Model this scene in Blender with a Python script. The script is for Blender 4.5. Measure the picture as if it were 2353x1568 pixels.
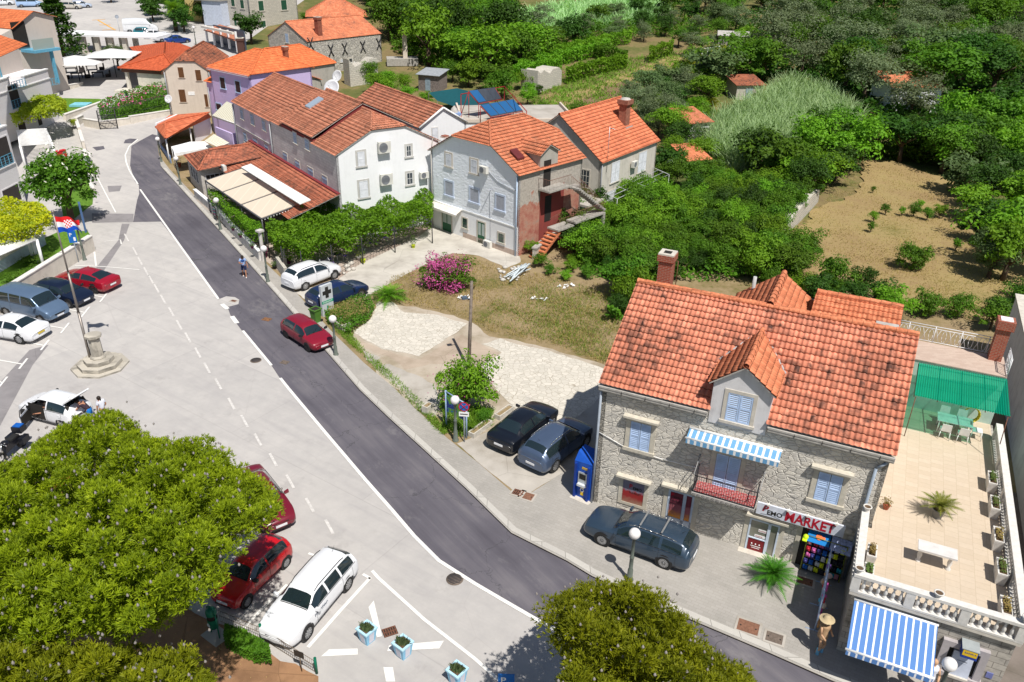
import bpy,bmesh,math,random
from mathutils import Vector,Matrix
from math import radians as RAD,sin,cos,pi,hypot
random.seed(7)
S=bpy.context.scene
for o in list(bpy.data.objects):bpy.data.objects.remove(o)
COL=S.collection
# ------------------------------------------------------------ camera, sky, sun, exposure
IW,IH,FPX,HC=2353.0,1568.0,1829.0,24.0
PITCH,ROLL=RAD(27.37),RAD(1.252)
cd=bpy.data.cameras.new('camera');cam=bpy.data.objects.new('camera',cd);COL.objects.link(cam);S.camera=cam
cd.sensor_width=36.0;cd.lens=36.0*FPX/IW;cd.clip_start=.5;cd.clip_end=3000
_d=Vector((0,cos(PITCH),sin(PITCH)))
_d=Vector((cos(ROLL)*_d.x-sin(ROLL)*_d.y,sin(ROLL)*_d.x+cos(ROLL)*_d.y,_d.z))      # world down in (right, down, forward)
_fw=Vector((0,0,1))-_d*_d.z;_fw.normalize();_rt=_d.cross(_fw)
def c2w(v):return Vector((v.dot(_rt),v.dot(_fw),-v.dot(_d)))
cam.matrix_world=Matrix.Translation((0,0,HC)) @ Matrix((c2w(Vector((1,0,0))),c2w(Vector((0,-1,0))),c2w(Vector((0,0,-1))))).transposed().to_4x4()
SUN_AZ,SUN_EL=-63.0,60.0       # direction towards the sun, counter-clockwise from +x
sd=Vector((cos(RAD(SUN_AZ))*cos(RAD(SUN_EL)),sin(RAD(SUN_AZ))*cos(RAD(SUN_EL)),sin(RAD(SUN_EL))))
w=bpy.data.worlds.new('World');S.world=w;w.use_nodes=True
nt=w.node_tree;nt.nodes.clear()
sk=nt.nodes.new('ShaderNodeTexSky');sk.sky_type='NISHITA';sk.sun_disc=False
sk.sun_elevation=RAD(SUN_EL);sk.sun_rotation=RAD(90-SUN_AZ)
bg=nt.nodes.new('ShaderNodeBackground');bg.inputs[1].default_value=.065
wo=nt.nodes.new('ShaderNodeOutputWorld');nt.links.new(sk.outputs[0],bg.inputs[0]);nt.links.new(bg.outputs[0],wo.inputs[0])
sl=bpy.data.lights.new('sun','SUN');sl.energy=5.0;sl.angle=RAD(.5);sl.color=(1,.955,.88)
so=bpy.data.objects.new('sun',sl);COL.objects.link(so);so.rotation_euler=sd.to_track_quat('Z','Y').to_euler();so.location=(0,0,80)
S.view_settings.view_transform='Standard';S.view_settings.look='None';S.view_settings.exposure=.16;S.view_settings.gamma=1
# ------------------------------------------------------------ where things stand
def terr(x,y):return max(0.0,y-85.0)*.08
def ray(px,py):
    return c2w(Vector((px-IW/2,py-IH/2,FPX)))
def G(px,py,z=None):
    r=ray(px,py)
    if z is not None:
        t=(z-HC)/r.z;return Vector((r.x*t,r.y*t,z))
    t=-HC/r.z
    if r.y*t > 85:t=(-HC-85*.08)/(r.z-.08*r.y)
    return Vector((r.x*t,r.y*t,terr(0,r.y*t)))
class Fr:
    """vertical frame: s to the right along the wall, o out of the wall, z up"""
    def __init__(f,p,az):
        f.p=Vector(p);a=RAD(az);f.u=Vector((cos(a),sin(a),0));f.n=Vector((sin(a),-cos(a),0));f.az=az
    def w(f,s,o=0,z=0):return f.p+f.u*s+f.n*o+Vector((0,0,z))
    def px(f,x,y,o=0):
        r=ray(x,y);q=Vector((0,0,HC));p=f.p+f.n*o
        t=(p-q).dot(f.n)/r.dot(f.n);q=q+r*t-f.p
        return q.dot(f.u),q.z
    def side(f,s=0,o=0,turn=90):return Fr(f.w(s,o),f.az+turn)
def azof(a,b):return math.degrees(math.atan2(b.y-a.y,b.x-a.x))
# ------------------------------------------------------------ mesh builder
class MB:
    def __init__(m):m.v=[];m.f=[];m.i=[];m.sm=[]
    def poly(m,pts,k=0,sm=False):
        n=len(m.v);m.v += [Vector(p) for p in pts];m.f.append(tuple(range(n,n+len(pts))));m.i.append(k);m.sm.append(sm)
    def add(m,vs,fs,k=0,sm=False):
        n=len(m.v);m.v += [Vector(p) for p in vs]
        for f in fs:m.f.append(tuple(a+n for a in f));m.i.append(k);m.sm.append(sm)
    def hexa(m,a,b,k=0):      # bottom ring a (4), top ring b (4)
        m.add(list(a)+list(b),[(3,2,1,0),(4,5,6,7),(0,1,5,4),(1,2,6,5),(2,3,7,6),(3,0,4,7)],k)
    def box(m,F,s0,s1,o0,o1,z0,z1,k=0):
        m.hexa([F.w(s0,o1,z0),F.w(s1,o1,z0),F.w(s1,o0,z0),F.w(s0,o0,z0)],[F.w(s0,o1,z1),F.w(s1,o1,z1),F.w(s1,o0,z1),F.w(s0,o0,z1)],k)
    def prism(m,pts,h,k=0):   # pts ring in 3D, extruded by vector h
        h=Vector(h) if not isinstance(h,(int,float)) else Vector((0,0,h));n=len(pts)
        a=[Vector(p) for p in pts];b=[p+h for p in a]
        m.add(a+b,[tuple(range(n-1,-1,-1)),tuple(range(n,2*n))]+[(i,(i+1)%n,n+(i+1)%n,n+i) for i in range(n)],k)
    def tube(m,p,q,r0,r1=None,n=8,k=0,cap=True,sm=True):
        p,q=Vector(p),Vector(q);r1=r0 if r1 is None else r1
        ax=(q-p).normalized();e=ax.orthogonal().normalized();g=ax.cross(e)
        rg=[(e*cos(2*pi*i/n)+g*sin(2*pi*i/n)) for i in range(n)]
        m.add([p+d*r0 for d in rg]+[q+d*r1 for d in rg],[(i,(i+1)%n,n+(i+1)%n,n+i) for i in range(n)],k,sm)
        if cap:
            b=len(m.v)-2*n;m.f.append(tuple(b+i for i in range(n-1,-1,-1)));m.f.append(tuple(b+n+i for i in range(n)));m.i += [k,k];m.sm += [False,False]
    def path(m,pts,r,n=6,k=0):
        for a,b in zip(pts,pts[1:]):m.tube(a,b,r,r,n,k)
    def lathe(m,c,prof,n=16,k=0,sm=True,ax=None):   # prof [(r,h)]
        c=Vector(c);z=Vector(ax) if ax else Vector((0,0,1));e=z.orthogonal().normalized();g=z.cross(e)
        vs=[c+z*h+(e*cos(2*pi*i/n)+g*sin(2*pi*i/n))*max(r,1e-4) for r,h in prof for i in range(n)]
        fs=[(j*n+i,j*n+(i+1)%n,(j+1)*n+(i+1)%n,(j+1)*n+i) for j in range(len(prof)-1) for i in range(n)]
        m.add(vs,fs,k,sm)
    def ball(m,c,r,n=12,k=0,sz=1):
        m.lathe(c,[(r*sin(pi*j/(n//2)),-r*sz*cos(pi*j/(n//2))) for j in range(n//2+1)],n,k)
    def build(m,name,mats,parent=None,loc=None,**kw):
        root=parent
        while root is not None and root.parent:root=root.parent
        if loc is None:
            if root is not None:loc=Vector(root.location)
            elif kw.get('kind') == 'structure' or not m.v:loc=Vector((0,0,0))
            else:
                xs=[v.x for v in m.v];ys=[v.y for v in m.v]
                loc=Vector(((min(xs)+max(xs))/2,(min(ys)+max(ys))/2,min(v.z for v in m.v)))
        loc=Vector(loc)
        me=bpy.data.meshes.new(name);me.from_pydata([v-loc for v in m.v],[],m.f)
        if not isinstance(mats,(list,tuple)):mats=[mats]
        for a in mats:me.materials.append(a)
        me.polygons.foreach_set('material_index',[min(a,len(mats)-1) for a in m.i]);me.polygons.foreach_set('use_smooth',m.sm)
        if len(m.f) < 60000 and not kw.get('nouv'):
            uv=me.uv_layers.new(name='UVMap').data;li=0
            for f in m.f:
                nn=len(f);nrm=Vector((0,0,0))
                for i in range(nn):
                    a,b=m.v[f[i]],m.v[f[(i+1) % nn]]
                    nrm += Vector(((a.y-b.y)*(a.z+b.z),(a.z-b.z)*(a.x+b.x),(a.x-b.x)*(a.y+b.y)))
                if nrm.length < 1e-9:nrm=Vector((0,0,1))
                nrm.normalize()
                t=Vector((1,0,0)) if abs(nrm.z) > .985 else Vector((-nrm.y,nrm.x,0)).normalized()
                b=nrm.cross(t)
                for i in f:uv[li].uv=(m.v[i].dot(t),m.v[i].dot(b));li += 1
        o=bpy.data.objects.new(name,me);COL.objects.link(o)
        if root is not None:o.parent=parent
        else:o.location=loc
        tag(o,kw.get('label'),kw.get('cat'),kw.get('group'),kw.get('kind'))
        return o
def tag(o,label=None,cat=None,group=None,kind=None):
    for k,v in (('label',label),('category',cat),('group',group),('kind',kind)):
        if v:o[k]=v
    return o
def thing(name,label,cat,loc,group=None,rz=0):
    o=bpy.data.objects.new(name,None);COL.objects.link(o);o.location=loc;o.rotation_euler=(0,0,rz);o.empty_display_size=.3
    return tag(o,label,cat,group)
def copy_tree(o,parent=None):
    c=o.copy();COL.objects.link(c);c.parent=parent
    for ch in list(o.children):copy_tree(ch,c)
    return c
def setmat(o,old,new):
    for s in o.material_slots:
        if s.material == old:s.link='OBJECT';s.material=new
    for ch in o.children:setmat(ch,old,new)
def clip(me_pts,poly,eps=1e-4):
    return me_pts
def inpoly(x,y,P_):
    c=False;n=len(P_)
    for i in range(n):
        (x1,y1),(x2,y2)=P_[i],P_[(i+1) % n]
        if (y1 > y) != (y2 > y) and x < (x2-x1)*(y-y1)/(y2-y1)+x1:c=not c
    return c
# ------------------------------------------------------------ materials
class N:
    def __init__(n,name):
        n.m=bpy.data.materials.new(name);n.m.use_nodes=True;n.t=n.m.node_tree;n.b=n.t.nodes['Principled BSDF'];n.out=n.t.nodes['Material Output']
    def new(n,k,**kw):
        x=n.t.nodes.new(k)
        for a,b in kw.items():setattr(x,a,b)
        return x
    def set(n,sock,v):
        if isinstance(v,bpy.types.NodeSocket):n.t.links.new(v,sock)
        elif v is not None:
            if isinstance(v,(tuple,list)) and len(v) == 3 and sock.type == 'RGBA':v=(*v,1)
            sock.default_value=v
    def tex(n,k='Object'):
        if not hasattr(n,'_tc'):n._tc=n.new('ShaderNodeTexCoord')
        return n._tc.outputs[k]
    def pos(n):return n.new('ShaderNodeNewGeometry').outputs['Position']
    def noise(n,vec,scale,detail=4,rough=.6,col=False):
        x=n.new('ShaderNodeTexNoise');n.set(x.inputs['Vector'],vec);x.inputs['Scale'].default_value=scale;x.inputs['Detail'].default_value=detail;x.inputs['Roughness'].default_value=rough
        return x.outputs[1 if col else 0]
    def voro(n,vec,scale,feat='F1',out='Distance',rnd=1):
        x=n.new('ShaderNodeTexVoronoi');x.feature=feat;n.set(x.inputs['Vector'],vec);x.inputs['Scale'].default_value=scale;x.inputs['Randomness'].default_value=rnd
        return x.outputs[out]
    def math(n,op,a,b=None,c=None):
        x=n.new('ShaderNodeMath');x.operation=op;n.set(x.inputs[0],a)
        if b is not None:n.set(x.inputs[1],b)
        if c is not None:n.set(x.inputs[2],c)
        return x.outputs[0]
    def ramp(n,f,stops):
        x=n.new('ShaderNodeValToRGB');n.set(x.inputs[0],f);e=x.color_ramp.elements
        while len(e) > 1:e.remove(e[-1])
        for i,(p,c) in enumerate(stops):
            if i:e.new(p)
            e[i].position=p;e[i].color=c if len(c) == 4 else (*c,1)
        return x.outputs[0]
    def step(n,f,a,b):return n.ramp(f,[(a,(0,0,0)),(b,(1,1,1))])
    def mix(n,f,a,b,mode='MIX'):
        x=n.new('ShaderNodeMix');x.data_type='RGBA';x.blend_type=mode;n.set(x.inputs[0],f);n.set(x.inputs[6],a);n.set(x.inputs[7],b);return x.outputs[2]
    def sep(n,v):x=n.new('ShaderNodeSeparateXYZ');n.set(x.inputs[0],v);return x.outputs
    def comb(n,a,b,c=0):x=n.new('ShaderNodeCombineXYZ');n.set(x.inputs[0],a);n.set(x.inputs[1],b);n.set(x.inputs[2],c);return x.outputs[0]
    def mapp(n,v,scale=(1,1,1),rot=(0,0,0),loc=(0,0,0)):
        x=n.new('ShaderNodeMapping');n.set(x.inputs[0],v);x.inputs['Scale'].default_value=scale;x.inputs['Rotation'].default_value=rot;x.inputs['Location'].default_value=loc;return x.outputs[0]
    def wn(n,v):x=n.new('ShaderNodeTexWhiteNoise');x.noise_dimensions='2D';n.set(x.inputs[0],v);return x.outputs[0]
    def bump(n,h,st=.3,dist=.02):
        x=n.new('ShaderNodeBump');x.inputs['Strength'].default_value=st;x.inputs['Distance'].default_value=dist;n.set(x.inputs['Height'],h);n.set(n.b.inputs['Normal'],x.outputs[0])
    def fin(n,col,rough=.8,spec=.3,metal=0):
        n.set(n.b.inputs['Base Color'],col);n.set(n.b.inputs['Roughness'],rough);n.b.inputs['Specular IOR Level'].default_value=spec;n.b.inputs['Metallic'].default_value=metal;return n.m
_mc={}
def flat(name,c,rough=.6,spec=.3,metal=0,var=.12,scale=3.0,bump=0):
    """one paint or material with slight wear"""
    if name in _mc:return _mc[name]
    n=N(name);v=n.tex('Object');f=n.noise(v,scale,5)
    lo=tuple(max(0,a*(1-var)) for a in c);hi=tuple(min(1,a*(1+var)) for a in c)
    col=n.ramp(f,[(.3,lo),(.7,hi)])
    if bump:n.bump(n.noise(v,scale*6,4),bump,.01)
    _mc[name]=n.fin(col,rough,spec,metal);return _mc[name]
def tiles(name,c,dark,w=.21,h=.36,dirt=.5,lines=.8,bump=.6,seed=0):
    n=N(name);uv=n.tex('UV');s=n.sep(uv)
    uu=n.math('DIVIDE',s[0],w);vv=n.math('DIVIDE',n.math('ADD',s[1],n.math('MULTIPLY',n.math('SUBTRACT',n.noise(n.comb(uu,0,seed),.4,1),.5),.12)),h)
    cell=n.comb(n.math('FLOOR',uu),n.math('FLOOR',vv));r=n.wn(cell)
    base=n.ramp(r,[(0,tuple(a*.8 for a in c)),(.5,c),(1,(min(1,c[0]*1.15),c[1]*1.25,c[2]*1.3))])
    big=n.noise(uv,.45,3);mid=n.noise(uv,2.6,4)
    st=n.math('MULTIPLY',n.step(n.math('ADD',n.math('MULTIPLY',big,.6),n.math('MULTIPLY',mid,.55)),.62-.14*dirt,.75-.1*dirt),n.math('POWER',n.wn(n.comb(n.math('FLOOR',uu),n.math('FLOOR',n.math('ADD',vv,.0)),0)),.7))
    st=n.math('MULTIPLY',st,n.math('MINIMUM',1.0,.35+dirt))
    col=n.mix(st,base,dark)
    fv=n.math('FRACT',vv);ln=n.math('MULTIPLY',n.math('LESS_THAN',fv,.11),lines)
    col=n.mix(ln,col,tuple(a*.28 for a in dark))
    fu=n.math('ABSOLUTE',n.math('SUBTRACT',n.math('FRACT',uu),.5))       # .5 in the channel
    col=n.mix(n.math('MULTIPLY',n.math('GREATER_THAN',fu,.40),.35*lines),col,tuple(a*.5 for a in dark))
    hgt=n.math('ADD',n.math('MULTIPLY',n.math('COSINE',n.math('MULTIPLY',uu,2*pi)),-.5),n.math('MULTIPLY',n.math('SUBTRACT',1.0,fv),.6))
    if bump:n.bump(hgt,bump,.05)
    return n.fin(col,.85,.2)
def stone(name,cs,mortar,sc=3.2,bump=.8,flatten=1.5,edge=.06,dist=.06,stain=.0):
    """irregular rubble"""
    n=N(name);uv=n.tex('UV');j=n.noise(uv,2.2,3,.5,True)
    x=n.new('ShaderNodeVectorMath');x.operation='MULTIPLY_ADD';n.set(x.inputs[0],j);x.inputs[1].default_value=(.22,.16,0);n.set(x.inputs[2],n.mapp(uv,(1,flatten,1)))
    v=x.outputs[0];e=n.voro(v,sc,'DISTANCE_TO_EDGE');c=n.voro(v,sc,'F1','Color')
    s=n.sep(c);fine=n.noise(uv,14,5,.7)
    col=n.ramp(s[0],[(0,cs[0]),(.5,cs[1]),(1,cs[2])]);col=n.mix(n.math('MULTIPLY',fine,.5),col,tuple(a*.6 for a in cs[0]))
    m=n.step(e,edge*.4,edge);col=n.mix(m,mortar,col)
    if stain:col=n.mix(n.math('MULTIPLY',n.step(n.noise(uv,.7,4),.5,.7),stain),col,(.06,.055,.05))
    h=n.math('ADD',n.math('MULTIPLY',n.step(e,0,edge*2.2),.7),n.math('ADD',n.math('MULTIPLY',fine,.45),n.math('MULTIPLY',s[1],.4)))
    n.bump(h,bump,dist);return n.fin(col,.9,.15)
def blocks(name,c1,c2,mortar,bw=.45,bh=.22,bump=.5,stain=0,off=.5,msize=.012,scn='UV'):
    n=N(name);uv=n.tex(scn);x=n.new('ShaderNodeTexBrick');n.set(x.inputs['Vector'],uv);x.offset=off
    for k,v in (('Scale',1),('Mortar Size',msize),('Mortar Smooth',.1),('Bias',0),('Brick Width',bw),('Row Height',bh)):x.inputs[k].default_value=v
    n.set(x.inputs['Color1'],c1);n.set(x.inputs['Color2'],c2);n.set(x.inputs['Mortar'],mortar)
    f=n.noise(uv,5,5,.7);col=n.mix(n.math('MULTIPLY',f,.45),x.outputs[0],tuple(a*.62 for a in c1))
    if stain:col=n.mix(n.math('MULTIPLY',n.step(n.noise(uv,.9,5,.7),.48,.66),stain),col,(.07,.065,.06))
    n.bump(n.math('SUBTRACT',n.math('MULTIPLY',f,.5),x.outputs[1]),bump,.02);return n.fin(col,.88,.2)
def plaster(name,c,stain=(.3,.28,.25),amt=.3,bump=.15,sc=1.2,bsc=6):
    n=N(name);uv=n.tex('UV');a=n.noise(uv,sc,6,.65);b=n.noise(n.mapp(uv,(3,.35,1)),1.1,5,.6)
    col=n.mix(n.math('MULTIPLY',n.step(n.math('MULTIPLY',a,b),.22,.42),amt),c,stain)
    col=n.mix(.12,col,n.ramp(n.noise(uv,9,4),[(.3,tuple(q*.8 for q in c)),(.7,c)]))
    if bump:n.bump(n.noise(uv,bsc,4),bump,.03)
    return n.fin(col,.9,.15)
def stripes(name,a,b,w,duty=.5,axis=0,rough=.8,a2=None):
    n=N(name);s=n.sep(n.tex('UV'));f=n.math('LESS_THAN',n.math('FRACT',n.math('DIVIDE',s[axis],w)),duty)
    return n.fin(n.mix(f,a,b),rough,.15)
def paint(name,c,rough=.28,coat=.6,metal=0.0):
    n=N(name);f=n.noise(n.tex('Object'),2.5,3)
    m=n.fin(n.ramp(f,[(.3,tuple(a*.94 for a in c)),(.7,c)]),rough,.5,metal);n.b.inputs['Coat Weight'].default_value=coat;n.b.inputs['Coat Roughness'].default_value=.06;return m
def leafmat(name,c1,c2,c3=None,trans=.35,sc=.9):
    """foliage: colour differs from leaf clump to leaf clump and from plant to plant"""
    n=N(name);oi=n.new('ShaderNodeObjectInfo');v=n.pos()
    f=n.math('ADD',n.math('MULTIPLY',n.noise(v,sc,3),.6),n.math('MULTIPLY',n.noise(v,9,2),.5))
    st=[(.36,c1),(.66,c2)]+([(.82,c3)] if c3 else [])
    col=n.ramp(f,st)
    h=n.new('ShaderNodeHueSaturation');n.set(h.inputs['Color'],col);n.set(h.inputs['Value'],n.math('ADD',.8,n.math('MULTIPLY',oi.outputs['Random'],.42)));n.set(h.inputs['Hue'],n.math('ADD',.487,n.math('MULTIPLY',oi.outputs['Random'],.026)))
    n.fin(h.outputs[0],.62,.25)
    tr=n.new('ShaderNodeBsdfTranslucent');n.set(tr.inputs[0],n.mix(.5,h.outputs[0],n.mix(1.0,h.outputs[0],(1.5,1.6,.5),'MULTIPLY')))
    ms=n.new('ShaderNodeMixShader');ms.inputs[0].default_value=trans;n.t.links.new(n.b.outputs[0],ms.inputs[1]);n.t.links.new(tr.outputs[0],ms.inputs[2]);n.t.links.new(ms.outputs[0],n.out.inputs[0])
    return n.m
def glassy(name,c,rough=.05):
    n=N(name);n.fin(c,rough,.9);n.b.inputs['Coat Weight'].default_value=.5;return n.m
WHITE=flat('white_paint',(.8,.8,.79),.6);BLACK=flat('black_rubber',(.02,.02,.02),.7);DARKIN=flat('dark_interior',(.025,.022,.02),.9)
STEEL=flat('brushed_steel',(.45,.46,.47),.35,.5,.7);RUST=flat('rusty_iron',(.16,.07,.045),.8,.2,0,.35,12);IRON=flat('black_iron',(.03,.03,.035),.55)
LIMEST=flat('dressed_limestone',(.55,.51,.45),.85,.2,0,.14,4,.15)
PANE=glassy('window_glass',(.03,.04,.05))
# ------------------------------------------------------------ ground sheets
from mathutils.geometry import tessellate_polygon
def sheet_w(name,pts,mat_,up=0.0,kind='structure',rag=0,**kw):
    """flat sheet from world points, following the terrain; rag = how far its edge wanders"""
    if rag:
        rr=random.Random(len(pts)*7+int(pts[0][0]*10));out=[];w_=0
        for (a,b),(c,d) in zip(pts,list(pts[1:])+[pts[0]]):
            L_=hypot(c-a,d-b);k=max(1,int(L_/(.4+rag*.5)))
            for i in range(k):w_=w_*.55+rr.uniform(-1,1)*rag*.7;t=i/k;out.append((a+(c-a)*t-(d-b)/L_*w_,b+(d-b)*t+(c-a)/L_*w_))
        pts=out
    tri=tessellate_polygon([pts]);bm=bmesh.new()
    vs=[bm.verts.new((p[0],p[1],0)) for p in pts]
    for t in tri:
        try:bm.faces.new([vs[i] for i in t])
        except ValueError:pass
    bmesh.ops.bisect_plane(bm,geom=bm.verts[:]+bm.edges[:]+bm.faces[:],plane_co=(0,85,0),plane_no=(0,1,0))
    bmesh.ops.recalc_face_normals(bm,faces=bm.faces[:])
    for f in bm.faces:
        if f.normal.z < 0:f.normal_flip()
    for v in bm.verts:v.co.z=terr(v.co.x,v.co.y)+up
    me=bpy.data.meshes.new(name);bm.to_mesh(me);bm.free();me.materials.append(mat_)
    o=bpy.data.objects.new(name,me);COL.objects.link(o)
    return tag(o,kind=kind,**kw)
def sheet(name,px,mat_,up=0.0,z=0.0,**kw):
    pts=[]
    for x,y in px:
        p=G(x,y)
        if z and p.y < 85:p=G(x,y,z)
        pts.append((p.x,p.y))
    return sheet_w(name,pts,mat_,z+up,**kw)
def stroke(mb,px,wd,up,z=0.0,k=0,world=False):
    P_=[Vector(p) for p in px] if world else [(G(x,y,z) if z else G(x,y)) for x,y in px]
    L=[]
    for i,p in enumerate(P_):
        a=P_[max(0,i-1)];b=P_[min(len(P_)-1,i+1)];d=(b-a);d.z=0;d.normalize();n=Vector((-d.y,d.x,0))*wd/2
        L.append((p+n,p-n))
    for (a,b),(c,d) in zip(L,L[1:]):
        q=[b,d,c,a];m_=(a+b+c+d)/4
        mb.poly([Vector((v.x,v.y,z+up+(terr(0,v.y) if z == 0 else 0))) for v in q],k)
# --- materials of the ground
def m_ground():
    n=N('dry_grass_soil');p=n.pos();a=n.noise(p,.09,5,.6);b=n.noise(p,1.3,5,.7);c=n.noise(p,9,4,.8)
    col=n.ramp(n.math('ADD',n.math('MULTIPLY',a,.7),n.math('MULTIPLY',b,.35)),[(.38,(.075,.105,.028)),(.5,(.14,.15,.045)),(.58,(.25,.19,.09)),(.7,(.2,.14,.08))])
    col=n.mix(n.math('MULTIPLY',c,.55),col,(.1,.085,.04));n.bump(c,.6,.05);return n.fin(col,.95,.1)
def m_dirt():
    n=N('yard_dirt');p=n.pos();a=n.noise(p,.35,5,.6);b=n.noise(p,2.3,5,.75);c=n.noise(p,14,4,.8)
    col=n.ramp(n.math('ADD',n.math('MULTIPLY',a,.65),n.math('MULTIPLY',b,.4)),[(.38,(.13,.14,.035)),(.46,(.26,.2,.1)),(.58,(.36,.27,.16)),(.72,(.27,.185,.12))])
    col=n.mix(n.math('MULTIPLY',c,.5),col,(.13,.1,.05));n.bump(c,.7,.05);return n.fin(col,.95,.1)
def m_orch():
    n=N('straw_grass');p=n.pos();a=n.noise(p,.12,4,.6);b=n.noise(n.mapp(p,(1,2.2,1)),2.0,5,.75);c=n.noise(p,12,4,.8)
    col=n.ramp(n.math('ADD',n.math('MULTIPLY',a,.6),n.math('MULTIPLY',b,.45)),[(.36,(.2,.19,.06)),(.48,(.4,.31,.14)),(.6,(.34,.24,.12)),(.75,(.24,.15,.09))])
    col=n.mix(n.math('MULTIPLY',c,.6),col,(.15,.1,.045));n.bump(c,.7,.05);return n.fin(col,.95,.1)
def m_plough():
    n=N('ploughed_soil');p=n.pos();b=n.noise(n.mapp(p,(.6,2.5,1)),1.6,5,.75);c=n.noise(p,6,4,.8)
    n.bump(c,.8,.08);return n.fin(n.mix(n.math('MULTIPLY',c,.5),n.ramp(b,[(.35,(.2,.125,.075)),(.65,(.3,.2,.125))]),(.12,.075,.05)),.95,.1)
def m_plaza():
    n=N('worn_concrete_paving');p=n.pos();r=n.mapp(p,(1,1,1),(0,0,RAD(34)))
    a=n.noise(p,.11,4,.6);b=n.noise(r,.9,6,.7);c=n.noise(p,22,3,.7);st=n.noise(n.mapp(r,(.15,2.0,1)),1.0,4,.6)
    x=n.new('ShaderNodeTexBrick');n.set(x.inputs['Vector'],r);x.offset=.35
    for k,v in (('Scale',1),('Mortar Size',.03),('Mortar Smooth',.5),('Bias',0),('Brick Width',9.5),('Row Height',5.2)):x.inputs[k].default_value=v
    n.set(x.inputs['Color1'],(.38,.365,.358));n.set(x.inputs['Color2'],(.49,.468,.447));n.set(x.inputs['Mortar'],(.29,.275,.27))
    col=n.mix(.55,x.outputs[0],n.ramp(n.math('ADD',n.math('MULTIPLY',a,.5),n.math('MULTIPLY',b,.5)),[(.35,(.345,.33,.327)),(.5,(.45,.43,.413)),(.66,(.57,.54,.51))]))
    col=n.mix(n.math('MULTIPLY',n.step(st,.5,.8),.4),col,(.29,.275,.285))
    col=n.mix(n.math('MULTIPLY',n.step(n.noise(p,.5,5,.75),.58,.72),.45),col,(.27,.255,.25))
    e=n.voro(n.mapp(r,(.22,.3,1)),.5,'DISTANCE_TO_EDGE');col=n.mix(n.math('MULTIPLY',n.math('LESS_THAN',e,.0025),.3),col,(.36,.34,.33))
    col=n.mix(n.math('MULTIPLY',c,.16),col,(.33,.31,.3));n.bump(c,.15,.01);return n.fin(col,.9,.2)
def m_asph():
    n=N('dark_asphalt');p=n.pos();r=n.mapp(p,(1,1,1),(0,0,RAD(52)))
    a=n.noise(p,.16,4,.6);b=n.noise(n.mapp(r,(.12,1.6,1)),1.0,5,.65);c=n.noise(p,30,3,.8)
    col=n.ramp(n.math('ADD',n.math('MULTIPLY',a,.55),n.math('MULTIPLY',b,.5)),[(.38,(.08,.074,.092)),(.52,(.115,.107,.128)),(.68,(.175,.162,.178))])
    dust=n.math('MULTIPLY',n.step(n.noise(n.mapp(r,(.5,1,1)),.33,6,.75),.56,.74),.5);col=n.mix(dust,col,(.34,.32,.31))
    x=n.new('ShaderNodeVectorMath');x.operation='MULTIPLY_ADD';n.set(x.inputs[0],n.noise(p,.6,4,.6,True));x.inputs[1].default_value=(3,3,0);n.set(x.inputs[2],p)
    e=n.voro(x.outputs[0],.22,'DISTANCE_TO_EDGE');col=n.mix(n.math('MULTIPLY',n.math('LESS_THAN',e,.004),.55),col,(.05,.05,.055))
    col=n.mix(n.math('MULTIPLY',c,.25),col,(.06,.058,.062));n.bump(c,.25,.01);return n.fin(col,.85,.3)
def m_conc(name,c=(.5,.46,.41),d=(.36,.32,.27)):
    n=N(name);p=n.pos();a=n.noise(p,.5,6,.65);c_=n.noise(p,18,4,.7)
    col=n.ramp(a,[(.34,d),(.52,c),(.7,tuple(min(1,q*1.15) for q in c))]);col=n.mix(n.math('MULTIPLY',c_,.3),col,d)
    e=n.voro(p,.3,'DISTANCE_TO_EDGE');col=n.mix(n.math('MULTIPLY',n.math('LESS_THAN',e,.004),.35),col,tuple(q*.5 for q in d))
    n.bump(c_,.25,.01);return n.fin(col,.9,.2)
def m_crazy():
    n=N('crazy_paving');p=n.pos();x=n.new('ShaderNodeVectorMath');x.operation='MULTIPLY_ADD';n.set(x.inputs[0],n.noise(p,1.2,2,.5,True));x.inputs[1].default_value=(.3,.3,0);n.set(x.inputs[2],p)
    v=x.outputs[0];e=n.voro(v,3.1,'DISTANCE_TO_EDGE');c=n.voro(v,3.1,'F1','Color');s=n.sep(c);g=n.noise(p,.4,5,.7);f=n.noise(p,20,3,.7)
    col=n.ramp(s[0],[(0,(.52,.49,.43)),(1,(.64,.6,.53))]);col=n.mix(n.step(g,.6,.75),col,(.42,.4,.37))
    col=n.mix(n.math('SUBTRACT',1.0,n.step(e,.012,.04)),col,(.34,.3,.24));col=n.mix(n.math('MULTIPLY',f,.25),col,(.38,.34,.28))
    n.bump(n.step(e,0,.06),.4,.02);return n.fin(col,.9,.2)
def m_mark():
    n=N('worn_road_paint');p=n.pos();a=n.noise(p,5,5,.8);return n.fin(n.mix(n.math('MULTIPLY',n.step(a,.5,.7),.55),(.74,.73,.7),(.5,.48,.46)),.8,.2)
def m_pav():
    n=N('grey_paver_blocks');p=n.mapp(n.pos(),(1,1,1),(0,0,RAD(30)));x=n.new('ShaderNodeTexBrick');n.set(x.inputs['Vector'],p)
    for k,v in (('Scale',1),('Mortar Size',.008),('Mortar Smooth',.2),('Bias',0),('Brick Width',.3),('Row Height',.16)):x.inputs[k].default_value=v
    n.set(x.inputs['Color1'],(.31,.295,.27));n.set(x.inputs['Color2'],(.37,.35,.325));n.set(x.inputs['Mortar'],(.24,.225,.2))
    a=n.noise(p,.45,5,.65);col=n.mix(.5,x.outputs[0],n.ramp(a,[(.35,(.28,.265,.245)),(.65,(.4,.375,.345))]));n.bump(x.outputs[1],-.3,.01);return n.fin(col,.9,.2)
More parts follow.
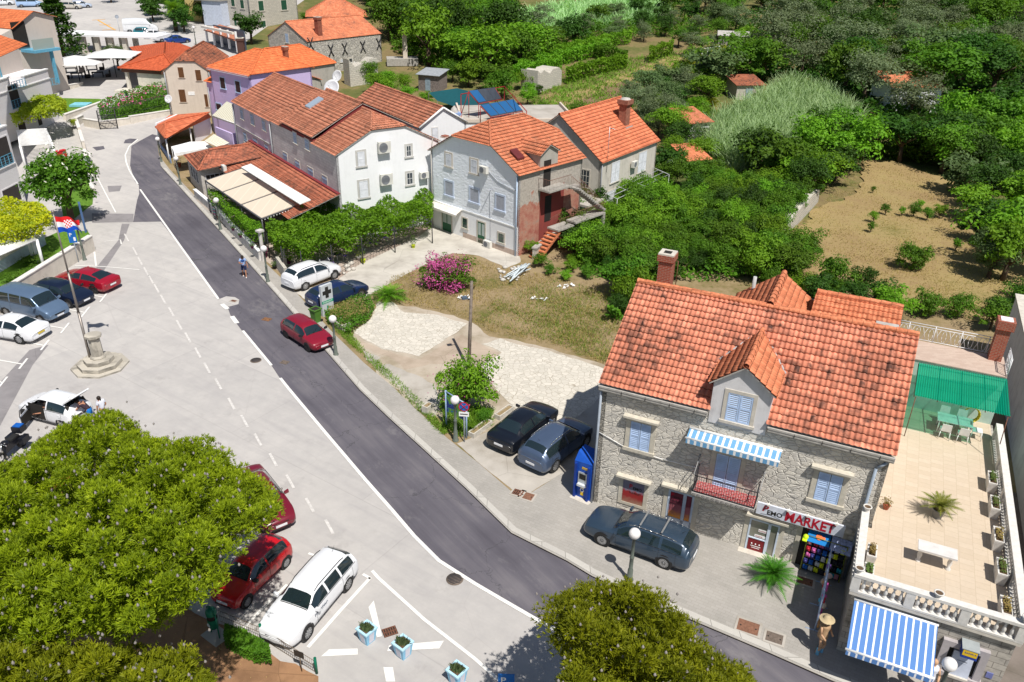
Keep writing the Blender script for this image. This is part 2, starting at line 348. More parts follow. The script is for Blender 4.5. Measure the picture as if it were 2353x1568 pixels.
ASPH,PLAZA,MARK,PAV=m_asph(),m_plaza(),m_mark(),m_pav()
CONC=m_conc('pale_concrete',(.43,.4,.36),(.32,.29,.25));CONC2=m_conc('driveway_concrete',(.5,.47,.42),(.38,.35,.31));CRAZY=m_crazy();ORCH=m_orch();PLOUGH=m_plough();DIRT=m_dirt()
PATCH=m_conc('asphalt_patch',(.25,.235,.24),(.19,.18,.185));REDSOIL=m_conc('red_soil',(.33,.185,.1),(.2,.11,.06));LAWN=flat('lawn_green',(.1,.2,.025),.9,.1,0,.35,5,.4)
KERBM=blocks('kerb_stone',(.46,.44,.41),(.53,.51,.47),(.2,.19,.17),1.0,3,.2)
# --- sheets
sheet_w('ground',[(-700,-60),(700,-60),(700,900),(-700,900)],m_ground())
KERB=[(362,333),(366,360),(370,383.5),(507,533.5),(588,623.5),(676.5,724),(746.5,804),(826,895.5),(890,957),(970,1030),(1070,1122),(1175,1225),(1302,1289),(1360,1324),(1497,1386),(1764,1499),(1915,1566),(2060,1622),(2420,1745)]
sheet('plaza',[(-300,2000),(2420,2000)]+KERB[::-1]+[(400,300),(520,235),(560,100),(700,0),(700,-25),(-300,-25)],PLAZA,.012)
ROADL=[(302,336),(299,381),(310,418),(319,426),(320,446),(315,461),(306,511),(370,510),(405,556),(505,690),(521,701),(529,724),(556,761),(614,826),(646,874),(666,895),(745,990),(840,1102),(900,1170),(952,1231),(1009,1288),(1092,1341),(1150,1375),(1262,1440),(1400,1500),(1590,1580),(1900,1700),(2100,1800)]
sheet('road',ROADL+[(2420,1800)]+KERB[::-1]+[(362,312),(350,309),(322,324)],ASPH,.022)
sheet('yard',KERB+[(2600,1600),(2600,1000),(2100,560),(1500,470),(1210,560),(1100,470),(800,330),(560,230),(395,262)],DIRT,.0,.1)
sheet('orchard_ground',[(1990,372),(2052,372),(2140,402),(2202,407),(2240,515),(2260,560),(2400,620),(2400,690),(2280,740),(2070,700),(1960,643),(1850,640),(1780,560),(1840,527),(1875,485),(1950,452),(1980,427)],ORCH,.03,.1,rag=0.6)
sheet('ploughed_field',[(1325,232),(1349,220),(1420,192),(1494,180),(1534,182),(1500,215),(1440,250),(1370,262)],PLOUGH,.03,rag=0.8)
sheet('vegetable_plot',[(1279,172),(1310,155),(1364,145),(1420,155),(1380,175),(1316,188)],PLOUGH,.03,rag=0.8)
sheet('dry_field',[(1335,205),(1450,165),(1560,125),(1640,100),(1700,95),(1730,75),(1790,70),(1790,110),(1720,140),(1650,175),(1560,190),(1480,215),(1340,270),(1250,262),(1240,225)],ORCH,.02,rag=1)
sheet('far_track',[(1100,32),(1180,24),(1240,18),(1300,8),(1300,16),(1245,26),(1180,36),(1100,46)],CONC,.04,rag=0.3)
sheet('far_clearing',[(1925,22),(1990,14),(2030,5),(2035,20),(1990,30),(1930,36)],ORCH,.04,rag=0.8)
# paved and worn areas of the lot
SWI=[(395,395),(500,505),(600,595),(679,671),(764,764),(836,834),(909,895),(925,912),(1025,1005),(1100,1065),(1182,1136),(1222,1132),(1375,1035),(1400,1080),(1800,1150),(2200,1300),(2480,1450)]
sheet('sidewalk',KERB[1:]+SWI[::-1],PAV,.012,.1)
sheet('concrete_yard',[(1050,1020),(1100,1000),(1150,982),(1185,940),(1250,930),(1312,965),(1392,890),(1384,1000),(1368,1040),(1220,1132),(1182,1132)],CONC,.008,.1,rag=0.04)
sheet('crazy_paving',[(861,699),(899,694),(929,719),(1004,724),(1074,745),(1046,766),(1001,796),(961,821),(879,801),(814,766),(831,744),(859,721)],CRAZY,.016,.1,rag=0.14)
sheet('crazy_paving',[(1108,792),(1150,778),(1190,790),(1262,808),(1330,828),(1392,850),(1392,905),(1330,955),(1290,975),(1225,970),(1180,935),(1150,905),(1120,870),(1112,838),(1150,812)],CRAZY,.016,.1,rag=0.14)
sheet('worn_slab',[(800,770),(880,804),(961,826),(1010,800),(1060,770),(1108,792),(1150,812),(1112,838),(1060,840),(990,835),(930,850),(900,826),(836,800)],m_conc('pinkish_screed',(.42,.345,.275),(.3,.24,.18)),.010,.1,rag=0.14)
sheet('worn_slab',[(838,706),(870,694),(935,704),(1010,716),(1085,742),(1125,772),(1190,784),(1270,802),(1392,842),(1392,960),(1300,985),(1240,1000),(1180,960),(1120,1000),(1060,990),(1000,960),(900,890),(850,840),(798,775)],m_conc('lot_gravel',(.44,.38,.31),(.3,.25,.18)),.006,.1,rag=.25)
sheet('worn_slab',[(836,806),(874,822),(860,838),(842,828)],CONC,.014,.1,rag=0.14)
sheet('worn_slab',[(865,842),(895,836),(954,861),(1000,885),(1010,930),(1000,958),(965,935),(905,880)],CONC,.014,.1,rag=0.14)
sheet('driveway',[(679,671),(779,644),(800,600),(826,564),(860,562),(971,531),(1010,515),(1075,545),(1195,590),(1197,603),(1165,616),(1100,588),(1040,582),(966,614),(929,634),(846,679),(775,718),(739,721)],CONC2,.010,.1,rag=0.08)
sheet('red_soil',[(250,1380),(420,1400),(480,1420),(506,1429),(735,1556),(740,1620),(150,1720),(60,1500)],REDSOIL,.05,rag=0.25)
sheet('soil_bed',[(740,700),(850,680),(866,700),(850,735),(800,768),(775,765),(748,740)],DIRT,.02,.1,rag=0.2)
# pavement kerb
mb=MB();kp=[G(x,y,0.0) for x,y in KERB];kk=[]
for i,p in enumerate(kp):
    a=kp[max(0,i-1)];b=kp[min(len(kp)-1,i+1)];d=(b-a).normalized();n=Vector((-d.y,d.x,0));kk.append((p,p+n*.3))
for (a,b),(c,d) in zip(kk,kk[1:]):
    up=Vector((0,0,.135));mb.add([a,b,c,d,a+up,b+up,c+up,d+up],[(4,6,7,5),(0,2,6,4),(1,5,7,3)])
mb.build('kerb',KERBM,kind='structure')
# patches and markings
for px in ([(211,491),(307,492),(306,511),(212,513)],[(280,515),(298,515),(285,553),(250,606),(240,621),(215,625),(225,611),(272,553)],
           [(247,428),(280,427),(275,440),(250,442)],[(112,793),(75,840),(0,980),(-60,1060),(-60,1000),(0,880),(68,805)]):
    sheet('asphalt_patch',px,PATCH,.018)
for px in ([(212,339),(238,336),(241,343),(222,347)],[(288,322),(298,319),(315,320),(303,330),(284,330)]):sheet('asphalt_patch',px,ASPH,.018)
sheet('concrete_apron',[(500,690),(520,682),(540,684),(550,690),(548,700),(525,706),(508,700)],PLAZA,.028)
mb=MB();ML=.034
def ln(pts,wd=.12):stroke(mb,pts,wd,ML)
ln([(317,321),(297,337),(288,357),(290,373),(297,392),(317,424)],.14);ln([(322,436),(415,567),(502,688)],.16);ln([(510,700),(523,711)],.3);ln([(533,728),(545,744)],.3)
ln([(558,761),(624,841)],.16);ln([(644,870),(664,895),(745,992),(840,1104),(900,1172),(952,1233),(1009,1290),(1092,1343),(1150,1377),(1262,1442),(1400,1502),(1590,1582)],.17)
mf=MB();mb_=mb;mb=mf
for a in ((291,547),(310,578),(322,601),(336,625),(347,643),(360,664),(375,689),(394,718),(412,748),(432,777),(455,812),(476,847),(502,884),(532,929),(562,969),(593,1012),(628,1058),(667,1108),(712,1162),(757,1212)):
    h=2+a[1]*.012;ln([(a[0]-h*.55,a[1]-h),(a[0]+h*.55,a[1]+h)],.13)
mb.build('faint_markings',flat('faded_road_paint',(.56,.54,.52),.85,.2,0,.2,6),kind='structure');mb=mb_
ln([(855,1313),(870,1330),(975,1425),(1092,1516),(1150,1568),(1300,1700)],.14)
ln([(207,365),(214,390),(240,440),(266,489)],.1);ln([(198,345),(207,355),(206,372)],.1)
ln([(172,611),(240,614),(320,621)],.1);ln([(217,580),(221,612)],.12);ln([(240,556),(277,552),(279,562)],.1)
for x,y,x2 in ((240,682,-40),(197,717,-60),(150,754,-60),(104,793,-60),(54,836,-60),(8,878,-60)):
    ln([(x-10,y+13),(x+9,y-11)],.12);ln([(x-3,y+2),(x-60,y-8)],.1)
ln([(561,1444),(625,1378),(660,1345)],.13);ln([(708,1489),(780,1407),(851,1329)],.14);ln([(852,1331),(834,1321)],.12);ln([(448,1388),(491,1352)],.13);ln([(709,1273),(724,1278)],.12)
for q in ([(859,1382),(847,1397),(866,1466),(878,1464)],[(738,1510),(756,1494),(822,1492),(822,1506)],[(894,1485),(1020,1474),(1009,1492),(890,1498)],[(881,1535),(903,1535),(908,1568),(887,1568)]):
    mb.poly([G(x,y)+Vector((0,0,ML)) for x,y in (q if False else q[::-1])])
mb.build('road_markings',MARK,kind='structure')
mb=MB()
for a in ([(212,47),(242,45)],[(225,47),(265,70)],[(235,70),(265,68)],[(228,58),(255,58)]):stroke(mb,a,.3,.04)
mb.build('yellow_markings',flat('yellow_marking',(.7,.36,.06),.8),kind='structure')
# crushed dusty band across the road
# manholes and drains
def manhole(px,r,label,mat_,z=0.0,grp=None):
    c=G(*px,z) if z else G(*px);t=thing('manhole',label,'manhole cover',c+Vector((0,0,z and .012 or .018)),grp)
    m=MB();m.lathe(t.location,[(0.001,.02),(r*.86,.02),(r*.86,.012),(r,.012),(r,0)],20);m.build('rim',RUSTD,t)
    m=MB()
    for i in range(-3,4):
        h=math.sqrt(max(.01,(r*.8)**2-(i*r*.22)**2));F=Fr(t.location,20);m.box(F,-h,h,i*r*.22-.02,i*r*.22+.02,.021,.028)
    m.build('ribs',IRON,t)
RUSTD=flat('worn_cast_iron',(.14,.11,.09),.8,.3,0,.3,9)
manhole((1045,1332),.36,'round cast iron manhole cover beside the white line at the road bend',RUSTD)
manhole((588,829),.34,'round manhole cover in the pale paving left of the dark road',RUSTD)
def grate(px,w_,h_,az,label,z=0.0,bars=True,frame_mat=None,plate=None,rows=1,deep=.03):
    c=G(*px,z) if z else G(*px);base=c+Vector((0,0,(.012 if z else .024)));t=thing('drain_cover',label,'drain cover',base);F=Fr(base,az)
    if frame_mat:
        m=MB();e=.09; 
        for a in ((-w_/2-e,w_/2+e,h_/2,h_/2+e),(-w_/2-e,w_/2+e,-h_/2-e,-h_/2),(-w_/2-e,-w_/2,-h_/2,h_/2),(w_/2,w_/2+e,-h_/2,h_/2)):m.box(F,a[0],a[1],a[2],a[3],.0,.02)
        m.build('frame',frame_mat,t)
    m=MB()
    if bars:
        m.box(F,-w_/2,w_/2,-h_/2,h_/2,0,.006,1)
        k=max(3,int(w_/.09))
        for i in range(k):s=-w_/2+w_*(i+.5)/k;m.box(F,s-.022,s+.022,-h_/2,h_/2,.006,.022)
        for o_ in (-h_/2,-.02,h_/2-.04):m.box(F,-w_/2,w_/2,o_,o_+.04,.006,.024)
    else:
        m.box(F,-w_/2,w_/2,-h_/2,h_/2,0,.014)
        for s in (-w_*.36,w_*.36):m.box(F,s-.03,s+.03,-.03,.03,.014,.02,1)
    m.build('cover',[plate or RUST,DARKIN],t)
grate((896,1453),.55,.42,25,'rusty slotted drain grate between the blue planters',0,True,None,RUST)
grate((537,693),.4,.25,-20,'small dark drain grate in its pale concrete apron by the road edge',0,True,CONC)
grate((613,735),.6,.45,-20,'dark square cover in the asphalt left of the dark red hatchback',0,False,None,flat('rust_patch',(.2,.1,.05),.8,.2,0,.5,14))
grate((654,834),.5,.4,-20,'square iron cover in the asphalt below the dark red hatchback',0,False,None,RUSTD)
grate((1190,1133),.5,.42,-24,'open slotted drain grate at the corner of the concrete yard',.1,True,CONC,RUST)
grate((1211,1141),.62,.5,-24,'rust brown plate cover in a pale frame beside the drain grate',.1,False,CONC,flat('rust_plate',(.2,.1,.065),.8,.2,0,.3,10))
grate((1719,1442),.8,.62,-24,'large rust brown plate cover in a pale frame on the pavement',.1,False,CONC,flat('rust_plate',(.2,.1,.065)))
grate((1779,1467),.62,.5,-24,'smaller dull brown plate cover next to the large one on the pavement',.1,False,CONC,RUSTD)
grate((1850,1337),.6,.42,-24,'rust brown round-ribbed cover beside the beach goods rack',.1,False,CONC,flat('rust_plate',(.2,.1,.065)))
# ------------------------------------------------------------ roofs and walls
TW=.21
def tiled(name,pts,mat_,parent,near=False,th=.06,tw=TW,ch=.36,amp=.045,under=None):
    """one roof slope from a convex world polygon; near slopes get real barrel-tile relief"""
    pts=[Vector(p) for p in pts];c=sum(pts,Vector())/len(pts);nr=Vector((0,0,0))
    for i in range(len(pts)):a,b=pts[i],pts[(i+1) % len(pts)];nr += (a-c).cross(b-c)
    nr.normalize()
    if nr.z < 0:nr=-nr;pts=pts[::-1]
    mb=MB();flat_=max(abs((p-c).dot(nr)) for p in pts) < .02
    tp_=[p+nr*(.0 if near else th) for p in pts];bt_=[p-nr*(.05 if near else .0) for p in pts]
    if flat_:mb.poly(tp_);mb.poly(bt_[::-1],1)
    else:
        for i in range(1,len(pts)-1):mb.poly([tp_[0],tp_[i],tp_[i+1]]);mb.poly([bt_[0],bt_[i+1],bt_[i]],1)
    for i in range(len(pts)):
        a,b=pts[i],pts[(i+1) % len(pts)];k=nr*(.0 if near else th);j=nr*(.05 if near else 0)
        mb.poly([a-j,b-j,b+k,a+k],0 if not near else 1)
    o=mb.build(name,[mat_,under or EAVE],parent)
    if near:
        t=Vector((-nr.y,nr.x,0)).normalized();b=nr.cross(t)
        us=[(p-c).dot(t) for p in pts];vs=[(p-c).dot(b) for p in pts]
        u0=math.floor(((min(us)+c.dot(t))/tw))*tw-c.dot(t);v0=math.floor((min(vs)+c.dot(b))/ch)*ch-c.dot(b)
        nu=int((max(us)-u0)/tw)+2;nv=int((max(vs)-v0)/ch)+2;SS=near if near > 2 else 5
        bm=bmesh.new();uvl=bm.loops.layers.uv.new('UVMap')
        for j in range(nv):
            rows=[]
            for (dv,dh) in ((0.,.0),(.0,.045),(ch,.004)):
                row=[]
                for i in range(nu*SS+1):
                    u=u0+i*tw/SS;ph=(i % SS)/SS;hh=amp*(.5-.5*cos(2*pi*(ph)))
                    hh=hh if ph else 0
                    row.append(bm.verts.new(c+t*(u)+b*(v0+j*ch+dv+.01*sin(j*7.1+math.floor(i/SS)*3.7))+nr*(.012+hh+dh)))
                rows.append(row)
            for r0,r1 in ((rows[0],rows[1]),(rows[1],rows[2])):
                for i in range(nu*SS):f=bm.faces.new((r0[i],r0[i+1],r1[i+1],r1[i]));f.smooth=r0 is rows[1]
        for i in range(len(pts)):
            a,q=pts[i],pts[(i+1) % len(pts)];n_=(q-a).cross(nr)
            bmesh.ops.bisect_plane(bm,geom=bm.verts[:]+bm.edges[:]+bm.faces[:],plane_co=a+n_.normalized()*.03,plane_no=n_,clear_outer=True)
        for f in bm.faces:
            for l in f.loops:l[uvl].uv=(l.vert.co.dot(t),l.vert.co.dot(b)+.02*0)
        root=parent
        while root.parent:root=root.parent
        for v in bm.verts:v.co -= root.location
        m2=bpy.data.meshes.new('tile_courses');bm.to_mesh(m2);bm.free();m2.materials.append(mat_)
        q=bpy.data.objects.new('tile_courses',m2);COL.objects.link(q);q.parent=o if not o.parent or not o.parent.parent else o.parent
    return o
def ridge(mb,a,b,r=.11,k=0,seg=.42):
    a,b=Vector(a),Vector(b);L=(b-a).length;n=max(1,int(L/seg));d=(b-a)/n
    for i in range(n):mb.tube(a+d*i,a+d*(i+1.06),r*1.08,r*.88,8,k,False)
EAVE=flat('eave_concrete',(.42,.4,.37),.9,.2,0,.2)
GUT=flat('zinc_gutter',(.25,.26,.28),.5,.4,.3)
def roof(parent,F,W,D,ze,zr,mat_,ov=.25,rt=None,axis='u',cl=0,cr=0,zl=None,zq=None,near=False,rmat=None,eave=.0,tiltr=0):
    """gable roof over a W x D block (s 0..W, o 0..-D); cl/cr = ridge cut back at the ends, zl/zq = height where the clipped hip starts"""
    if axis == 'v':       # ridge runs away from the viewer: same thing in a turned frame
        F2=Fr(F.w(W,0),F.az+90);return roof(parent,F2,D,W,ze,zr,mat_,ov,rt,'u',cl,cr,zl,zq,near,rmat)
    rt=D/2 if rt is None else rt
    ef=ze-(zr-ze)/rt*ov*1.0;eb=ze-(zr-ze)/(D-rt)*ov
    def tf(z):return -ov+(z-ef)/(zr-ef)*(rt+ov)
    def tb(z):return D+ov-(z-eb)/(zr-eb)*(D+ov-rt)
    zl=zr if not cl else (zl or ze);zq=zr if not cr else (zq or ze)
    sl,sr=(cl if cl else -ov),(W-cr if cr else W+ov)
    P_=lambda s,t,z:F.w(s,-t,z)
    out=[]
    fr=[P_(-ov,-ov,ef),P_(W+ov,-ov,ef)];bk=[P_(W+ov,D+ov,eb),P_(-ov,D+ov,eb)]
    if cr:fr.append(P_(W+ov,tf(zq),zq));bk.insert(0,P_(W+ov,tb(zq),zq))
    fr += [P_(sr,rt,zr),P_(sl,rt,zr)]; 
    if cl:fr.append(P_(-ov,tf(zl),zl));bk.append(P_(-ov,tb(zl),zl))
    bk=[P_(sr,rt,zr)]+bk+[P_(sl,rt,zr)]
    rf=tiled('roof',fr,mat_,parent,near);out.append(rf)
    tiled('roof',bk,mat_,parent,near)
    if cl:tiled('roof',[P_(-ov,tb(zl),zl),P_(-ov,tf(zl),zl),P_(cl,rt,zr)],mat_,parent,near)
    if cr:tiled('roof',[P_(W+ov,tf(zq),zq),P_(W+ov,tb(zq),zq),P_(W-cr,rt,zr)],mat_,parent,near)
    mb=MB();up=Vector((0,0,.06));r_=.12
    ridge(mb,P_(sl,rt,zr)+up,P_(sr,rt,zr)+up,r_)
    if cl:ridge(mb,P_(cl,rt,zr)+up,P_(-ov,tf(zl),zl)+up,r_*.8);ridge(mb,P_(cl,rt,zr)+up,P_(-ov,tb(zl),zl)+up,r_*.8)
    if cr:ridge(mb,P_(W-cr,rt,zr)+up,P_(W+ov,tf(zq),zq)+up,r_*.8);ridge(mb,P_(W-cr,rt,zr)+up,P_(W+ov,tb(zq),zq)+up,r_*.8)
    mb.build('ridge_tiles',rmat or mat_,parent)
    return rf
def gprof(W,ze,zr,rt=None,zc=None):
    """gable outline (s,z) from the left eave over the top to the right eave"""
    rt=W/2 if rt is None else rt
    if zc is None or zc >= zr:return [(0,ze),(rt,zr),(W,ze)]
    if zc <= ze+.01:return [(0,ze),(W,ze)]
    f=(zc-ze)/(zr-ze);return [(0,ze),(rt*f,zc),(W-(W-rt)*f,zc),(W,ze)]
def walls(parent,F,W,D,ze,zr,mats,z0=-.3,axis='u',rt=None,zl=None,zq=None,name='wall',th=.03):
    """four walls; mats = dict(f=,l=,r=,b=) or one material. Gables at l/r (axis u) or f/b (axis v)"""
    if not isinstance(mats,dict):mats=dict(f=mats,l=mats,r=mats,b=mats)
    L=dict(f=(F,W),r=(Fr(F.w(W,0),F.az+90),D),b=(Fr(F.w(W,-D),F.az+180),W),l=(Fr(F.w(0,-D),F.az-90),D))
    gab=('l','r') if axis == 'u' else ('f','b');out={}
    for k,(f,w_) in L.items():
        mb=MB()
        top=[(0,ze),(w_,ze)]
        if k in gab:
            r_=rt
            if rt is not None and k in ('l','b'):r_=w_-rt
            zc=zl if k in ('l','f') else zq
            top=gprof(w_,ze,zr,r_,zc)
        ring=[f.w(0,0,z0),f.w(w_,0,z0)]+[f.w(s,0,z-.02) for s,z in top[::-1]]
        mb.prism(ring[::-1],tuple(f.n*-.2));out[k]=mb.build(name,mats.get(k,mats['f']),parent);f.W=w_;out[k+'F']=f
    return out
# ------------------------------------------------------------ openings
SHB=flat('pale_blue_paint',(.42,.55,.74),.6);SHW=flat('white_shutter_paint',(.66,.68,.72),.6);SHBR=flat('brown_shutter_paint',(.13,.055,.02),.65);SHG=flat('dark_green_paint',(.02,.09,.05),.6)
WFR=flat('white_window_frame',(.72,.72,.72),.5)
def shutter(F,s0,s1,z0,z1,mat_,parent,o=.03,pitch=.09,leaves=2,name='shutter'):
    w_=(s1-s0)/leaves
    for L in range(leaves):
        mb=MB();a,b=s0+L*w_+.01,s0+(L+1)*w_-.01;e=.05
        for q in ((a,a+e,z0,z1),(b-e,b,z0,z1),(a+e,b-e,z0,z0+e),(a+e,b-e,z1-e,z1),(a+e,b-e,(z0+z1)/2-e/2,(z0+z1)/2+e/2)):mb.box(F,q[0],q[1],o,o+.04,q[2],q[3])
        z=z0+e+.02
        while z < z1-e-.04:
            mb.hexa([F.w(a+e,o+.035,z),F.w(b-e,o+.035,z),F.w(b-e,o+.025,z),F.w(a+e,o+.025,z)],[F.w(a+e,o+.012,z+pitch*.75),F.w(b-e,o+.012,z+pitch*.75),F.w(b-e,o+.002,z+pitch*.75),F.w(a+e,o+.002,z+pitch*.75)]);z += pitch
        mb.box(F,a+e,b-e,o-.012,o-.002,z0+e,z1-e);mb.build(name,mat_,parent)
def window(F,s0,s1,z0,z1,parent,kind='shut',mat_=None,sur=LIMEST,sw=.14,proud=.035,sill=True,lintel=False,name='window',leaves=2,glass=None,pitch=.09,bars=2,inner=None):
    """stone surround with whatever fills it"""
    mb=MB();p=proud
    if sur is not None:
        mb.box(F,s0-sw,s0,-.02,p,z0-sw*.0,z1+sw);mb.box(F,s1,s1+sw,-.02,p,z0,z1+sw);mb.box(F,s0,s1,-.02,p,z1,z1+sw)
        mb.box(F,s0-sw-(.05 if sill else 0),s1+sw+(.05 if sill else 0),-.02,p+(.06 if sill else 0),z0-sw*.8,z0)
    if lintel:mb.box(F,s0-sw-.12,s1+sw+.12,-.02,.26,z1+sw+.002,z1+sw+.1);mb.box(F,s0-sw-.05,s1+sw+.05,-.02,.13,z1+sw-.09,z1+sw+.0)
    if not mb.v:mb.box(F,s0,s1,0,.012,z0,z1)
    o=mb.build(name,sur or DARKIN,parent)
    if kind == 'shut': 
        m=MB();m.box(F,s0,s1,0,.012,z0,z1);m.build('reveal',DARKIN,o);shutter(F,s0+.005,s1-.005,z0+.005,z1-.005,mat_ or SHB,o,.02,pitch,leaves)
    elif kind == 'solid':
        m=MB();m.box(F,s0,s1,0,.03,z0,z1);n_=max(2,int((s1-s0)/.12))
        for i in range(1,n_):s=s0+(s1-s0)*i/n_;m.box(F,s-.006,s+.006,.03,.036,z0,z1,1)
        m.box(F,s0,s1,.03,.045,z0+.2,z0+.27);m.box(F,s0,s1,.03,.045,z1-.27,z1-.2);m.build('shutter',[mat_ or SHBR,DARKIN],o)
    elif kind == 'glass':
        m=MB();m.box(F,s0+.04,s1-.04,.002,.01,z0+.04,z1-.04);m.build('pane',glass or PANE,o);m=MB();e=.045
        for q in ((s0,s0+e,z0,z1),(s1-e,s1,z0,z1),(s0+e,s1-e,z0,z0+e),(s0+e,s1-e,z1-e,z1)):m.box(F,q[0],q[1],.004,.03,q[2],q[3])
        for i in range(1,bars):s=s0+(s1-s0)*i/bars;m.box(F,s-.015,s+.015,.004,.025,z0+e,z1-e)
        nb=max(2,int((z1-z0)/.42)) if bars > 1 else 1
        for i in range(1,nb):z=z0+(z1-z0)*i/nb;m.box(F,s0+e,s1-e,.004,.022,z-.012,z+.012)
        m.build('frame',mat_ or WFR,o)
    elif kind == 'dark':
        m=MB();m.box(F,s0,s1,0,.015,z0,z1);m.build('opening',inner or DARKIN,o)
    return o
def wpx(F,q,parent,**kw):
    """window from two picture corners (left-top, right-bottom of the filling)"""
    (x0,y0),(x1,y1)=q;s0,z1=F.px(x0,y0);s1,z0=F.px(x1,y1);return window(F,s0,s1,z0,z1,parent,**kw)
def wc(F,c,w_,h_,parent,**kw):
    s,z=F.px(*c);return window(F,s-w_/2,s+w_/2,z-h_/2,z+h_/2,parent,**kw)
def pipe(F,pts,parent,r=.05,mat_=None,name='downpipe',o=.09):
    mb=MB();P_=[F.w(p[0],p[2] if len(p) > 2 else o,p[1]) for p in pts];mb.path(P_,r,8);return mb.build(name,mat_ or GUT,parent)
def chimney(F,s,o,z0,h,wx,parent,mat_,cap=True,wy=None,flue=True,capmat=None):
    wy=wy or wx;mb=MB();mb.box(F,s-wx/2,s+wx/2,o-wy/2,o+wy/2,z0,z0+h)
    if cap:mb.box(F,s-wx/2-.07,s+wx/2+.07,o-wy/2-.07,o+wy/2+.07,z0+h*.86,z0+h-.002)
    c=mb.build('chimney',mat_,parent)
    if flue:mb=MB();mb.box(F,s-wx/2-.05,s+wx/2+.05,o-wy/2-.05,o+wy/2+.05,z0+h,z0+h+.07);mb.box(F,s-wx*.28,s+wx*.28,o-wy*.28,o+wy*.28,z0+h+.07,z0+h+.075,1);mb.build('cap',[capmat or LIMEST,DARKIN],c)
    return c
ACW=flat('ac_casing',(.62,.61,.57),.55)
def aircon(F,s,z,o=.12,w_=.82,h_=.56,d_=.3,label=None,parent=None,group=None):
    base=F.w(s,o,z);t=thing('air_conditioner',label,'air conditioner',base,group)
    f=Fr(base,F.az);mb=MB();mb.box(f,-w_/2,w_/2,0,d_,0,h_);mb.build('casing',ACW,t)
    mb=MB();c=f.w(-w_*.12,d_+.001,h_/2);mb.lathe(c,[(h_*.42,0),(h_*.42,.018),(h_*.36,.018),(h_*.36,.004),(.001,.004)],20,0,False,f.n)
    for i in range(-3,4):mb.box(f,-w_*.12-h_*.36,-w_*.12+h_*.36,d_+.012,d_+.018,h_/2+i*.055-.006,h_/2+i*.055+.006)
    mb.build('fan_grille',flat('grey_grille',(.2,.21,.23)),t)
    mb=MB()
    for s_ in (-w_*.35,w_*.35):mb.box(f,s_-.02,s_+.02,-o,d_,-.05,-.01)
    mb.build('bracket',STEEL,t);return t
def dish(px,z,r,label,az=-80,tilt=35,parent=None,pole=1.0,grp=None):
    c=G(px[0],px[1],z);t=thing('satellite_dish',label,'satellite dish',c-Vector((0,0,pole)),grp)
    ax=Vector((cos(RAD(az))*cos(RAD(tilt)),sin(RAD(az))*cos(RAD(tilt)),sin(RAD(tilt))))
    mb=MB();mb.lathe(c,[(r*q,r*.28*q*q) for q in (0,.25,.5,.75,1)]+[(r*q,r*.28*q*q-.02) for q in (1,.75,.5,.25,0)],20,0,True,ax);mb.build('reflector',flat('dish_enamel',(.62,.63,.65),.5),t)
    mb=MB();mb.tube(c+Vector((0,0,-pole)),c+Vector((0,0,-r*.2)),.035);mb.tube(c-ax*.05,c+Vector((0,0,-r*.3)),.04);mb.build('mast',STEEL,t)
    mb=MB();tip=c+ax*r*.9;mb.tube(c+ax.orthogonal().normalized()*-r*.1-Vector((0,0,r*.8)),tip,.018);mb.ball(tip,.06,8);mb.build('feed_arm',STEEL,t);return t
RT_NEW=tiles('orange_roof_tiles',(.62,.2,.095),(.13,.06,.04),.21,.36,.3,.5,.35,1)
RT_MAIN=tiles('weathered_orange_tiles',(.72,.26,.16),(.08,.04,.032),.21,.335,.8,.45,.25,2)
RT_DORM=tiles('plain_orange_tiles',(.60,.2,.1),(.2,.08,.045),.2,.3,.15,.5,.3,3)
RT_ROW=tiles('faded_salmon_tiles',(.52,.2,.12),(.13,.065,.045),.24,.40,.45,.85,.4,4)
RT_OLD=tiles('sooty_old_tiles',(.42,.14,.075),(.055,.035,.03),.2,.38,.95,.7,.5,5)
RT_PINK=tiles('mottled_coral_tiles',(.56,.185,.095),(.15,.07,.045),.22,.36,.35,.8,.4,6)
RT_PAV=tiles('bright_brick_tiles',(.5,.1,.04),(.3,.06,.03),.22,.34,.2,.6,.4,7)
# ------------------------------------------------------------ the stone shop house (nearest)
STM=stone('pale_rubble_stone',((.6,.57,.52),(.72,.68,.61),(.82,.77,.68)),(.56,.53,.48),3.3,.7,1.8,.04,.09)
QUOIN=flat('stone_quoin',(.42,.4,.36),.9,.15,0,.2,6,.3);RENDER=plaster('dormer_render',(.66,.65,.66),(.25,.24,.25),.45,.1)
FM=Fr(G(1363,1157),-24.8);MW,MD,MZ,MR=11.6,8.9,6.7,9.62
H1=thing('shop_house','stone shop house with orange tiled roof and a white dormer at the pavement corner','house',FM.w(MW/2,-MD/2,0))
W1=walls(H1,FM,MW,MD,MZ,MR,STM)
# roof: the front slope is three convex pieces round the dormer
DS0,DS1=FM.px(1632,937)[0],FM.px(1764,968)[0]
dz0=6.0;dzE=8.05;dzR=8.95
k=(MR-MZ)/(MD/2);ov=.13;ef=MZ-k*ov;P_=lambda s,t,z=None:FM.w(s,-t,MZ+k*t if z is None else z)
tD=(dzE-MZ)/k;tR=(dzR-MZ)/k;dm=(DS0+DS1)/2
sl_=[[P_(-ov,-ov),P_(DS0,-ov),P_(DS0,MD/2),P_(-ov,MD/2)],[P_(DS1,-ov),P_(MW+ov,-ov),P_(MW+ov,MD/2),P_(DS1,MD/2)],[P_(DS0,tD-.1),P_(DS1,tD-.1),P_(DS1,MD/2),P_(DS0,MD/2)]]
for q in sl_:tiled('roof',q,RT_MAIN,H1,6,tw=.21,ch=.335,amp=.055)
tiled('roof',[FM.w(-ov,-MD-ov,ef),FM.w(MW+ov,-MD-ov,ef),FM.w(MW+ov,-MD/2,MR),FM.w(-ov,-MD/2,MR)],RT_MAIN,H1)
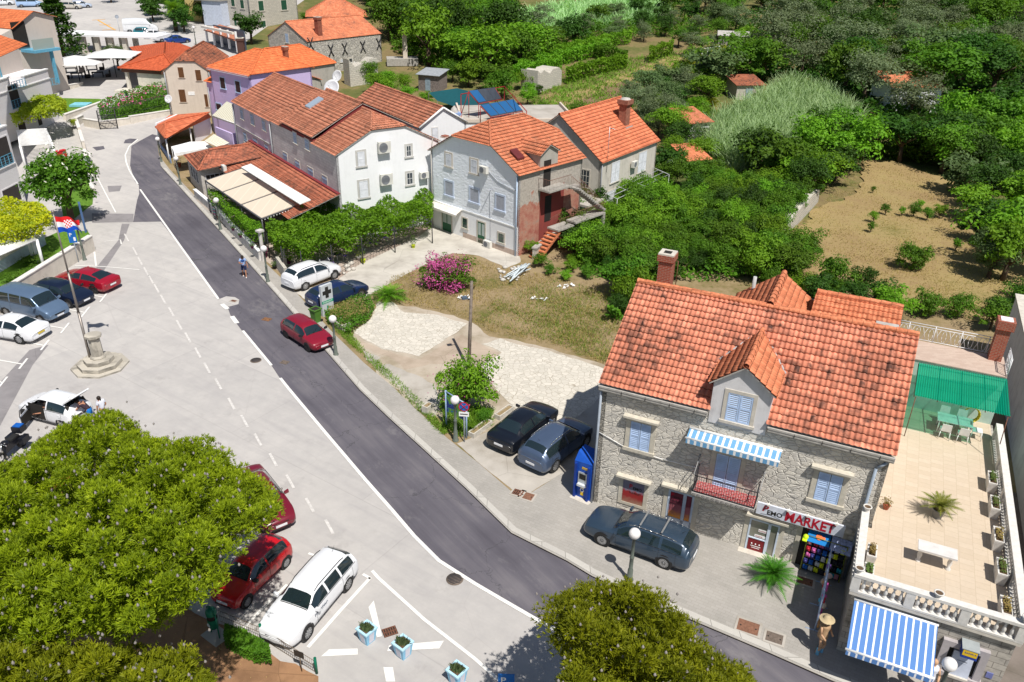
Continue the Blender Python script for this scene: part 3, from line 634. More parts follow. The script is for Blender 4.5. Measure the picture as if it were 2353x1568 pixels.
mb=MB();ridge(mb,FM.w(-ov,-MD/2,MR+.07),FM.w(MW+ov,-MD/2,MR+.07),.14);mb.build('ridge_tiles',RT_DORM,H1)
# cornice gutter
for a,b in ((-ov,DS0-.05),(DS1+.05,MW+ov)):
    mb=MB();mb.box(FM,a,b,.0,.26,MZ-.34,MZ-.22);mb.box(FM,a,b,.2,.28,MZ-.22,MZ-.14);mb.box(FM,a,b,0,.2,MZ-.42,MZ-.34)
    s=a
    while s < b:mb.box(FM,s,s+.02,.261,.284,MZ-.34,MZ-.15,1);s += 1.05
    mb.build('stone_gutter',[flat('weathered_gutter_stone',(.4,.38,.35),.9,.2,0,.25,5,.2),DARKIN],H1)
# dormer
D1=thing;mb=MB()
ring=[FM.w(DS0,.04,dz0),FM.w(DS1,.04,dz0),FM.w(DS1,.04,dzE),FM.w(dm,.04,dzR),FM.w(DS0,.04,dzE)]
mb.prism(ring[::-1],tuple(FM.n*-2.1));dr=mb.build('dormer',RENDER,H1)
for s0_,s1_ in ((DS0-.17,dm),(DS1+.17,dm)):
    e0=dzE-.17*(dzR-dzE)/(dm-DS0)
    te=(e0-MZ)/k;q=[FM.w(s0_,.22,e0),FM.w(s1_,.22,dzR),FM.w(s1_,-tR,dzR),FM.w(s0_,-te,e0)]
    tiled('dormer_roof',q,RT_DORM,dr,5,tw=.2,ch=.3,amp=.04)
mb=MB();ridge(mb,FM.w(dm,.24,dzR+.07),FM.w(dm,-tR,dzR+.07),.11);mb.build('ridge_tiles',RT_DORM,dr)
mb=MB()
for s0_,e_ in ((DS0-.2,1),(DS1+.2,-1)):mb.path([FM.w(s0_,-te,dzE-.08),FM.w(dm,-tR-.12,dzR+.05)],.05,6)
mb.build('mortar_seam',flat('grey_mortar',(.42,.42,.42)),dr)
SHM=flat('pale_blue_shutter',(.44,.57,.8),.55)
wpx(FM,((1675,900),(1722,977)),dr,mat_=SHM,lintel=False,sw=.15,proud=.07)
# windows and openings on the front
LMAIN=flat('cream_limestone',(.54,.5,.42),.85,.2,0,.14,5,.15)
for q in (((1451,966),(1491,1039)),((1883,1082),(1924,1160))): 
    (x0,y0),(x1,y1)=q;wpx(FM,q,H1,mat_=SHM,sur=LMAIN,sw=.2,lintel=True,proud=.05)
door=wpx(FM,((1648,1040),(1691,1130)),H1,mat_=SHM,sur=LMAIN,sw=.2,sill=False,proud=.05,name='balcony_door')
# balcony: brick-pattern slab, iron rail
BR=blocks('red_brick_cloth',(.34,.035,.04),(.42,.05,.05),(.5,.4,.38),.24,.1,.2)
bs0,bz=FM.px(1596,1136);bs1=bs0+2.62;bz=2.95;bo=.95
mb=MB();mb.box(FM,bs0,bs1,0,bo,bz-.14,bz);bal=mb.build('balcony',flat('balcony_stone',(.4,.38,.36),.9),H1)
mb=MB();mb.box(FM,bs0+.06,bs1-.06,.05,bo-.08,bz+.003,bz+.03);mb.build('floor_mat',BR,bal)
mb=MB()
for z in (bz+.06,bz+.85):mb.tube(FM.w(bs0+.03,bo-.05,z),FM.w(bs1-.03,bo-.05,z),.022);[mb.tube(FM.w(s,.02,z),FM.w(s,bo-.05,z),.022) for s in (bs0+.03,bs1-.03)]
n_=26
for i in range(n_+1):s=bs0+.03+(bs1-bs0-.06)*i/n_;mb.tube(FM.w(s,bo-.05,bz),FM.w(s,bo-.05,bz+.85),.009,.009,5)
for i in range(7):
    for s in (bs0+.03,bs1-.03):mb.tube(FM.w(s,.1+i*.13,bz),FM.w(s,.1+i*.13,bz+.85),.009,.009,5)
for i in range(13):
    c=FM.w(bs0+.1+i*(bs1-bs0-.2)/12,bo+.0,bz-.1);mb.path([c+FM.u*(.07*cos(a))+FM.n*(.03)+Vector((0,0,.09*sin(a))) for a in [j*pi/4 for j in range(9)]],.007,4)
mb.build('railing',IRON,bal)
for s in (bs0-.02,bs1+.06):mb=MB();mb.tube(FM.w(s,.03,bz+1.3),FM.w(s,bo-.06,bz+.86),.018);mb.tube(FM.w(s,.0,bz+1.3),FM.w(s,.12,bz+1.3),.045);mb.build('tie_rod',flat('grey_tie',(.3,.3,.3)),bal)
# awning over the balcony
AWN=stripes('blue_white_awning_stripes',(.14,.33,.55),(.74,.74,.74),.27,.36,0)
s0_,z0_=FM.px(1584,1000);aw0=s0_;aw1=FM.px(1800,1050)[0]+.25;za=5.42
fa=Fr(FM.w(aw0,0,0),FM.az);wA=3.75;mb=MB()
def awning(F,w_,z,d_,drop,val,mat_,label,bar=WHITE,name='awning',folds=0):
    t=thing(name,label,'awning',F.w(w_/2,0,z));mb=MB();n_=10
    mb.hexa([F.w(0,d_,z-drop-.012),F.w(w_,d_,z-drop-.012),F.w(w_,0.02,z-.012),F.w(0,0.02,z-.012)],[F.w(0,d_,z-drop),F.w(w_,d_,z-drop),F.w(w_,0.02,z),F.w(0,0.02,z)]);mb.build('canopy',mat_,t)
    if val:
        mb=MB();mb.box(F,0,w_,d_+.03,d_+.04,z-drop-val-.04,z-drop-.03);mb.build('valance',mat_,t)
    mb=MB();mb.tube(F.w(-.04,d_,z-drop),F.w(w_+.04,d_,z-drop),.045);mb.tube(F.w(-.02,.06,z+.0),F.w(w_+.02,.06,z+.0),.06)
    for s in (.1,w_-.1):mb.path([F.w(s,.05,z-.08),F.w(s+(.3 if s < 1 else -.3),d_*.5,z-drop*.6-.1),F.w(s,d_,z-drop-.02)],.022)
    mb.build('frame',bar,t);return t
awning(fa,wA,5.5,.62,.16,.2,AWN,'narrow blue and white striped awning above the shop house balcony')
# string course wire, downpipes
mb=MB();mb.path([FM.w(.02,.04,4.05),FM.w(1.3,.04,3.62),FM.w(3.0,.05,3.55),FM.w(bs0,.05,3.6)],.018,5);mb.build('cable',WHITE,H1)
pipe(FM,[(-.02,MZ-.3,.1),(-.06,.0,.1)],H1,.055,flat('grey_downpipe',(.3,.34,.4),.5))
sp=FM.px(2004,1108)[0];pipe(FM,[(MW-.1,MZ-.45,.12),(sp+.3,MZ-.5,.12),(sp,MZ-.85,.1),(sp-.05,.2,.1)],H1,.06,flat('grey_downpipe2',(.26,.31,.38),.5))
# ground floor openings
POST=N('beach_poster'); 
def poster_mat(name,top,mid,low):
    n=N(name);s=n.sep(n.tex('Generated'));f=n.noise(n.tex('Object'),6,4);y=n.math('ADD',s[2],n.math('MULTIPLY',n.math('SUBTRACT',f,.5),.35))
    return n.fin(n.ramp(y,[(0,low),(.3,mid),(.5,mid),(.6,top),(1,top)]),.35,.4)
PM1=poster_mat('photo_poster',(.2,.19,.26),(.3,.03,.03),(.35,.22,.15));PM2=poster_mat('fruit_poster',(.16,.03,.05),(.32,.1,.12),(.75,.3,.02))
w1=wpx(FM,((1433,1100),(1476,1164)),H1,kind='none',sur=LMAIN,sw=.18,lintel=True,sill=False)
s0_,z1_=FM.px(1434,1099);s1_,z0_=FM.px(1477,1166)
mb=MB();mb.box(FM,s0_,s1_,.0,.02,z0_,z1_);mb.build('poster',PM1,w1)
def text(F,s,z,o,txt,size,mat_,parent,ext=.01,bold=0,shear=0,sx=1.0,name='lettering',align='LEFT'):
    cu=bpy.data.curves.new(name,'FONT');cu.body=txt;cu.size=size;cu.extrude=ext;cu.offset=bold;cu.shear=shear;cu.align_x=align;cu.resolution_u=3
    ob=bpy.data.objects.new(name,cu);COL.objects.link(ob)
    M=Matrix((F.u*sx,Vector((0,0,1)),F.n)).transposed().to_4x4();M.translation=F.w(s,o,z)
    dg=bpy.context.evaluated_depsgraph_get();me=bpy.data.meshes.new_from_object(ob.evaluated_get(dg));bpy.data.objects.remove(ob)
    root=parent
    while root is not None and root.parent:root=root.parent
    me.transform(Matrix.Translation(-Vector(root.location)) @ M);me.materials.clear();me.materials.append(mat_)
    o_=bpy.data.objects.new(name,me);COL.objects.link(o_);o_.parent=parent;return o_
REDL=flat('red_lettering',(.42,.01,.03),.4);BLKL=flat('black_lettering',(.02,.02,.02),.4);WHTL=flat('white_lettering',(.8,.8,.8),.5)
text(FM,s0_+.28,z1_-.42,.022,'P',.3,REDL,w1,.003,.01);text(FM,s0_+.46,z1_-.46,.022,'EMO',.2,BLKL,w1,.003,.005);text(FM,s0_+.3,z1_-.72,.022,'MARKET',.15,BLKL,w1,.003)
# poster door
s0_,z1_=FM.px(1538,1123);s1_=s0_+1.15;d1=window(FM,s0_,s1_,.02,z1_,H1,kind='none',sur=LMAIN,sw=.2,lintel=True,sill=False,name='shop_door')
mb=MB();mb.box(FM,s0_,s1_,0,.02,.02,z1_);mb.box(FM,s0_,s0_+.08,.02,.05,.02,z1_);mb.box(FM,s1_-.08,s1_,.02,.05,.02,z1_);mb.box(FM,s0_+.68,s0_+.8,.02,.05,.02,z1_);mb.box(FM,s0_,s1_,.02,.05,.02,.6);mb.build('door_frame',flat('blue_white_frame',(.5,.58,.7),.5),d1)
mb=MB();mb.box(FM,s0_+.1,s0_+.66,.021,.03,.62,z1_-.1);mb.box(FM,s0_+.82,s1_-.1,.021,.03,.62,z1_-.1);mb.build('poster',PM2,d1)
text(FM,s0_+.12,1.75,.032,'P',.26,REDL,d1,.002,.01);text(FM,s0_+.26,1.66,.032,'EMO',.17,BLKL,d1,.002);text(FM,s0_+.14,1.46,.032,'MARKET',.12,BLKL,d1,.002)
# glazed shop door
s0_,z1_=FM.px(1725,1188);s1_=s0_+1.25;z1_=min(z1_,2.4);d2=window(FM,s0_,s1_,.02,z1_,H1,kind='none',sur=LMAIN,sw=.2,lintel=True,sill=False,name='shop_door')
mb=MB();mb.box(FM,s0_+.06,s1_-.06,0,.015,.05,z1_-.05);mb.build('pane',glassy('shop_glass',(.2,.2,.16),.15),d2)
mb=MB()
for q in ((0,.07,0,z1_),(1.18,1.25,0,z1_),(.78,.9,0,z1_),(.07,1.18,z1_-.08,z1_),(.07,.78,.0,.1),(.07,.78,.78,.84)):mb.box(FM,s0_+q[0],s0_+q[1],.015,.06,.02+q[2]*.99,q[3])
mb.build('door_frame',flat('pale_blue_frame',(.58,.66,.78),.5),d2)
mb=MB();mb.box(FM,s0_+.09,s0_+.76,.017,.03,.12,.78);pn=mb.build('red_panel',flat('dark_red_panel',(.2,.015,.02),.5),d2)
mb=MB()
for i in range(3):mb.ball(FM.w(s0_+.25+.16*i,.03,.5),.035,8)
mb.box(FM,s0_+.22,s0_+.64,.03,.034,.36,.40);mb.box(FM,s0_+.26,s0_+.6,.03,.034,.27,.30);mb.build('panel_mark',WHTL,d2)
mb=MB();mb.box(FM,s0_+.42,s0_+.76,.02,.032,1.2,1.34);mb.box(FM,s0_+.3,s0_+.76,.02,.032,.9,1.02);mb.build('notice',flat('white_paper',(.8,.8,.8)),d2);text(FM,s0_+.44,1.23,.034,'RADNO',.09,REDL,d2,.001);text(FM,s0_+.32,.92,.034,'VRIJEME',.09,REDL,d2,.001)
mb=MB();mb.box(FM,s0_-.25,s1_+.25,.0,.35,.0,.13);mb.build('doorstep',LIMEST,d2)
# open doorway with the beach goods
s0_,z1_=FM.px(1845,1215);d3=window(FM,s0_,s0_+1.5,.02,2.35,H1,kind='dark',sur=LMAIN,sw=.2,lintel=True,sill=False,name='doorway')
mb=MB()
for i in range(6):mb.box(FM,s0_+.15+.2*i,s0_+.31+.2*i,.017,.03,2.0,2.22)
mb.build('glass_bricks',flat('dark_red_glass',(.22,.02,.02),.3),d3)
# shop sign
s0_,z1_=FM.px(1744,1146);s1_,zz=FM.px(1944,1205);sg=thing('shop_sign','long pale sign reading PEMO MARKET over the shop door','sign',FM.w(s0_,.1,z1_-.62))
mb=MB();mb.box(FM,s0_,s1_,.2,.29,z1_-.56,z1_+.02);mb.build('board',flat('pale_sign_face',(.6,.63,.72),.4),sg)
L_=s1_-s0_
text(FM,s0_+.22,z1_-.33,.292,'P',.42,REDL,sg,.004,.012,.2);text(FM,s0_+.43,z1_-.44,.292,'EMO',.3,BLKL,sg,.004,.008);text(FM,s0_+L_*.33,z1_-.49,.292,'MARKET',.66,REDL,sg,.01,.016,0,L_*.62/2.75)
mb=MB();mb.path([FM.w(s0_+.2,.295,z1_-.5),FM.w(s0_+.6,.295,z1_-.46),FM.w(s0_+1.0,.295,z1_-.53)],.005,4);mb.build('underline',BLKL,sg)
mb=MB()
for q in (.13,.36,.58,.9):mb.tube(FM.w(s0_+L_*q,.08,z1_+.03),FM.w(s0_+L_*q,.38,z1_+.1),.02);mb.box(FM,s0_+L_*q-.06,s0_+L_*q+.06,.34,.42,z1_+.05,z1_+.14)
mb.build('spotlight_bar',flat('spotlight_casing',(.75,.74,.7)),sg)
# chimney on the ridge, rear wings
BRICK=blocks('red_chimney_brick',(.3,.06,.035),(.37,.09,.05),(.38,.26,.2),.24,.08,.4)
cs=FM.px(1522,660,-MD/2)[0];chimney(FM,cs,-MD/2-.35,MR-.6,2.1,.62,H1,BRICK)
mb=MB();q=FM.w(3.6,-MD-.4,0);mb.tube(FM.w(4.6,-MD+.9,8.0),FM.w(4.6,-MD+.9,9.5),.09);mb.build('vent_pipe',flat('grey_vent',(.45,.45,.45)),H1)
mb=MB();mb.path([FM.w(cs+.5,-MD/2-.4,MR),FM.w(cs+.5,-MD/2-.4,MR+1.2),FM.w(cs+.3,-MD/2-.4,MR+1.2)],.018);mb.build('aerial',RUST,H1)
# rear gabled wing: ridge runs away from the front
zw=MR+.12;a0=G(1770,707,zw);a1=G(1796,637,zw);wz=zw-1.3
FW=Fr(FM.w(FM.px(1770,700,-MD/2)[0],-MD/2),FM.az);sR=0
Lw=(a1-a0).dot(FM.n)*-1;Lw=max(3.2,min(Lw,6))
hw=1.75
for sg_ in (-1,1):
    q=[FW.w(0,0,zw),FW.w(0,-Lw-.2,zw),FW.w(sg_*(hw+.2),-Lw-.2,wz-.15),FW.w(sg_*(hw+.2),0,wz-.15)];tiled('wing_roof',q,RT_DORM,H1,5,tw=.2,ch=.3,amp=.04)
mb=MB();ridge(mb,FW.w(0,.1,zw+.07),FW.w(0,-Lw-.2,zw+.07),.15);mb.build('ridge_tiles',RT_DORM,H1)
mb=MB();mb.prism([FW.w(-hw,-Lw,0),FW.w(-hw,-Lw,wz),FW.w(0,-Lw,zw-.05),FW.w(hw,-Lw,wz),FW.w(hw,-Lw,0)],tuple(FW.n*(Lw-.5)));mb.build('wing_wall',RENDER,H1)
# low wing to the right of it
s2=FM.px(2062,770,-MD/2)[0];fz=9.1
q=[FW.w(hw+.1,-.2,fz+.1),FM.w(s2,-MD/2-.2,fz+.1),FM.w(s2,-MD/2-3.6,fz-.9),FW.w(hw+.1,-3.6,fz-.9)]
zt=fz-.05;y2=-MD/2-2.9
q1=[FM.w(FW.w(hw).x*0+FM.px(1770,700,-MD/2)[0]+hw-.1,-MD/2-.1,MR-1.15),FM.w(s2+.1,-MD/2-.1,MR-1.15),FM.w(s2+.1,y2,MR-.1),FM.w(FM.px(1770,700,-MD/2)[0]+hw-.1,y2,MR-.1)]
tiled('wing_roof',q1,RT_DORM,H1,5,tw=.2,ch=.34,amp=.04)
q2=[q1[3],q1[2],FM.w(s2+.1,y2-1.6,MR-.8),FM.w(FM.px(1770,700,-MD/2)[0]+hw-.1,y2-1.6,MR-.8)];tiled('wing_roof',q2,RT_OLD,H1,5,tw=.28,ch=.4,amp=.06)
mb=MB();ridge(mb,q1[3]+Vector((0,0,.08)),q1[2]+Vector((0,0,.08)),.13);mb.build('ridge_tiles',RT_DORM,H1)
mb=MB();mb.box(FM,FM.px(1770,700,-MD/2)[0]+hw-.3,s2,-MD/2-4.3,-MD+.2,-.2,MR-1.0);mb.build('wing_wall',RENDER,H1)
mb=MB();mb.box(FM,s2-.75,s2-.05,-MD/2-1.2,-MD/2-.7,MR-1.0,MR-.3);mb.box(FM,s2-.85,s2+.05,-MD/2-1.3,-MD/2-.6,MR-.3,MR-.22);mb.build('vent_stack',EAVE,H1)
# ------------------------------------------------------------ terrace building on the right
TZ=3.12;FT=Fr(G(1920,1497),-24.8);TW_=5.2;TD=15.0
q=G(2097,936,TZ)-FT.p;o_up=q.dot(FT.n);UZ=5.75
ASH=blocks('ashlar_wall',(.42,.39,.35),(.53,.49,.43),(.2,.18,.16),.62,.27,.5,.6)
TT=blocks('cream_floor_tiles',(.56,.46,.35),(.61,.51,.4),(.47,.38,.28),.33,.5,.1,0,.5,.008)
TT2=blocks('pinkish_floor_tiles',(.5,.38,.31),(.58,.46,.38),(.45,.34,.28),.4,.13,.1,0,.37,.006)
T1=thing('terrace_building','single storey ashlar building with a tiled roof terrace at the right edge','building',FT.w(TW_/2,-4,0))
ws=FM.w(MW,0)-FT.p;ls=ws.dot(FT.u)+.02   # where the shop house wall stands
mb=MB();mb.prism([FT.w(0,0,-.2),FT.w(TW_,0,-.2),FT.w(TW_,o_up,-.2),FT.w(ls,o_up,-.2),FT.w(ls,-3.9,-.2),FT.w(0,-3.9,-.2)],TZ+.2-.02);mb.build('wall',ASH,T1)
mb=MB()
a=[FT.w(.1,-.1,TZ),FT.w(TW_-.1,-.1,TZ),FT.w(TW_-.1,o_up,TZ),FT.w(ls,o_up,TZ),FT.w(ls,-3.9,TZ),FT.w(.1,-3.9,TZ)];mb.poly(a); 
fl=mb.build('terrace_floor',TT,T1)
uvd=fl.data.uv_layers[0].data
for l in fl.data.loops:v=fl.data.vertices[l.vertex_index].co+T1.location-FT.p;uvd[l.index].uv=(v.dot(FT.n),v.dot(FT.u))
mb=MB();mb.box(FT,-.12,TW_+.1,-.02,.14,TZ-.12,TZ+.02);mb.box(FT,-.12,.0,-3.9,-.02,TZ-.12,TZ+.02);mb.build('cornice',LIMEST,T1)
# upper terrace
yb=(G(2106,783,UZ)-FT.p).dot(FT.n);ur=(G(2285,815,UZ)-FT.p).dot(FT.u)
mb=MB();mb.box(FT,ls,TW_-.1,yb,o_up,-.2,UZ-.01);mb.build('upper_wall',flat('pale_green_wall',(.42,.55,.5),.85),T1)
mb=MB();mb.box(FT,ls,TW_-.1,yb,o_up+.05,UZ-.01,UZ+.03);u_=mb.build('upper_floor',TT2,T1)
mb=MB();e0=FT.w(ls+.05,o_up+.25)
for i in range(11):mb.box(FT,ls-.05,ls+.55,o_up+.2+i*.27,o_up+.47+i*.27,UZ-.27*(i+1)-.1,UZ-.24*(i+1))
mb.build('steps',flat('pale_step_stone',(.55,.53,.5),.85),T1)
mb=MB();mb.path([FT.w(ls+.6,o_up-.6,UZ+.9),FT.w(ls+.6,o_up+.3,UZ+.9),FT.w(ls+.62,o_up+3.1,TZ+.9),FT.w(ls+.62,o_up+3.1,TZ)],.02);mb.path([FT.w(ls+.6,o_up-.6,UZ),FT.w(ls+.6,o_up-.6,UZ+.9)],.02);mb.build('handrail',RUST,T1)
# white wrought railing round the upper terrace
WRL=flat('white_iron',(.7,.7,.72),.5)
rl=thing('terrace_railing','white wrought iron railing along the back of the upper terrace','railing',FT.w(ls+2,yb,UZ))
def wrought(F,L_,parent,z):
    mb=MB()
    for h in (.1,.82,.95):mb.tube(F.w(0,0,z+h),F.w(L_,0,z+h),.02,.02,5)
    mb.build('rail',WRL,parent);mb=MB();s=0;i=0
    while s <= L_+.01:
        if i % 4 == 0:mb.tube(F.w(s,0,z),F.w(s,0,z+.95),.025,.025,5)
        if s+.3 <= L_:
            if i % 2:mb.path([F.w(s+.15+.1*cos(t),0,z+.46+.33*sin(t)) for t in [j*pi/4 for j in range(9)]],.011,4)
            else:mb.path([F.w(s+.03,0,z+.1),F.w(s+.27,0,z+.82)],.011,4);mb.path([F.w(s+.27,0,z+.1),F.w(s+.03,0,z+.82)],.011,4)
        s += .3;i += 1
    mb.build('ornament',WRL,parent)
wrought(Fr(FT.w(ls-.9,yb),FT.az),TW_-ls+.75,rl,UZ); 
rl2=thing('terrace_railing','short white iron railing beside the brick chimney on the right end of the upper terrace','railing',FT.w(TW_-.1,yb+1,UZ));wrought(Fr(FT.w(TW_-.12,o_up),FT.az+90),abs(yb-o_up)-.9,rl2,UZ)
ch=thing('brick_chimney','tall red brick chimney at the back right corner of the upper terrace','chimney',FT.w(TW_-.55,yb+.4,UZ))
cF=Fr(ch.location,FT.az);mb=MB();mb.box(cF,-.28,.28,-.28,.28,-.3,1.7);mb.box(cF,-.38,.38,-.38,.38,1.7,2.15);mb.build('stack',BRICK,ch);mb=MB();mb.box(cF,-.26,.26,-.26,.26,2.15,2.18);mb.build('cap_slab',WHITE,ch)
# green corrugated shade roof
n=N('green_corrugated_plastic');n.fin((.0,.6,.4),.4,.4);tr=n.new('ShaderNodeBsdfTransparent');tr.inputs[0].default_value=(.22,.72,.5,1);ms=n.new('ShaderNodeMixShader');ms.inputs[0].default_value=.5
tl=n.new('ShaderNodeBsdfTranslucent');tl.inputs[0].default_value=(.0,.75,.5,1);m2=n.new('ShaderNodeMixShader');m2.inputs[0].default_value=.35
n.t.links.new(n.b.outputs[0],m2.inputs[1]);n.t.links.new(tl.outputs[0],m2.inputs[2]);n.t.links.new(m2.outputs[0],ms.inputs[1]);n.t.links.new(tr.outputs[0],ms.inputs[2]);n.t.links.new(ms.outputs[0],n.out.inputs[0]);GREENP=n.m
gz0,gz1=5.35,5.75;A,B,C_,D_=G(2101,908.5,gz0),G(2322,957,gz0),G(2315,872,gz1),G(2112,833.5,gz1)
gc=thing('shade_roof','green corrugated plastic shade roof over the terrace table','canopy',(A+B+C_+D_)/4-Vector((0,0,gz0-TZ)))
mb=MB();nn=160; 
for i in range(nn):
    t0,t1=i/nn,(i+1)/nn;h0,h1=.03*sin(i*pi/2),.03*sin((i+1)*pi/2)
    mb.add([A.lerp(B,t0)+Vector((0,0,h0)),A.lerp(B,t1)+Vector((0,0,h1)),D_.lerp(C_,t1)+Vector((0,0,h1)),D_.lerp(C_,t0)+Vector((0,0,h0))],[(0,1,2,3)],0,True)
mb.build('sheet',GREENP,gc)
mb=MB();dn=Vector((0,0,-.07))
for t in (0,.25,.5,.75,1):mb.tube(A.lerp(D_,0)+(B-A)*t+dn,D_+(C_-D_)*t+dn,.025,.025,6)
for t in (.06,.35,.65,.95):mb.tube(A.lerp(D_,t)+dn,B.lerp(C_,t)+dn,.02,.02,6)
for p in (A.lerp(B,.98),):mb.tube(p+dn,Vector((p.x,p.y,TZ+.9))+FT.n*.3,.02)
mb.path([A.lerp(B,.02)+dn,Vector((*(A.lerp(B,.02)).xy,TZ))],.02)
mb.build('frame',RUST,gc)
# balustrades
BALM=flat('cast_stone_white',(.62,.6,.57),.85,.2,0,.12,6,.1)
bprof=[(.075,0),(.075,.05),(.045,.07),(.04,.1),(.065,.17),(.07,.22),(.045,.34),(.028,.42),(.03,.45),(.055,.47),(.055,.5),(.035,.52),(.05,.58)]
bm_=MB();bm_.lathe((0,0,0),[(r,z) for r,z in bprof],10);bproto=bm_.build('baluster',BALM,None,(0,0,0))
def balustrade(F,L_,label,piers,n_,z,w_=.24,grp=None):
    t=thing('balustrade',label,'balustrade',F.w(L_/2,0,z));mb=MB();mb.box(F,-w_/2,L_+w_/2,-w_/2-.02,w_/2+.02,.72,.84);mb.build('rail',BALM,t)
    mb=MB();mb.box(F,-w_/2,L_+w_/2,-w_/2,w_/2,.0,.1);mb.build('plinth',BALM,t)
    for s in piers:mb=MB();mb.box(F,s-w_*.62,s+w_*.62,-w_*.52,w_*.52,.1,.72);mb.build('pier',BALM,t)
    ps=sorted(piers)
    for a,b in zip(ps,ps[1:]):
        k=max(1,round(n_*(b-a)/L_))
        for i in range(k):
            o=bproto.copy();COL.objects.link(o);o.parent=t;s=a+w_*.62+(b-a-w_*1.24)*(i+.5)/k;o.location=F.w(s,0,z+.1)-t.location if False else F.w(s,0,0)+Vector((0,0,.1))-t.location
    return t
def zf(F,z):f=Fr(F.p+Vector((0,0,z)),F.az);return f
_FT=zf(FT,TZ)
B1=balustrade(Fr(_FT.w(0,.02),FT.az),TW_,'white stone balustrade along the front edge of the terrace above the striped awning',[0,TW_*.34,TW_*.67,TW_],19,0)
B2=balustrade(Fr(_FT.w(TW_,-.25),FT.az+90),13.0,'long white stone balustrade down the right side of the terrace',[0,2.6,5.2,7.8,10.4,13.0],56,0)
B3=balustrade(Fr(_FT.w(0,-.25),FT.az+90),3.5,'short white stone balustrade on the left of the terrace beside the shop house',[0,3.5],14,0)
bpy.data.objects.remove(bproto)
# strip of wall and lane right of the terrace
LN=thing('side_wall','pale rendered house wall with dark openings right of the terrace','wall',FT.w(TW_+1.6,-9,0))
mb=MB();mb.box(FT,TW_+1.8,TW_+3.5,-30,-6.2,-.2,4.3);mb.build('wall',RENDER,LN)
mb=MB();mb.box(FT,TW_+1.76,TW_+1.8,-9.4,-7.4,1.2,3.4);mb.build('opening',DARKIN,LN)
mb=MB();mb.box(FT,TW_+1.7,TW_+3.6,-30,-10.2,4.3,4.42);mb.box(FT,TW_+1.7,TW_+1.8,-10,-6.2,4.2,4.36);mb.build('coping',LIMEST,LN)
mb=MB();mb.poly([FT.w(TW_+.01,1,.12),FT.w(TW_+6,1,.12),FT.w(TW_+6,-14,.12),FT.w(TW_+.01,-14,.12)]);mb.build('lane',m_conc('brown_lane',(.2,.17,.15),(.14,.12,.1)),kind='structure')
# window with the money machine canopy in the front wall
sW,zW=FT.px(2250,1478);wa=window(FT,3.38,4.35,.95,2.1,T1,kind='dark',sur=flat('mauve_grey_stone',(.4,.37,.38)),sw=.24,proud=.16,name='wall_niche')
atm=thing('cash_machine','grey wall cash machine under a blue and yellow hood in the stone niche','cash machine',FT.w(3.86,.1,1.0))
mb=MB();mb.hexa([FT.w(3.55,.26,1.0),FT.w(4.2,.26,1.0),FT.w(4.2,.05,1.0),FT.w(3.55,.05,1.0)],[FT.w(3.55,.12,1.98),FT.w(4.2,.12,1.98),FT.w(4.2,.05,1.98),FT.w(3.55,.05,1.98)]);mb.build('panel',flat('pale_blue_grey_steel',(.5,.54,.64),.4),atm)
mb=MB();mb.box(FT,3.55,4.2,.0,.34,.9,1.0);mb.build('shelf',LIMEST,atm)
mb=MB()
for i in range(4):mb.box(FT,3.72,4.04,.14+i*.012,.185,1.62-.1*i+.02,1.645-.1*i)
mb.build('slot_lines',flat('dark_slot',(.1,.1,.12)),atm)
mb=MB();mb.box(FT,3.68,4.18,.0,.5,2.12,2.5);hd=mb.build('hood',flat('hood_blue',(.015,.05,.3),.4),atm);mb=MB();mb.box(FT,3.66,4.2,-.0,.52,2.5,2.53);mb.build('hood_top',flat('grey_top',(.32,.35,.36)),hd)
mb=MB();mb.box(FT,3.71,4.15,.5,.512,2.24,2.48);mb.build('yellow_plate',flat('bank_yellow',(.75,.5,.02),.4),hd);text(FT,3.76,2.34,.514,'BANKA',.11,flat('navy_letters',(.03,.05,.25)),hd,.002)
sg2=MB();sg2.box(FT,4.72,4.92,.0,.03,1.15,1.4);sg2.build('number_plate',flat('violet_plate',(.16,.18,.4)),T1)
# big blue and white awning
ASTR=stripes('white_blue_wide_stripes',(.1,.22,.5),(.78,.8,.84),.231,.26,0)
p0,p1=FT.px(1968,1373);awning(Fr(FT.w(.12,0,0),FT.az),2.72,2.78,1.95,.62,.18,ASTR,'large white and blue striped awning below the terrace balustrade')
# dark shop window under it
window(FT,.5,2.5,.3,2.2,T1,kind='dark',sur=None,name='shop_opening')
# urns, planters, table on the terrace
TERR=flat('potting_soil',(.12,.08,.05),.95,.1,0,.4,20)
def urn(p,r,h,label,grp=None,name='urn'):
    t=thing(name,label,'planter',p,grp);mb=MB();mb.lathe(p,[(r*.55,0),(r*.6,.03),(r*.5,.06),(r*.8,h*.6),(r*.92,h*.85),(r*1.05,h*.9),(r*1.05,h),(r*.8,h),(r*.75,h*.85)],18);mb.build('bowl',BALM,t)
    mb=MB();mb.lathe(p,[(.001,h*.88),(r*.78,h*.88)],14);mb.build('soil',TERR,t);return t
rz=TZ+.84
urn(FT.w(.0,.02,rz),.16,.24,'white round urn on the front left corner of the terrace balustrade')
urn(FT.w(.02,-3.75,rz),.16,.24,'white round urn on the left balustrade close to the downpipe')
urn(FT.w(2.55,.05,rz),.16,.22,'white round urn in the middle of the front balustrade rail')
urn(FT.w(TW_,.0,rz),.17,.26,'white round urn on the front right corner of the balustrade')
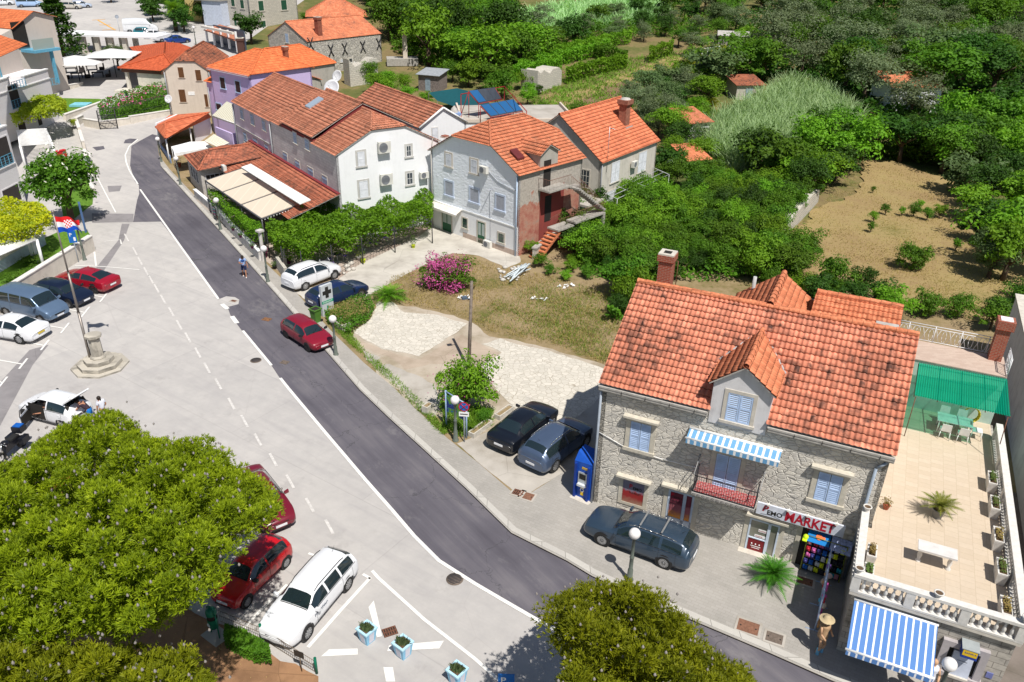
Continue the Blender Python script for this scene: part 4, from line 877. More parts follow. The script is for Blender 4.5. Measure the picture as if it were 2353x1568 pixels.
def boxplanter(p,F,w_,d_,h,label,grp,plant=0):
    t=thing('box_planter',label,'planter',p,grp);f=Fr(p,F.az);e=.05;mb=MB()
    mb.hexa([f.w(-w_*.4,d_*.42),f.w(w_*.4,d_*.42),f.w(w_*.4,-d_*.42),f.w(-w_*.4,-d_*.42)],[f.w(-w_/2,d_/2,h),f.w(w_/2,d_/2,h),f.w(w_/2,-d_/2,h),f.w(-w_/2,-d_/2,h)])
    for q in ((-w_/2,w_/2,d_/2-e,d_/2),(-w_/2,w_/2,-d_/2,-d_/2+e),(-w_/2,-w_/2+e,-d_/2+e,d_/2-e),(w_/2-e,w_/2,-d_/2+e,d_/2-e)):mb.box(f,*q,h,h+.06)
    mb.build('trough',BALM,t);mb=MB();mb.box(f,-w_/2+e,w_/2-e,-d_/2+e,d_/2-e,h,h+.02);mb.build('soil',TERR,t)
    if plant:
        mb=MB()
        for i in range(90):
            c=f.w(random.uniform(-.3,.3)*w_,random.uniform(-.35,.35)*d_,h+random.uniform(.02,.22));a=random.uniform(0,6.3);l=.05
            mb.poly([c+Vector((cos(a)*l,sin(a)*l,.02)),c+Vector((-sin(a)*l,cos(a)*l,.04)),c-Vector((cos(a)*l,sin(a)*l,-.03))])
        mb.build('plant',plant,t)
    return t
DRY=leafmat('dry_plant',(.25,.17,.05),(.3,.25,.08),None,.2);SUCC=leafmat('succulent_green',(.06,.1,.02),(.12,.18,.04),None,.2)
words=['beside the yellow hose end','second from the back','third from the back','fourth from the back','nearest the front corner']
for i,(y,pl) in enumerate(((-9.0,SUCC),(-7.15,SUCC),(-5.0,DRY),(-3.05,SUCC),(-.95,DRY))):
    boxplanter(FT.w(TW_-.42,y,TZ),Fr(FT.p,FT.az),.36,.95,.5,'white trough planter along the right balustrade, '+words[i],'trough planters on the terrace',pl)
boxplanter(FT.w(.42,-1.9,TZ),FT,.34,.75,.45,'white trough with a dry tuft by the left balustrade, further from the front','trough planters on the terrace',DRY)
boxplanter(FT.w(.38,-.75,TZ),FT,.34,.7,.45,'white trough with a round succulent in the front left corner of the terrace','trough planters on the terrace',SUCC)
tb=thing('stone_table','pale stone slab table on turned legs in the middle of the terrace','table',G(2155,1335,TZ));tf=Fr(tb.location,FT.az+0)
A=G(2110,1262,TZ+.75);tf=Fr(Vector((A.x,A.y,TZ)),FT.az);mb=MB();mb.box(tf,0,1.32,-.62,0,.68,.76);mb.build('table_top',flat('pale_marble',(.62,.6,.58),.5),tb)
for s in (.15,1.17):mb=MB();mb.lathe(tf.w(s,-.3),[(.1,0),(.1,.05),(.05,.1),(.09,.3),(.05,.5),(.11,.6),(.11,.68)],12);mb.build('leg',BALM,tb)
# plastic table and chairs
def plastic_chair(p,az,label,mat_,grp='plastic chairs round the terrace table'):
    t=thing('plastic_chair',label,'chair',p,grp);f=Fr(p,az);mb=MB();mb.box(f,-.22,.22,-.2,.22,.42,.46);mb.build('seat',mat_,t)
    mb=MB();mb.hexa([f.w(-.22,-.2,.46),f.w(.22,-.2,.46),f.w(.22,-.24,.46),f.w(-.22,-.24,.46)],[f.w(-.2,-.28,.86),f.w(.2,-.28,.86),f.w(.2,-.31,.86),f.w(-.2,-.31,.86)]);mb.build('backrest',mat_,t)
    for s,o_ in ((-.2,-.2),(.2,-.2),(-.2,.2),(.2,.2)):mb=MB();mb.tube(f.w(s*1.15,o_*1.15),f.w(s,o_,.43),.016,.022,6);mb.build('leg',mat_,t)
    return t
PLW=flat('white_plastic',(.7,.72,.7),.4)
tp=G(2195,965,TZ+.72);tp=Vector((tp.x,tp.y,TZ));t=thing('garden_table','plastic garden table in the green shade of the terrace roof','table',tp);f=Fr(tp,FT.az);mb=MB();mb.box(f,-.75,.75,-.42,.42,.7,.73);mb.build('table_top',PLW,t)
for s,o_ in ((-.65,-.35),(.65,-.35),(-.65,.35),(.65,.35)):mb=MB();mb.tube(f.w(s,o_),f.w(s,o_,.7),.03);mb.build('leg',PLW,t)
for s,o_,a,l in ((-.35,.62,180,'white plastic chair on the near side of the table, left of its pair'),(.4,.62,180,'white plastic chair on the near side of the table, right of its pair'),(-.4,-.62,0,'plastic chair on the far side of the terrace table, the left one'),(.35,-.62,0,'plastic chair on the far side of the terrace table, the right one'),(1.0,0,90,'plastic chair at the right end of the terrace table')):
    plastic_chair(f.w(s,o_),FT.az+a,l,PLW)
hs=thing('garden_hose','coiled yellow garden hose hanging at the end of the terrace wall','hose',FT.w(TW_-1.0,o_up+.35,TZ));mb=MB()
for j in range(5):mb.path([FT.w(TW_-1.05+(.3+j*.02)*cos(a),o_up+.2+j*.03+.1*sin(a),TZ+.45+(.4+.015*j)*sin(a)) for a in [i*pi/8 for i in range(17)]],.02,5)
mb.build('coil',flat('yellow_hose',(.62,.52,.04),.5),hs)
pt=thing('flower_pot','broken terracotta pot with a dry plant on the terrace by the shop house wall','plant pot',G(2035,1170,TZ));mb=MB();mb.lathe(pt.location,[(.09,0),(.14,.2),(.16,.22),(.13,.22)],12);mb.build('pot',flat('terracotta',(.35,.1,.05)),pt);mb=MB()
for i in range(140):c=Vector(pt.location)+Vector((random.gauss(0,.12),random.gauss(.05,.12),.2+random.random()*.25));a=random.uniform(0,6.3);mb.poly([c,c+Vector((.05*cos(a),.05*sin(a),.03)),c+Vector((.02*sin(a),.04*cos(a),.05))])
mb.build('dry_twigs',DRY,pt,kind='stuff')
# fronds for cycads and palms
CYC=leafmat('cycad_green',(.03,.13,.01),(.08,.25,.015),(.2,.3,.05),.25,3);CYCY=leafmat('cycad_yellow_green',(.1,.16,.02),(.25,.27,.04),(.35,.3,.05),.25,3)
def fronds(c,n_,L_,droop,mat_,parent,name='frond_crown',up0=20,up1=75,wd=.05,lw=.30,seed=1,leaflets=22):
    rnd=random.Random(seed);mb=MB();c=Vector(c)
    for i in range(n_):
        az=i*2.399+rnd.uniform(-.15,.15);el=RAD(up0+(up1-up0)*(i/n_)**.8);l=L_*rnd.uniform(.85,1.08)*(1-.25*(i/n_));d=Vector((cos(az),sin(az),0));sd_=Vector((-sin(az),cos(az),0));P0=None
        for k in range(leaflets+1):
            t=k/leaflets;p=c+d*(l*cos(el)*t+l*.1*t*t)+Vector((0,0,l*sin(el)*t-droop*l*t*t))
            if P0 is not None:
                mb.poly([P0-sd_*.012,P0+sd_*.012,p+sd_*.01,p-sd_*.01]);w_=l*lw*sin(pi*min(1,max(.03,t))**.75)*.9+.02;fw_=(p-P0).normalized()
                for s in (-1,1):mb.poly([P0,p,p+sd_*s*w_+fw_*w_*.55+Vector((0,0,-w_*.22)),P0+sd_*s*w_*.96+fw_*w_*.5+Vector((0,0,-w_*.2))] if wd > .08 else [P0,P0.lerp(p,.6),P0.lerp(p,.6)+sd_*s*w_+fw_*w_*.6+Vector((0,0,-w_*.15+.1*w_))])
            P0=p
    return mb.build(name,mat_,parent)
def cycad(p,L_,label,potm,mat_,seed,potr=.28,poth=.42,n_=34,up0=8,up1=70):
    t=thing('potted_cycad',label,'potted palm',p);p=Vector(p);mb=MB();mb.lathe(p,[(potr*.75,0),(potr*.95,poth*.9),(potr,poth*.92),(potr,poth),(potr*.88,poth),(potr*.85,poth*.9)],18);mb.build('pot',potm,t)
    mb=MB();mb.lathe(p,[(.001,poth*.92),(potr*.86,poth*.9)],14);mb.build('soil',TERR,t)
    mb=MB();mb.lathe(p+Vector((0,0,poth*.9)),[(.11,0),(.14,.1),(.1,.2),(.04,.28)],10);mb.build('stem',flat('cycad_stem',(.1,.07,.04)),t)
    fronds(p+Vector((0,0,poth+.16)),n_,L_,.35,mat_,t,seed=seed,up0=up0,up1=up1,lw=.21);return t
cycad(G(2152,1188,TZ),.95,'yellowish cycad in a grey pot standing on the terrace tiles',flat('grey_pot',(.2,.2,.19)),CYCY,3,.24,.4,42,12,68)
cycad(G(1772,1340,.1),1.15,'dark green cycad in a black pot on the pavement by the glass shop door',flat('black_pot',(.03,.03,.03)),CYC,5,.22,.36,60,2,80)
# ------------------------------------------------------------ the other houses
WWASH=N('rough_whitewash'); 
def wash(name,c,bs=.7):
    n=N(name);uv=n.tex('UV');a=n.noise(n.mapp(uv,(1,1.8,1)),2.6,4,.6);b=n.noise(n.mapp(uv,(3,.3,1)),1.0,5,.6)
    col=n.mix(n.math('MULTIPLY',n.step(b,.52,.75),.25),c,tuple(q*.7 for q in c));n.bump(a,bs,.12);return n.fin(col,.9,.15)
WALLW=wash('rough_white_render',(.8,.84,.9),.5);SMW=plaster('smooth_white_render',(.82,.83,.85),(.5,.5,.52),.2,.05)
GREYST=N('red_patched_stucco')
def stucco():
    n=GREYST;uv=n.tex('UV');s=n.sep(n.pos());a=n.noise(uv,.8,6,.65);b=n.noise(uv,5,5,.7)
    g=n.ramp(b,[(.3,(.3,.27,.24)),(.6,(.46,.42,.37))]);r=n.ramp(n.noise(uv,1.4,5,.7),[(.35,(.33,.11,.085)),(.55,(.42,.22,.16)),(.7,(.3,.25,.21))])
    m=n.step(n.math('ADD',n.math('MULTIPLY',n.math('SUBTRACT',s[2],4.4),.45),n.math('MULTIPLY',n.math('SUBTRACT',a,.5),2.4)),-.05,.12)
    n.bump(b,.5,.04);return n.fin(n.mix(m,r,g),.92,.15)
STUC=stucco();GREY=plaster('grey_stucco',(.42,.4,.36),(.2,.18,.16),.5,.2);CREAM=plaster('cream_render',(.62,.54,.46),(.4,.34,.28),.35,.08);MAUVE=plaster('mauve_render',(.56,.46,.72),(.45,.38,.5),.3,.1)
LAV=plaster('faded_lavender_stone',(.68,.6,.7),(.42,.37,.42),.4,.2);ASH2=blocks('grey_ashlar_facade',(.62,.61,.62),(.74,.72,.72),(.42,.41,.42),.55,.24,.5,.12)
BARN=stone('barn_rubble',((.42,.4,.37),(.55,.52,.47),(.66,.62,.55)),(.33,.31,.28),2.6,.8,1.3,.04,.08);BLKST=blocks('coursed_white_stone',(.52,.49,.43),(.62,.58,.5),(.28,.26,.24),.5,.26,.7)
FLAS=flat('dark_red_flashing',(.2,.03,.035),.8)
# --- whitewashed house with the outside stair
CR=G(1188,592);FP=Fr(CR,-43);FP=Fr(FP.w(-10.4),-43);PW,PD,PZ,PR=10.4,7.9,7.0,9.95
H2=thing('white_house','whitewashed three-storey house with a half-hipped coral tile roof and an outside stair','house',FP.w(PW/2,-PD/2,0))
w2=walls(H2,FP,PW,PD,PZ,PR,dict(f=WALLW,l=WALLW,r=STUC,b=GREY),axis='v',zl=8.65,zq=8.65)
roof(H2,FP,PW,PD,PZ,PR,RT_PINK,.22,None,'v',1.9,1.9,8.65,8.65,near=4)
mb=MB();mb.box(FP,-.02,PW+.02,.0,.05,0,2.55);mb.build('plinth_storey',SMW,H2);mb=MB();mb.box(FP,-.02,PW+.03,.05,.09,2.5,2.6);mb.build('string_course',WHITE,H2)
mb=MB();mb.box(FP,4.0,PW+.02,.05,.07,0,.55);mb.build('plinth',flat('pinkish_plinth',(.5,.4,.34),.9,.2,0,.15),H2)
PB=flat('blue_grey_surround',(.5,.57,.7),.85);PN=flat('blue_grey_panel',(.36,.38,.44),.7)
for q in (((1024.4,351.8),(1038,384)),((1082,365.5),(1097,400.5))):wpx(FP,q,H2,mat_=SHW,sw=.16,leaves=1)
for q in (((1023,415.5),(1040.6,452)),((1080.6,432),(1099.4,468)),((1140.6,448),(1158,486))):
    o=wpx(FP,q,H2,kind='dark',sur=PB,sw=.16,inner=PN)
FP5=Fr(FP.w(0,.05),FP.az);SHG2=flat('green_door_paint',(.015,.1,.045),.5);LG=flat('pale_green_glass',(.4,.46,.44),.3)
def gdoor(s,w_,h_,label=None):
    o=window(FP5,s,s+w_,.03,h_,H2,kind='none',sur=LIMEST,sw=.13,sill=False,name='door');mb=MB();mb.box(FP5,s,s+w_,0,.02,.03,h_);mb.build('leaf',SHG2,o)
    mb=MB()
    for a in (0,1):mb.box(FP5,s+.07+a*w_/2,s+w_/2-.05+a*w_/2,.021,.026,h_*.42,h_-.12)
    mb.build('pane',LG,o)
s,z=FP.px(1018,497);gdoor(s,1.15,2.05);s,z=FP.px(1099,514);gdoor(s,.85,2.0)
s,z=FP.px(1064.4,505.5);window(FP5,s,s+.55,1.0,1.85,H2,kind='glass',mat_=SHG2,sw=.12,bars=2);s,z=FP.px(1147,528);window(FP5,s,s+.6,.85,1.6,H2,kind='glass',mat_=SHG2,sw=.16,bars=2)
CRM=flat('cream_canvas',(.66,.62,.56),.85)
s0_=FP.px(992,480)[0];awning(Fr(FP.w(s0_+.05,.06),FP.az),4.0,2.55,.75,.3,.14,CRM,'cream shop awning on the ground floor of the whitewashed house')
pipe(FP,[(PW-.1,PZ-.2),(PW-.12,.1)],H2,.06,flat('blue_grey_pipe',(.42,.52,.66),.5));pipe(FP,[(.35,8.0),(.1,6.7),(.1,.2)],H2,.04,GREY)
s,z=FP.px(1116,397);aircon(FP,s,z,.08,label='air conditioner high on the front of the whitewashed three-storey house')
s,z=FP.px(1126,565);aircon(FP,s,.12,.15,label='air conditioner standing on the paving by the green door of the whitewashed house')
mb=MB();s,z=FP.px(1115,393);mb.path([FP.w(s+.5,.03,z),FP.w(s+1.5,.03,z-.6),FP.w(PW-.1,.05,z-.9)],.025,5);s,z=FP.px(1128,440);mb.path([FP.w(s,.05,z+.2),FP.w(s,.05,.3)],.02,5);mb.tube(FP.w(s,.0,z+.1),FP.w(s,.45,z+.16),.05);mb.build('cable',flat('cable_grey',(.4,.42,.46)),H2)
cF2=Fr(FP.w(0),FP.az);s,z=FP.px(1023,325,-1.5);chimney(FP,s,-1.5,8.0,z+.35-8.0,.5,H2,BRICK)
# right wall: dormer door, balcony, stairs
FQ=Fr(FP.w(PW,0),FP.az+90)
kq=(PR-PZ)/(PW/2);dzr=8.75
mb=MB();mb.prism([FQ.w(2.45,.03,PZ-.6),FQ.w(2.45,.03,8.1),FQ.w(3.42,.03,8.65),FQ.w(4.6,.03,8.1),FQ.w(4.6,.03,PZ-.6)][::-1],tuple(FQ.n*-1.9));dq=mb.build('dormer',GREY,H2)
for a,b in ((2.3,3.45),(4.72,3.45)):
    e=8.05;te=(e-PZ)/kq;tr=(dzr-PZ)/kq;tiled('dormer_roof',[FQ.w(a,.2,e),FQ.w(b,.2,dzr),FQ.w(b,-tr,dzr),FQ.w(a,-te,e)],RT_PINK,dq,4)
mb=MB();mb.box(FQ,2.9,3.75,.031,.06,5.35,7.5);mb.build('doorway',DARKIN,dq)
mb=MB();s,z=1.6,7.35;f=FQ;mb.hexa([f.w(.9,-1.0,7.7),f.w(1.7,-1.0,7.7),f.w(1.7,-1.9,8.25),f.w(.9,-1.9,8.25)],[f.w(.9,-1.0,7.85),f.w(1.7,-1.0,7.85),f.w(1.7,-1.9,8.4),f.w(.9,-1.9,8.4)]);mb.build('skylight',flat('dark_red_skylight',(.13,.03,.03),.3),H2)
CST=flat('grey_concrete_slab',(.36,.34,.31),.9,.15,0,.2,4,.2);REDP=plaster('dark_red_wall',(.27,.06,.05),(.12,.05,.05),.5,.1)
st=thing('outside_stair','grey concrete outside stair with rusty railings on the stucco side of the whitewashed house','staircase',FQ.w(4.5,1.0,0))
mb=MB();mb.box(FQ,2.3,5.0,.01,1.25,5.2,5.34);mb.box(FQ,5.0,6.3,.6,1.25,5.0,5.12)
for i in range(14):mb.box(FQ,5.0+i*.27,5.3+i*.27,1.25,2.15,5.2-i*.19-.14,5.2-i*.19)
mb.box(FQ,4.6,8.6,1.25,2.3,2.35,2.5);mb.box(FQ,2.6,4.7,.9,2.1,2.1,2.24);mb.box(FQ,8.3,8.6,1.2,2.3,0,2.35);mb.build('upper_flight',CST,st)
mb=MB()
for i in range(9):mb.box(FQ,2.7-i*.28,3.0-i*.28,.9,2.0,2.05-i*.22-.1,2.05-i*.22)
mb.hexa([FQ.w(.4,1.95,-.05),FQ.w(3.0,1.95,1.85),FQ.w(3.0,2.02,1.85),FQ.w(.4,2.02,-.05)],[FQ.w(.4,1.95,.15),FQ.w(3.0,1.95,2.1),FQ.w(3.0,2.02,2.1),FQ.w(.4,2.02,.15)]);mb.build('brick_flight',flat('worn_brick_treads',(.5,.17,.08),.85,.2,0,.35,6),st)
mb=MB()
def rail(pts,gap=.16,h=.9,mb=mb):
    for a,b in zip(pts,pts[1:]):
        a,b=Vector(a),Vector(b);up=Vector((0,0,h));mb.tube(a+up,b+up,.02,.02,5);n_=max(1,int((b-a).length/gap))
        for i in range(n_+1):p=a.lerp(b,i/n_);mb.tube(p,p+up,.01,.01,4)
rail([FQ.w(2.32,.05,5.34),FQ.w(2.32,1.22,5.34),FQ.w(5.0,1.22,5.34)]);rail([FQ.w(5.0,2.12,5.2),FQ.w(8.5,2.12,2.5)]);rail([FQ.w(5.0,1.28,5.2),FQ.w(8.5,1.28,2.7)]);rail([FQ.w(2.7,2.08,2.24),FQ.w(4.6,2.08,2.24),FQ.w(4.7,2.25,2.5),FQ.w(8.5,2.25,2.5)]);rail([FQ.w(2.9,.92,2.0),FQ.w(4.4,.92,2.24)])
mb.build('railing',flat('rusty_rail',(.17,.08,.055),.8),st)
mb=MB();mb.box(FQ,2.6,5.6,.005,.03,.1,5.2);rw=mb.build('red_wall_patch',REDP,H2);mb=MB();mb.box(FQ,3.2,4.0,.03,.05,2.3,4.5);mb.build('doorway',DARKIN,H2)
lw=thing('low_stone_wall','low concrete-topped stone wall running away from the outside stair into the bushes','wall',FQ.w(1.0,3.0,0));A=G(1232,600);B=G(1300,540)
fl_=Fr(A,azof(A,B));L_=(B-A).length;mb=MB();mb.box(fl_,0,L_,-.35,0,-.2,1.0);mb.build('stonework',BLKST,lw);mb=MB();mb.box(fl_,-.05,L_+.05,-.42,.06,1.0,1.12);mb.build('coping',CST,lw)
# --- house with the big chimney
A=G(1382,370.5,5.8);B=G(1510.5,320.5,5.8);FF=Fr((A.x,A.y,0),azof(A,B));FW_=(B-A).length
H3=thing('chimney_house','cream rendered house with a bright orange tile roof and one thick tall chimney','house',FF.w(FW_/2,-4.5,0));GR2=plaster('pale_weathered_render',(.6,.56,.5),(.33,.3,.27),.55,.15)
walls(H3,FF,FW_,9.1,5.8,9.25,GR2);RT_F=tiles('bright_orange_field_tiles',(.66,.2,.1),(.25,.07,.04),.22,.36,.3,.6,.35,11);roof(H3,FF,FW_,9.1,5.8,9.25,RT_F,.2,near=4)
for q in (((1405.6,375.5),(1420.6,414)),((1468,353),(1482,390.5))):wpx(FF,q,H3,mat_=SHW,sw=.1)
for q in (((1394,443),(1416,475)),((1453,418),(1468,445.5))):wpx(FF,q,H3,kind='solid',mat_=SHW,sw=.08)
FL=Fr(FF.w(0,-9.1),FF.az-90);s,z=FL.px(1334,388);wpx(FL,((1334,388),(1353,434)),H3,kind='glass',mat_=CRM,sw=.08,bars=3,sill=False,name='door')
s,z=FF.px(1452,383);aircon(FF,s,z,label='air conditioner on the cream wall of the house with the thick chimney')
s,z=FF.px(1431,322,-2.3);mb=MB();mb.box(FF,s-.4,s+.4,-2.75,-1.95,6.9,9.2);mb.box(FF,s-.5,s+.5,-2.85,-1.85,9.2,9.35);mb.box(FF,s-.58,s+.58,-2.93,-1.77,9.35,9.75);cc=mb.build('chimney',flat('sooty_brick',(.3,.13,.09),.9,.15,0,.35,5,.2),H3);mb=MB();mb.lathe(FF.w(s,-2.35,9.75),[(.5,0),(.42,.12),(.001,.2)],12);mb.build('cap',EAVE,cc)
mb=MB();mb.box(FF,s-.6,s+.7,-2.0,-1.7,7.05,7.25);mb.build('flashing',EAVE,H3)
pipe(FF,[(.05,5.5),(.05,.3)],H3);tr_=thing('terrace_slab','raised pale terrace between the outside stair and the cream house','terrace',FF.w(-1.5,-3,0));mb=MB();mb.box(FF,-3.2,-.02,-5.6,.8,2.4,2.6);mb.build('slab',CONC2,tr_);mb=MB();mb.box(FF,-3.1,-.2,-5.4,.6,-.1,2.4);mb.build('wall',GR2,tr_)
vp=thing('pergola','thin white pipe pergola along the foot of the cream house','pergola',FF.w(5,1.2,0));mb=MB()
for a in (0,2.6,5.2,7.8,10.4):mb.path([FF.w(a,.05,3.1),FF.w(a,1.9,2.7),FF.w(a,1.9,0)],.025,5)
for o_ in (.7,1.3,1.9):mb.tube(FF.w(0,o_,3.1-.2*o_),FF.w(10.4,o_,3.1-.2*o_),.02,.02,5)
mb.build('pipes',flat('pale_pipe',(.55,.56,.58)),vp)
an=thing('aerial_mast','tall thin television aerial in front of the orange roof with the chimney','aerial',FF.w(.8,.3,5));mb=MB();mb.path([FF.w(.9,.1,4.6),FF.w(.9,.1,8.7)],.025,5);mb.path([FF.w(.9,.1,8.6),FF.w(1.7,.1,8.3)],.015,4);[mb.tube(FF.w(1.0+i*.15,-.2,8.57-i*.05),FF.w(1.0+i*.15,.4,8.57-i*.05),.008,.008,4) for i in range(5)];mb.build('mast',STEEL,an)
# --- white house behind the row, with the solar roof next to it
A=G(815,233,7);B=G(964,293,7);FG=Fr((A.x,A.y,0),azof(A,B));GW=(B-A).length
H4=thing('white_gable_house','white rendered house with a long salmon tile roof behind the stone row','house',FG.w(GW/2,-2.6,0));walls(H4,FG,GW,5.2,7,8.6,SMW);roof(H4,FG,GW,5.2,7,8.6,RT_ROW,.1,near=3)
FGr=Fr(FG.w(GW,0),FG.az+90);wpx(FGr,((992,294),(1006.5,327)),H4,mat_=SHW,sw=.03,leaves=1);mb=MB();mb.path([FGr.w(-.1,.1,6.95),FGr.w(2.6,.1,8.62),FGr.w(5.3,.1,6.95)],.12,4);mb.build('verge',WHITE,H4)
A=G(1180,345,6.2);s_c=G(1060,290,6.3);fS=Fr(FGr.w(5.25,-8.0,0),FG.az); 
H5=thing('flat_roof_house','flat-roofed white house carrying the solar panels behind the whitewashed house','house',fS.w(4,4,0));fS=Fr(G(1060,283,5.6)*Vector((1,1,0)) if False else Vector((G(1060,283,5.6).x,G(1060,283,5.6).y,0)),8)
mb=MB();mb.box(fS,0,12.4,-9,0,-.2,5.6);mb.build('wall',SMW,H5);mb=MB();mb.box(fS,-.1,12.5,-9.1,.1,5.6,5.68);mb.build('roof',CONC,H5)
mb=MB();mb.box(fS,0,12.4,-.2,.1,5.68,6.0);mb.box(fS,0,.2,-9,-.2,5.68,6.0);mb.box(fS,12.2,12.4,-9,-.2,5.68,6.0);mb.build('parapet',CREAM,H5)
PVM=glassy('solar_blue_glass',(.02,.11,.28),.18);RDF=flat('red_steel_frame',(.3,.02,.02),.6)
sp_=thing('solar_rack','red steel rack of tilted blue solar panels on the flat roof','solar panels',fS.w(6,-4,5.7))
def panel_row(corners,n_,z0,z1):
    a,b,c,d=G(*corners[0],z1),G(*corners[1],z1),G(*corners[2],z0),G(*corners[3],z0)     # top-left, top-right, bottom-right, bottom-left
    for i in range(n_):
        t0,t1=(i+.02)/n_,(i+.98)/n_;q=[d.lerp(c,t0),d.lerp(c,t1),a.lerp(b,t1),a.lerp(b,t0)];mb=MB();mb.prism(q,.08);p_=mb.build('solar_panel',flat('panel_edge',(.05,.06,.08)),sp_);mb=MB();ct=sum(q,Vector())/4;mb.poly([ct.lerp(v,.94)+Vector((0,0,.085)) for v in q]);mb.build('panel_glass',PVM,p_)
    return a,b,c,d
r1=panel_row([(1077,210.5),(1138,202.5),(1153,227),(1100,238)],3,7.2,8.4);r2=panel_row([(1104,243.5),(1180,229.5),(1201,255),(1128,269)],4,6.3,7.4)
mb=MB()
for q in (r1,r2):
    for a,b in zip(q,q[1:]+q[:1]):mb.tube(a-Vector((0,0,.06)),b-Vector((0,0,.06)),.05,.05,5)
    for p in q:mb.tube(p,Vector((p.x,p.y,5.7)),.04,.04,5)
e=[G(1059,217,8.0),G(1159,199,8.3),G(1210,256,7.0),G(1060,270,6.6)]
for p in e:mb.tube(p,Vector((p.x,p.y,5.7)),.05,.05,5)
mb.tube(e[0],e[1],.05);mb.tube(e[1],e[2],.05);mb.tube(e[0],Vector((e[3].x,e[3].y,5.8)),.04);mb.tube(Vector((e[0].x,e[0].y,5.8)),r1[0],.04);mb.build('frame',RDF,sp_)
bc=thing('chimney_cap_house','small white and blue louvred chimney on the flat roof','chimney',G(1044,275,6));mb=MB();f=Fr(bc.location,20);mb.box(f,-.4,.4,-.4,.4,-.6,.5);mb.build('stack',SMW,bc);mb=MB();mb.box(f,-.6,.6,-.6,.6,.5,.75);mb.build('hood',flat('hood_pale_blue',(.25,.36,.6)),bc);mb=MB();mb.lathe(f.w(0,0,.75),[(.45,0),(.3,.4),(.001,.7)],8);mb.build('cap',EAVE,bc)
# --- the long row: lavender house, stone house with the white gable
A=G(534,232.5,7.5);B=G(771.5,356,7.5);FRW=Fr((A.x,A.y,0),azof(A,B));RW=(B-A).length;sL=FRW.px(619,271)[0];sM=FRW.px(717,311)[0]
H6=thing('lavender_house','faded lavender row house with pale blue shutters and a salmon tile roof','house',FRW.w(sL/2,-4.5,0));RT_R2=tiles('faded_salmon_tiles_two',(.5,.19,.115),(.14,.07,.05),.24,.40,.4,.85,.4,14)
walls(H6,FRW,sL,9.6,7.5,9.9,LAV);roof(H6,FRW,sL,9.6,7.5,9.9,RT_R2,.12,near=3)
for q in (((551.5,250),(561,276)),((575,261),(585.5,289)),((601.5,275),(612,302.5)),((559,302.5),(569,330)),((581.5,316),(594,345)),((608,330),(619,360))):wpx(FRW,q,H6,kind='solid',mat_=SHB,sw=.1)
mb=MB();mb.box(FRW,0,sL,.0,.06,5.05,5.15);mb.build('string_course',EAVE,H6);pipe(FRW,[(.1,7.2),(.1,.2)],H6,.07);pipe(FRW,[(sL,7.2),(sL,.2)],H6,.07)
FR2=Fr(FRW.w(sL),FRW.az);W2=RW-sL;H7=thing('stone_row_house','grey ashlar row house with a stepped salmon roof and a white gable end','house',FR2.w(W2/2,-4.5,0))
walls(H7,FR2,W2,9.6,7.5,9.9,dict(f=ASH2,l=ASH2,r=SMW,b=GREY),zq=9.1)
wm=sM-sL;roof(H7,Fr(FR2.w(wm),FR2.az),W2-wm,9.6,7.5,9.9,RT_ROW,.12,None,'u',0,2.9,None,9.1,near=3)
mb=MB();mb.box(FR2,2.9,wm,-9.6,-.01,7.3,7.75);mb.prism([FR2.w(wm,0,7.5),FR2.w(wm,-4.8,10.4),FR2.w(wm,-9.6,7.5)],tuple(FR2.u*-.2));mb.build('raised_wall',flat('dark_red_wall_band',(.2,.04,.04),.9),H7)
roof(H7,FR2,3.0,9.6,7.5,9.95,RT_ROW,.05,near=3);roof(H7,Fr(FR2.w(2.9),FR2.az),wm-2.9,9.6,8.0,10.35,RT_ROW,.1,near=3)
for q in (((673,303),(683.5,332)),((700,318),(712,347)),((650,349),(663,385.5)),((678,367),(691.5,404)),((707,383),(722,420.5)),((740,402),(754,439))):wpx(FR2,q,H7,kind='solid',mat_=SHB,sw=.08)
s,z=FR2.px(640,263,-2.3);mb=MB();kk_=2.35/4.8
mb.prism([FR2.w(3.6,-2.2,8.0+2.2*kk_),FR2.w(4.7,-2.2,8.0+2.2*kk_),FR2.w(4.7,-3.6,8.0+3.6*kk_),FR2.w(3.6,-3.6,8.0+3.6*kk_)],.2);mb.build('skylight',glassy('skylight_glass',(.35,.42,.5),.1),H7)
FRG=Fr(FR2.w(W2),FR2.az+90);LIM2=flat('grey_limestone',(.5,.49,.47),.85)
for q in (((820,350),(839,380.5)),((824,418),(846.5,452))):wpx(FRG,q,H7,mat_=SHW,sur=LIM2,sw=.16,leaves=1)
for q in (((933,335.5),(945,359)),((934,398),(949,423))):wpx(FRG,q,H7,kind='glass',sur=LIM2,sw=.16)
s,z=FRG.px(880,350);aircon(FRG,s,z,w_=1.1,h_=.95,label='upper air conditioner in the middle of the white gable wall');s,z=FRG.px(885,423);aircon(FRG,s,z,w_=1.1,h_=.95,label='lower air conditioner in the middle of the white gable wall above the vines');s,z=FRG.px(971,408);aircon(FRG,s,z,label='air conditioner at the right edge of the white gable wall above the vines')
pipe(FRG,[(9.5,7.2),(9.5,.3)],H7,.07)
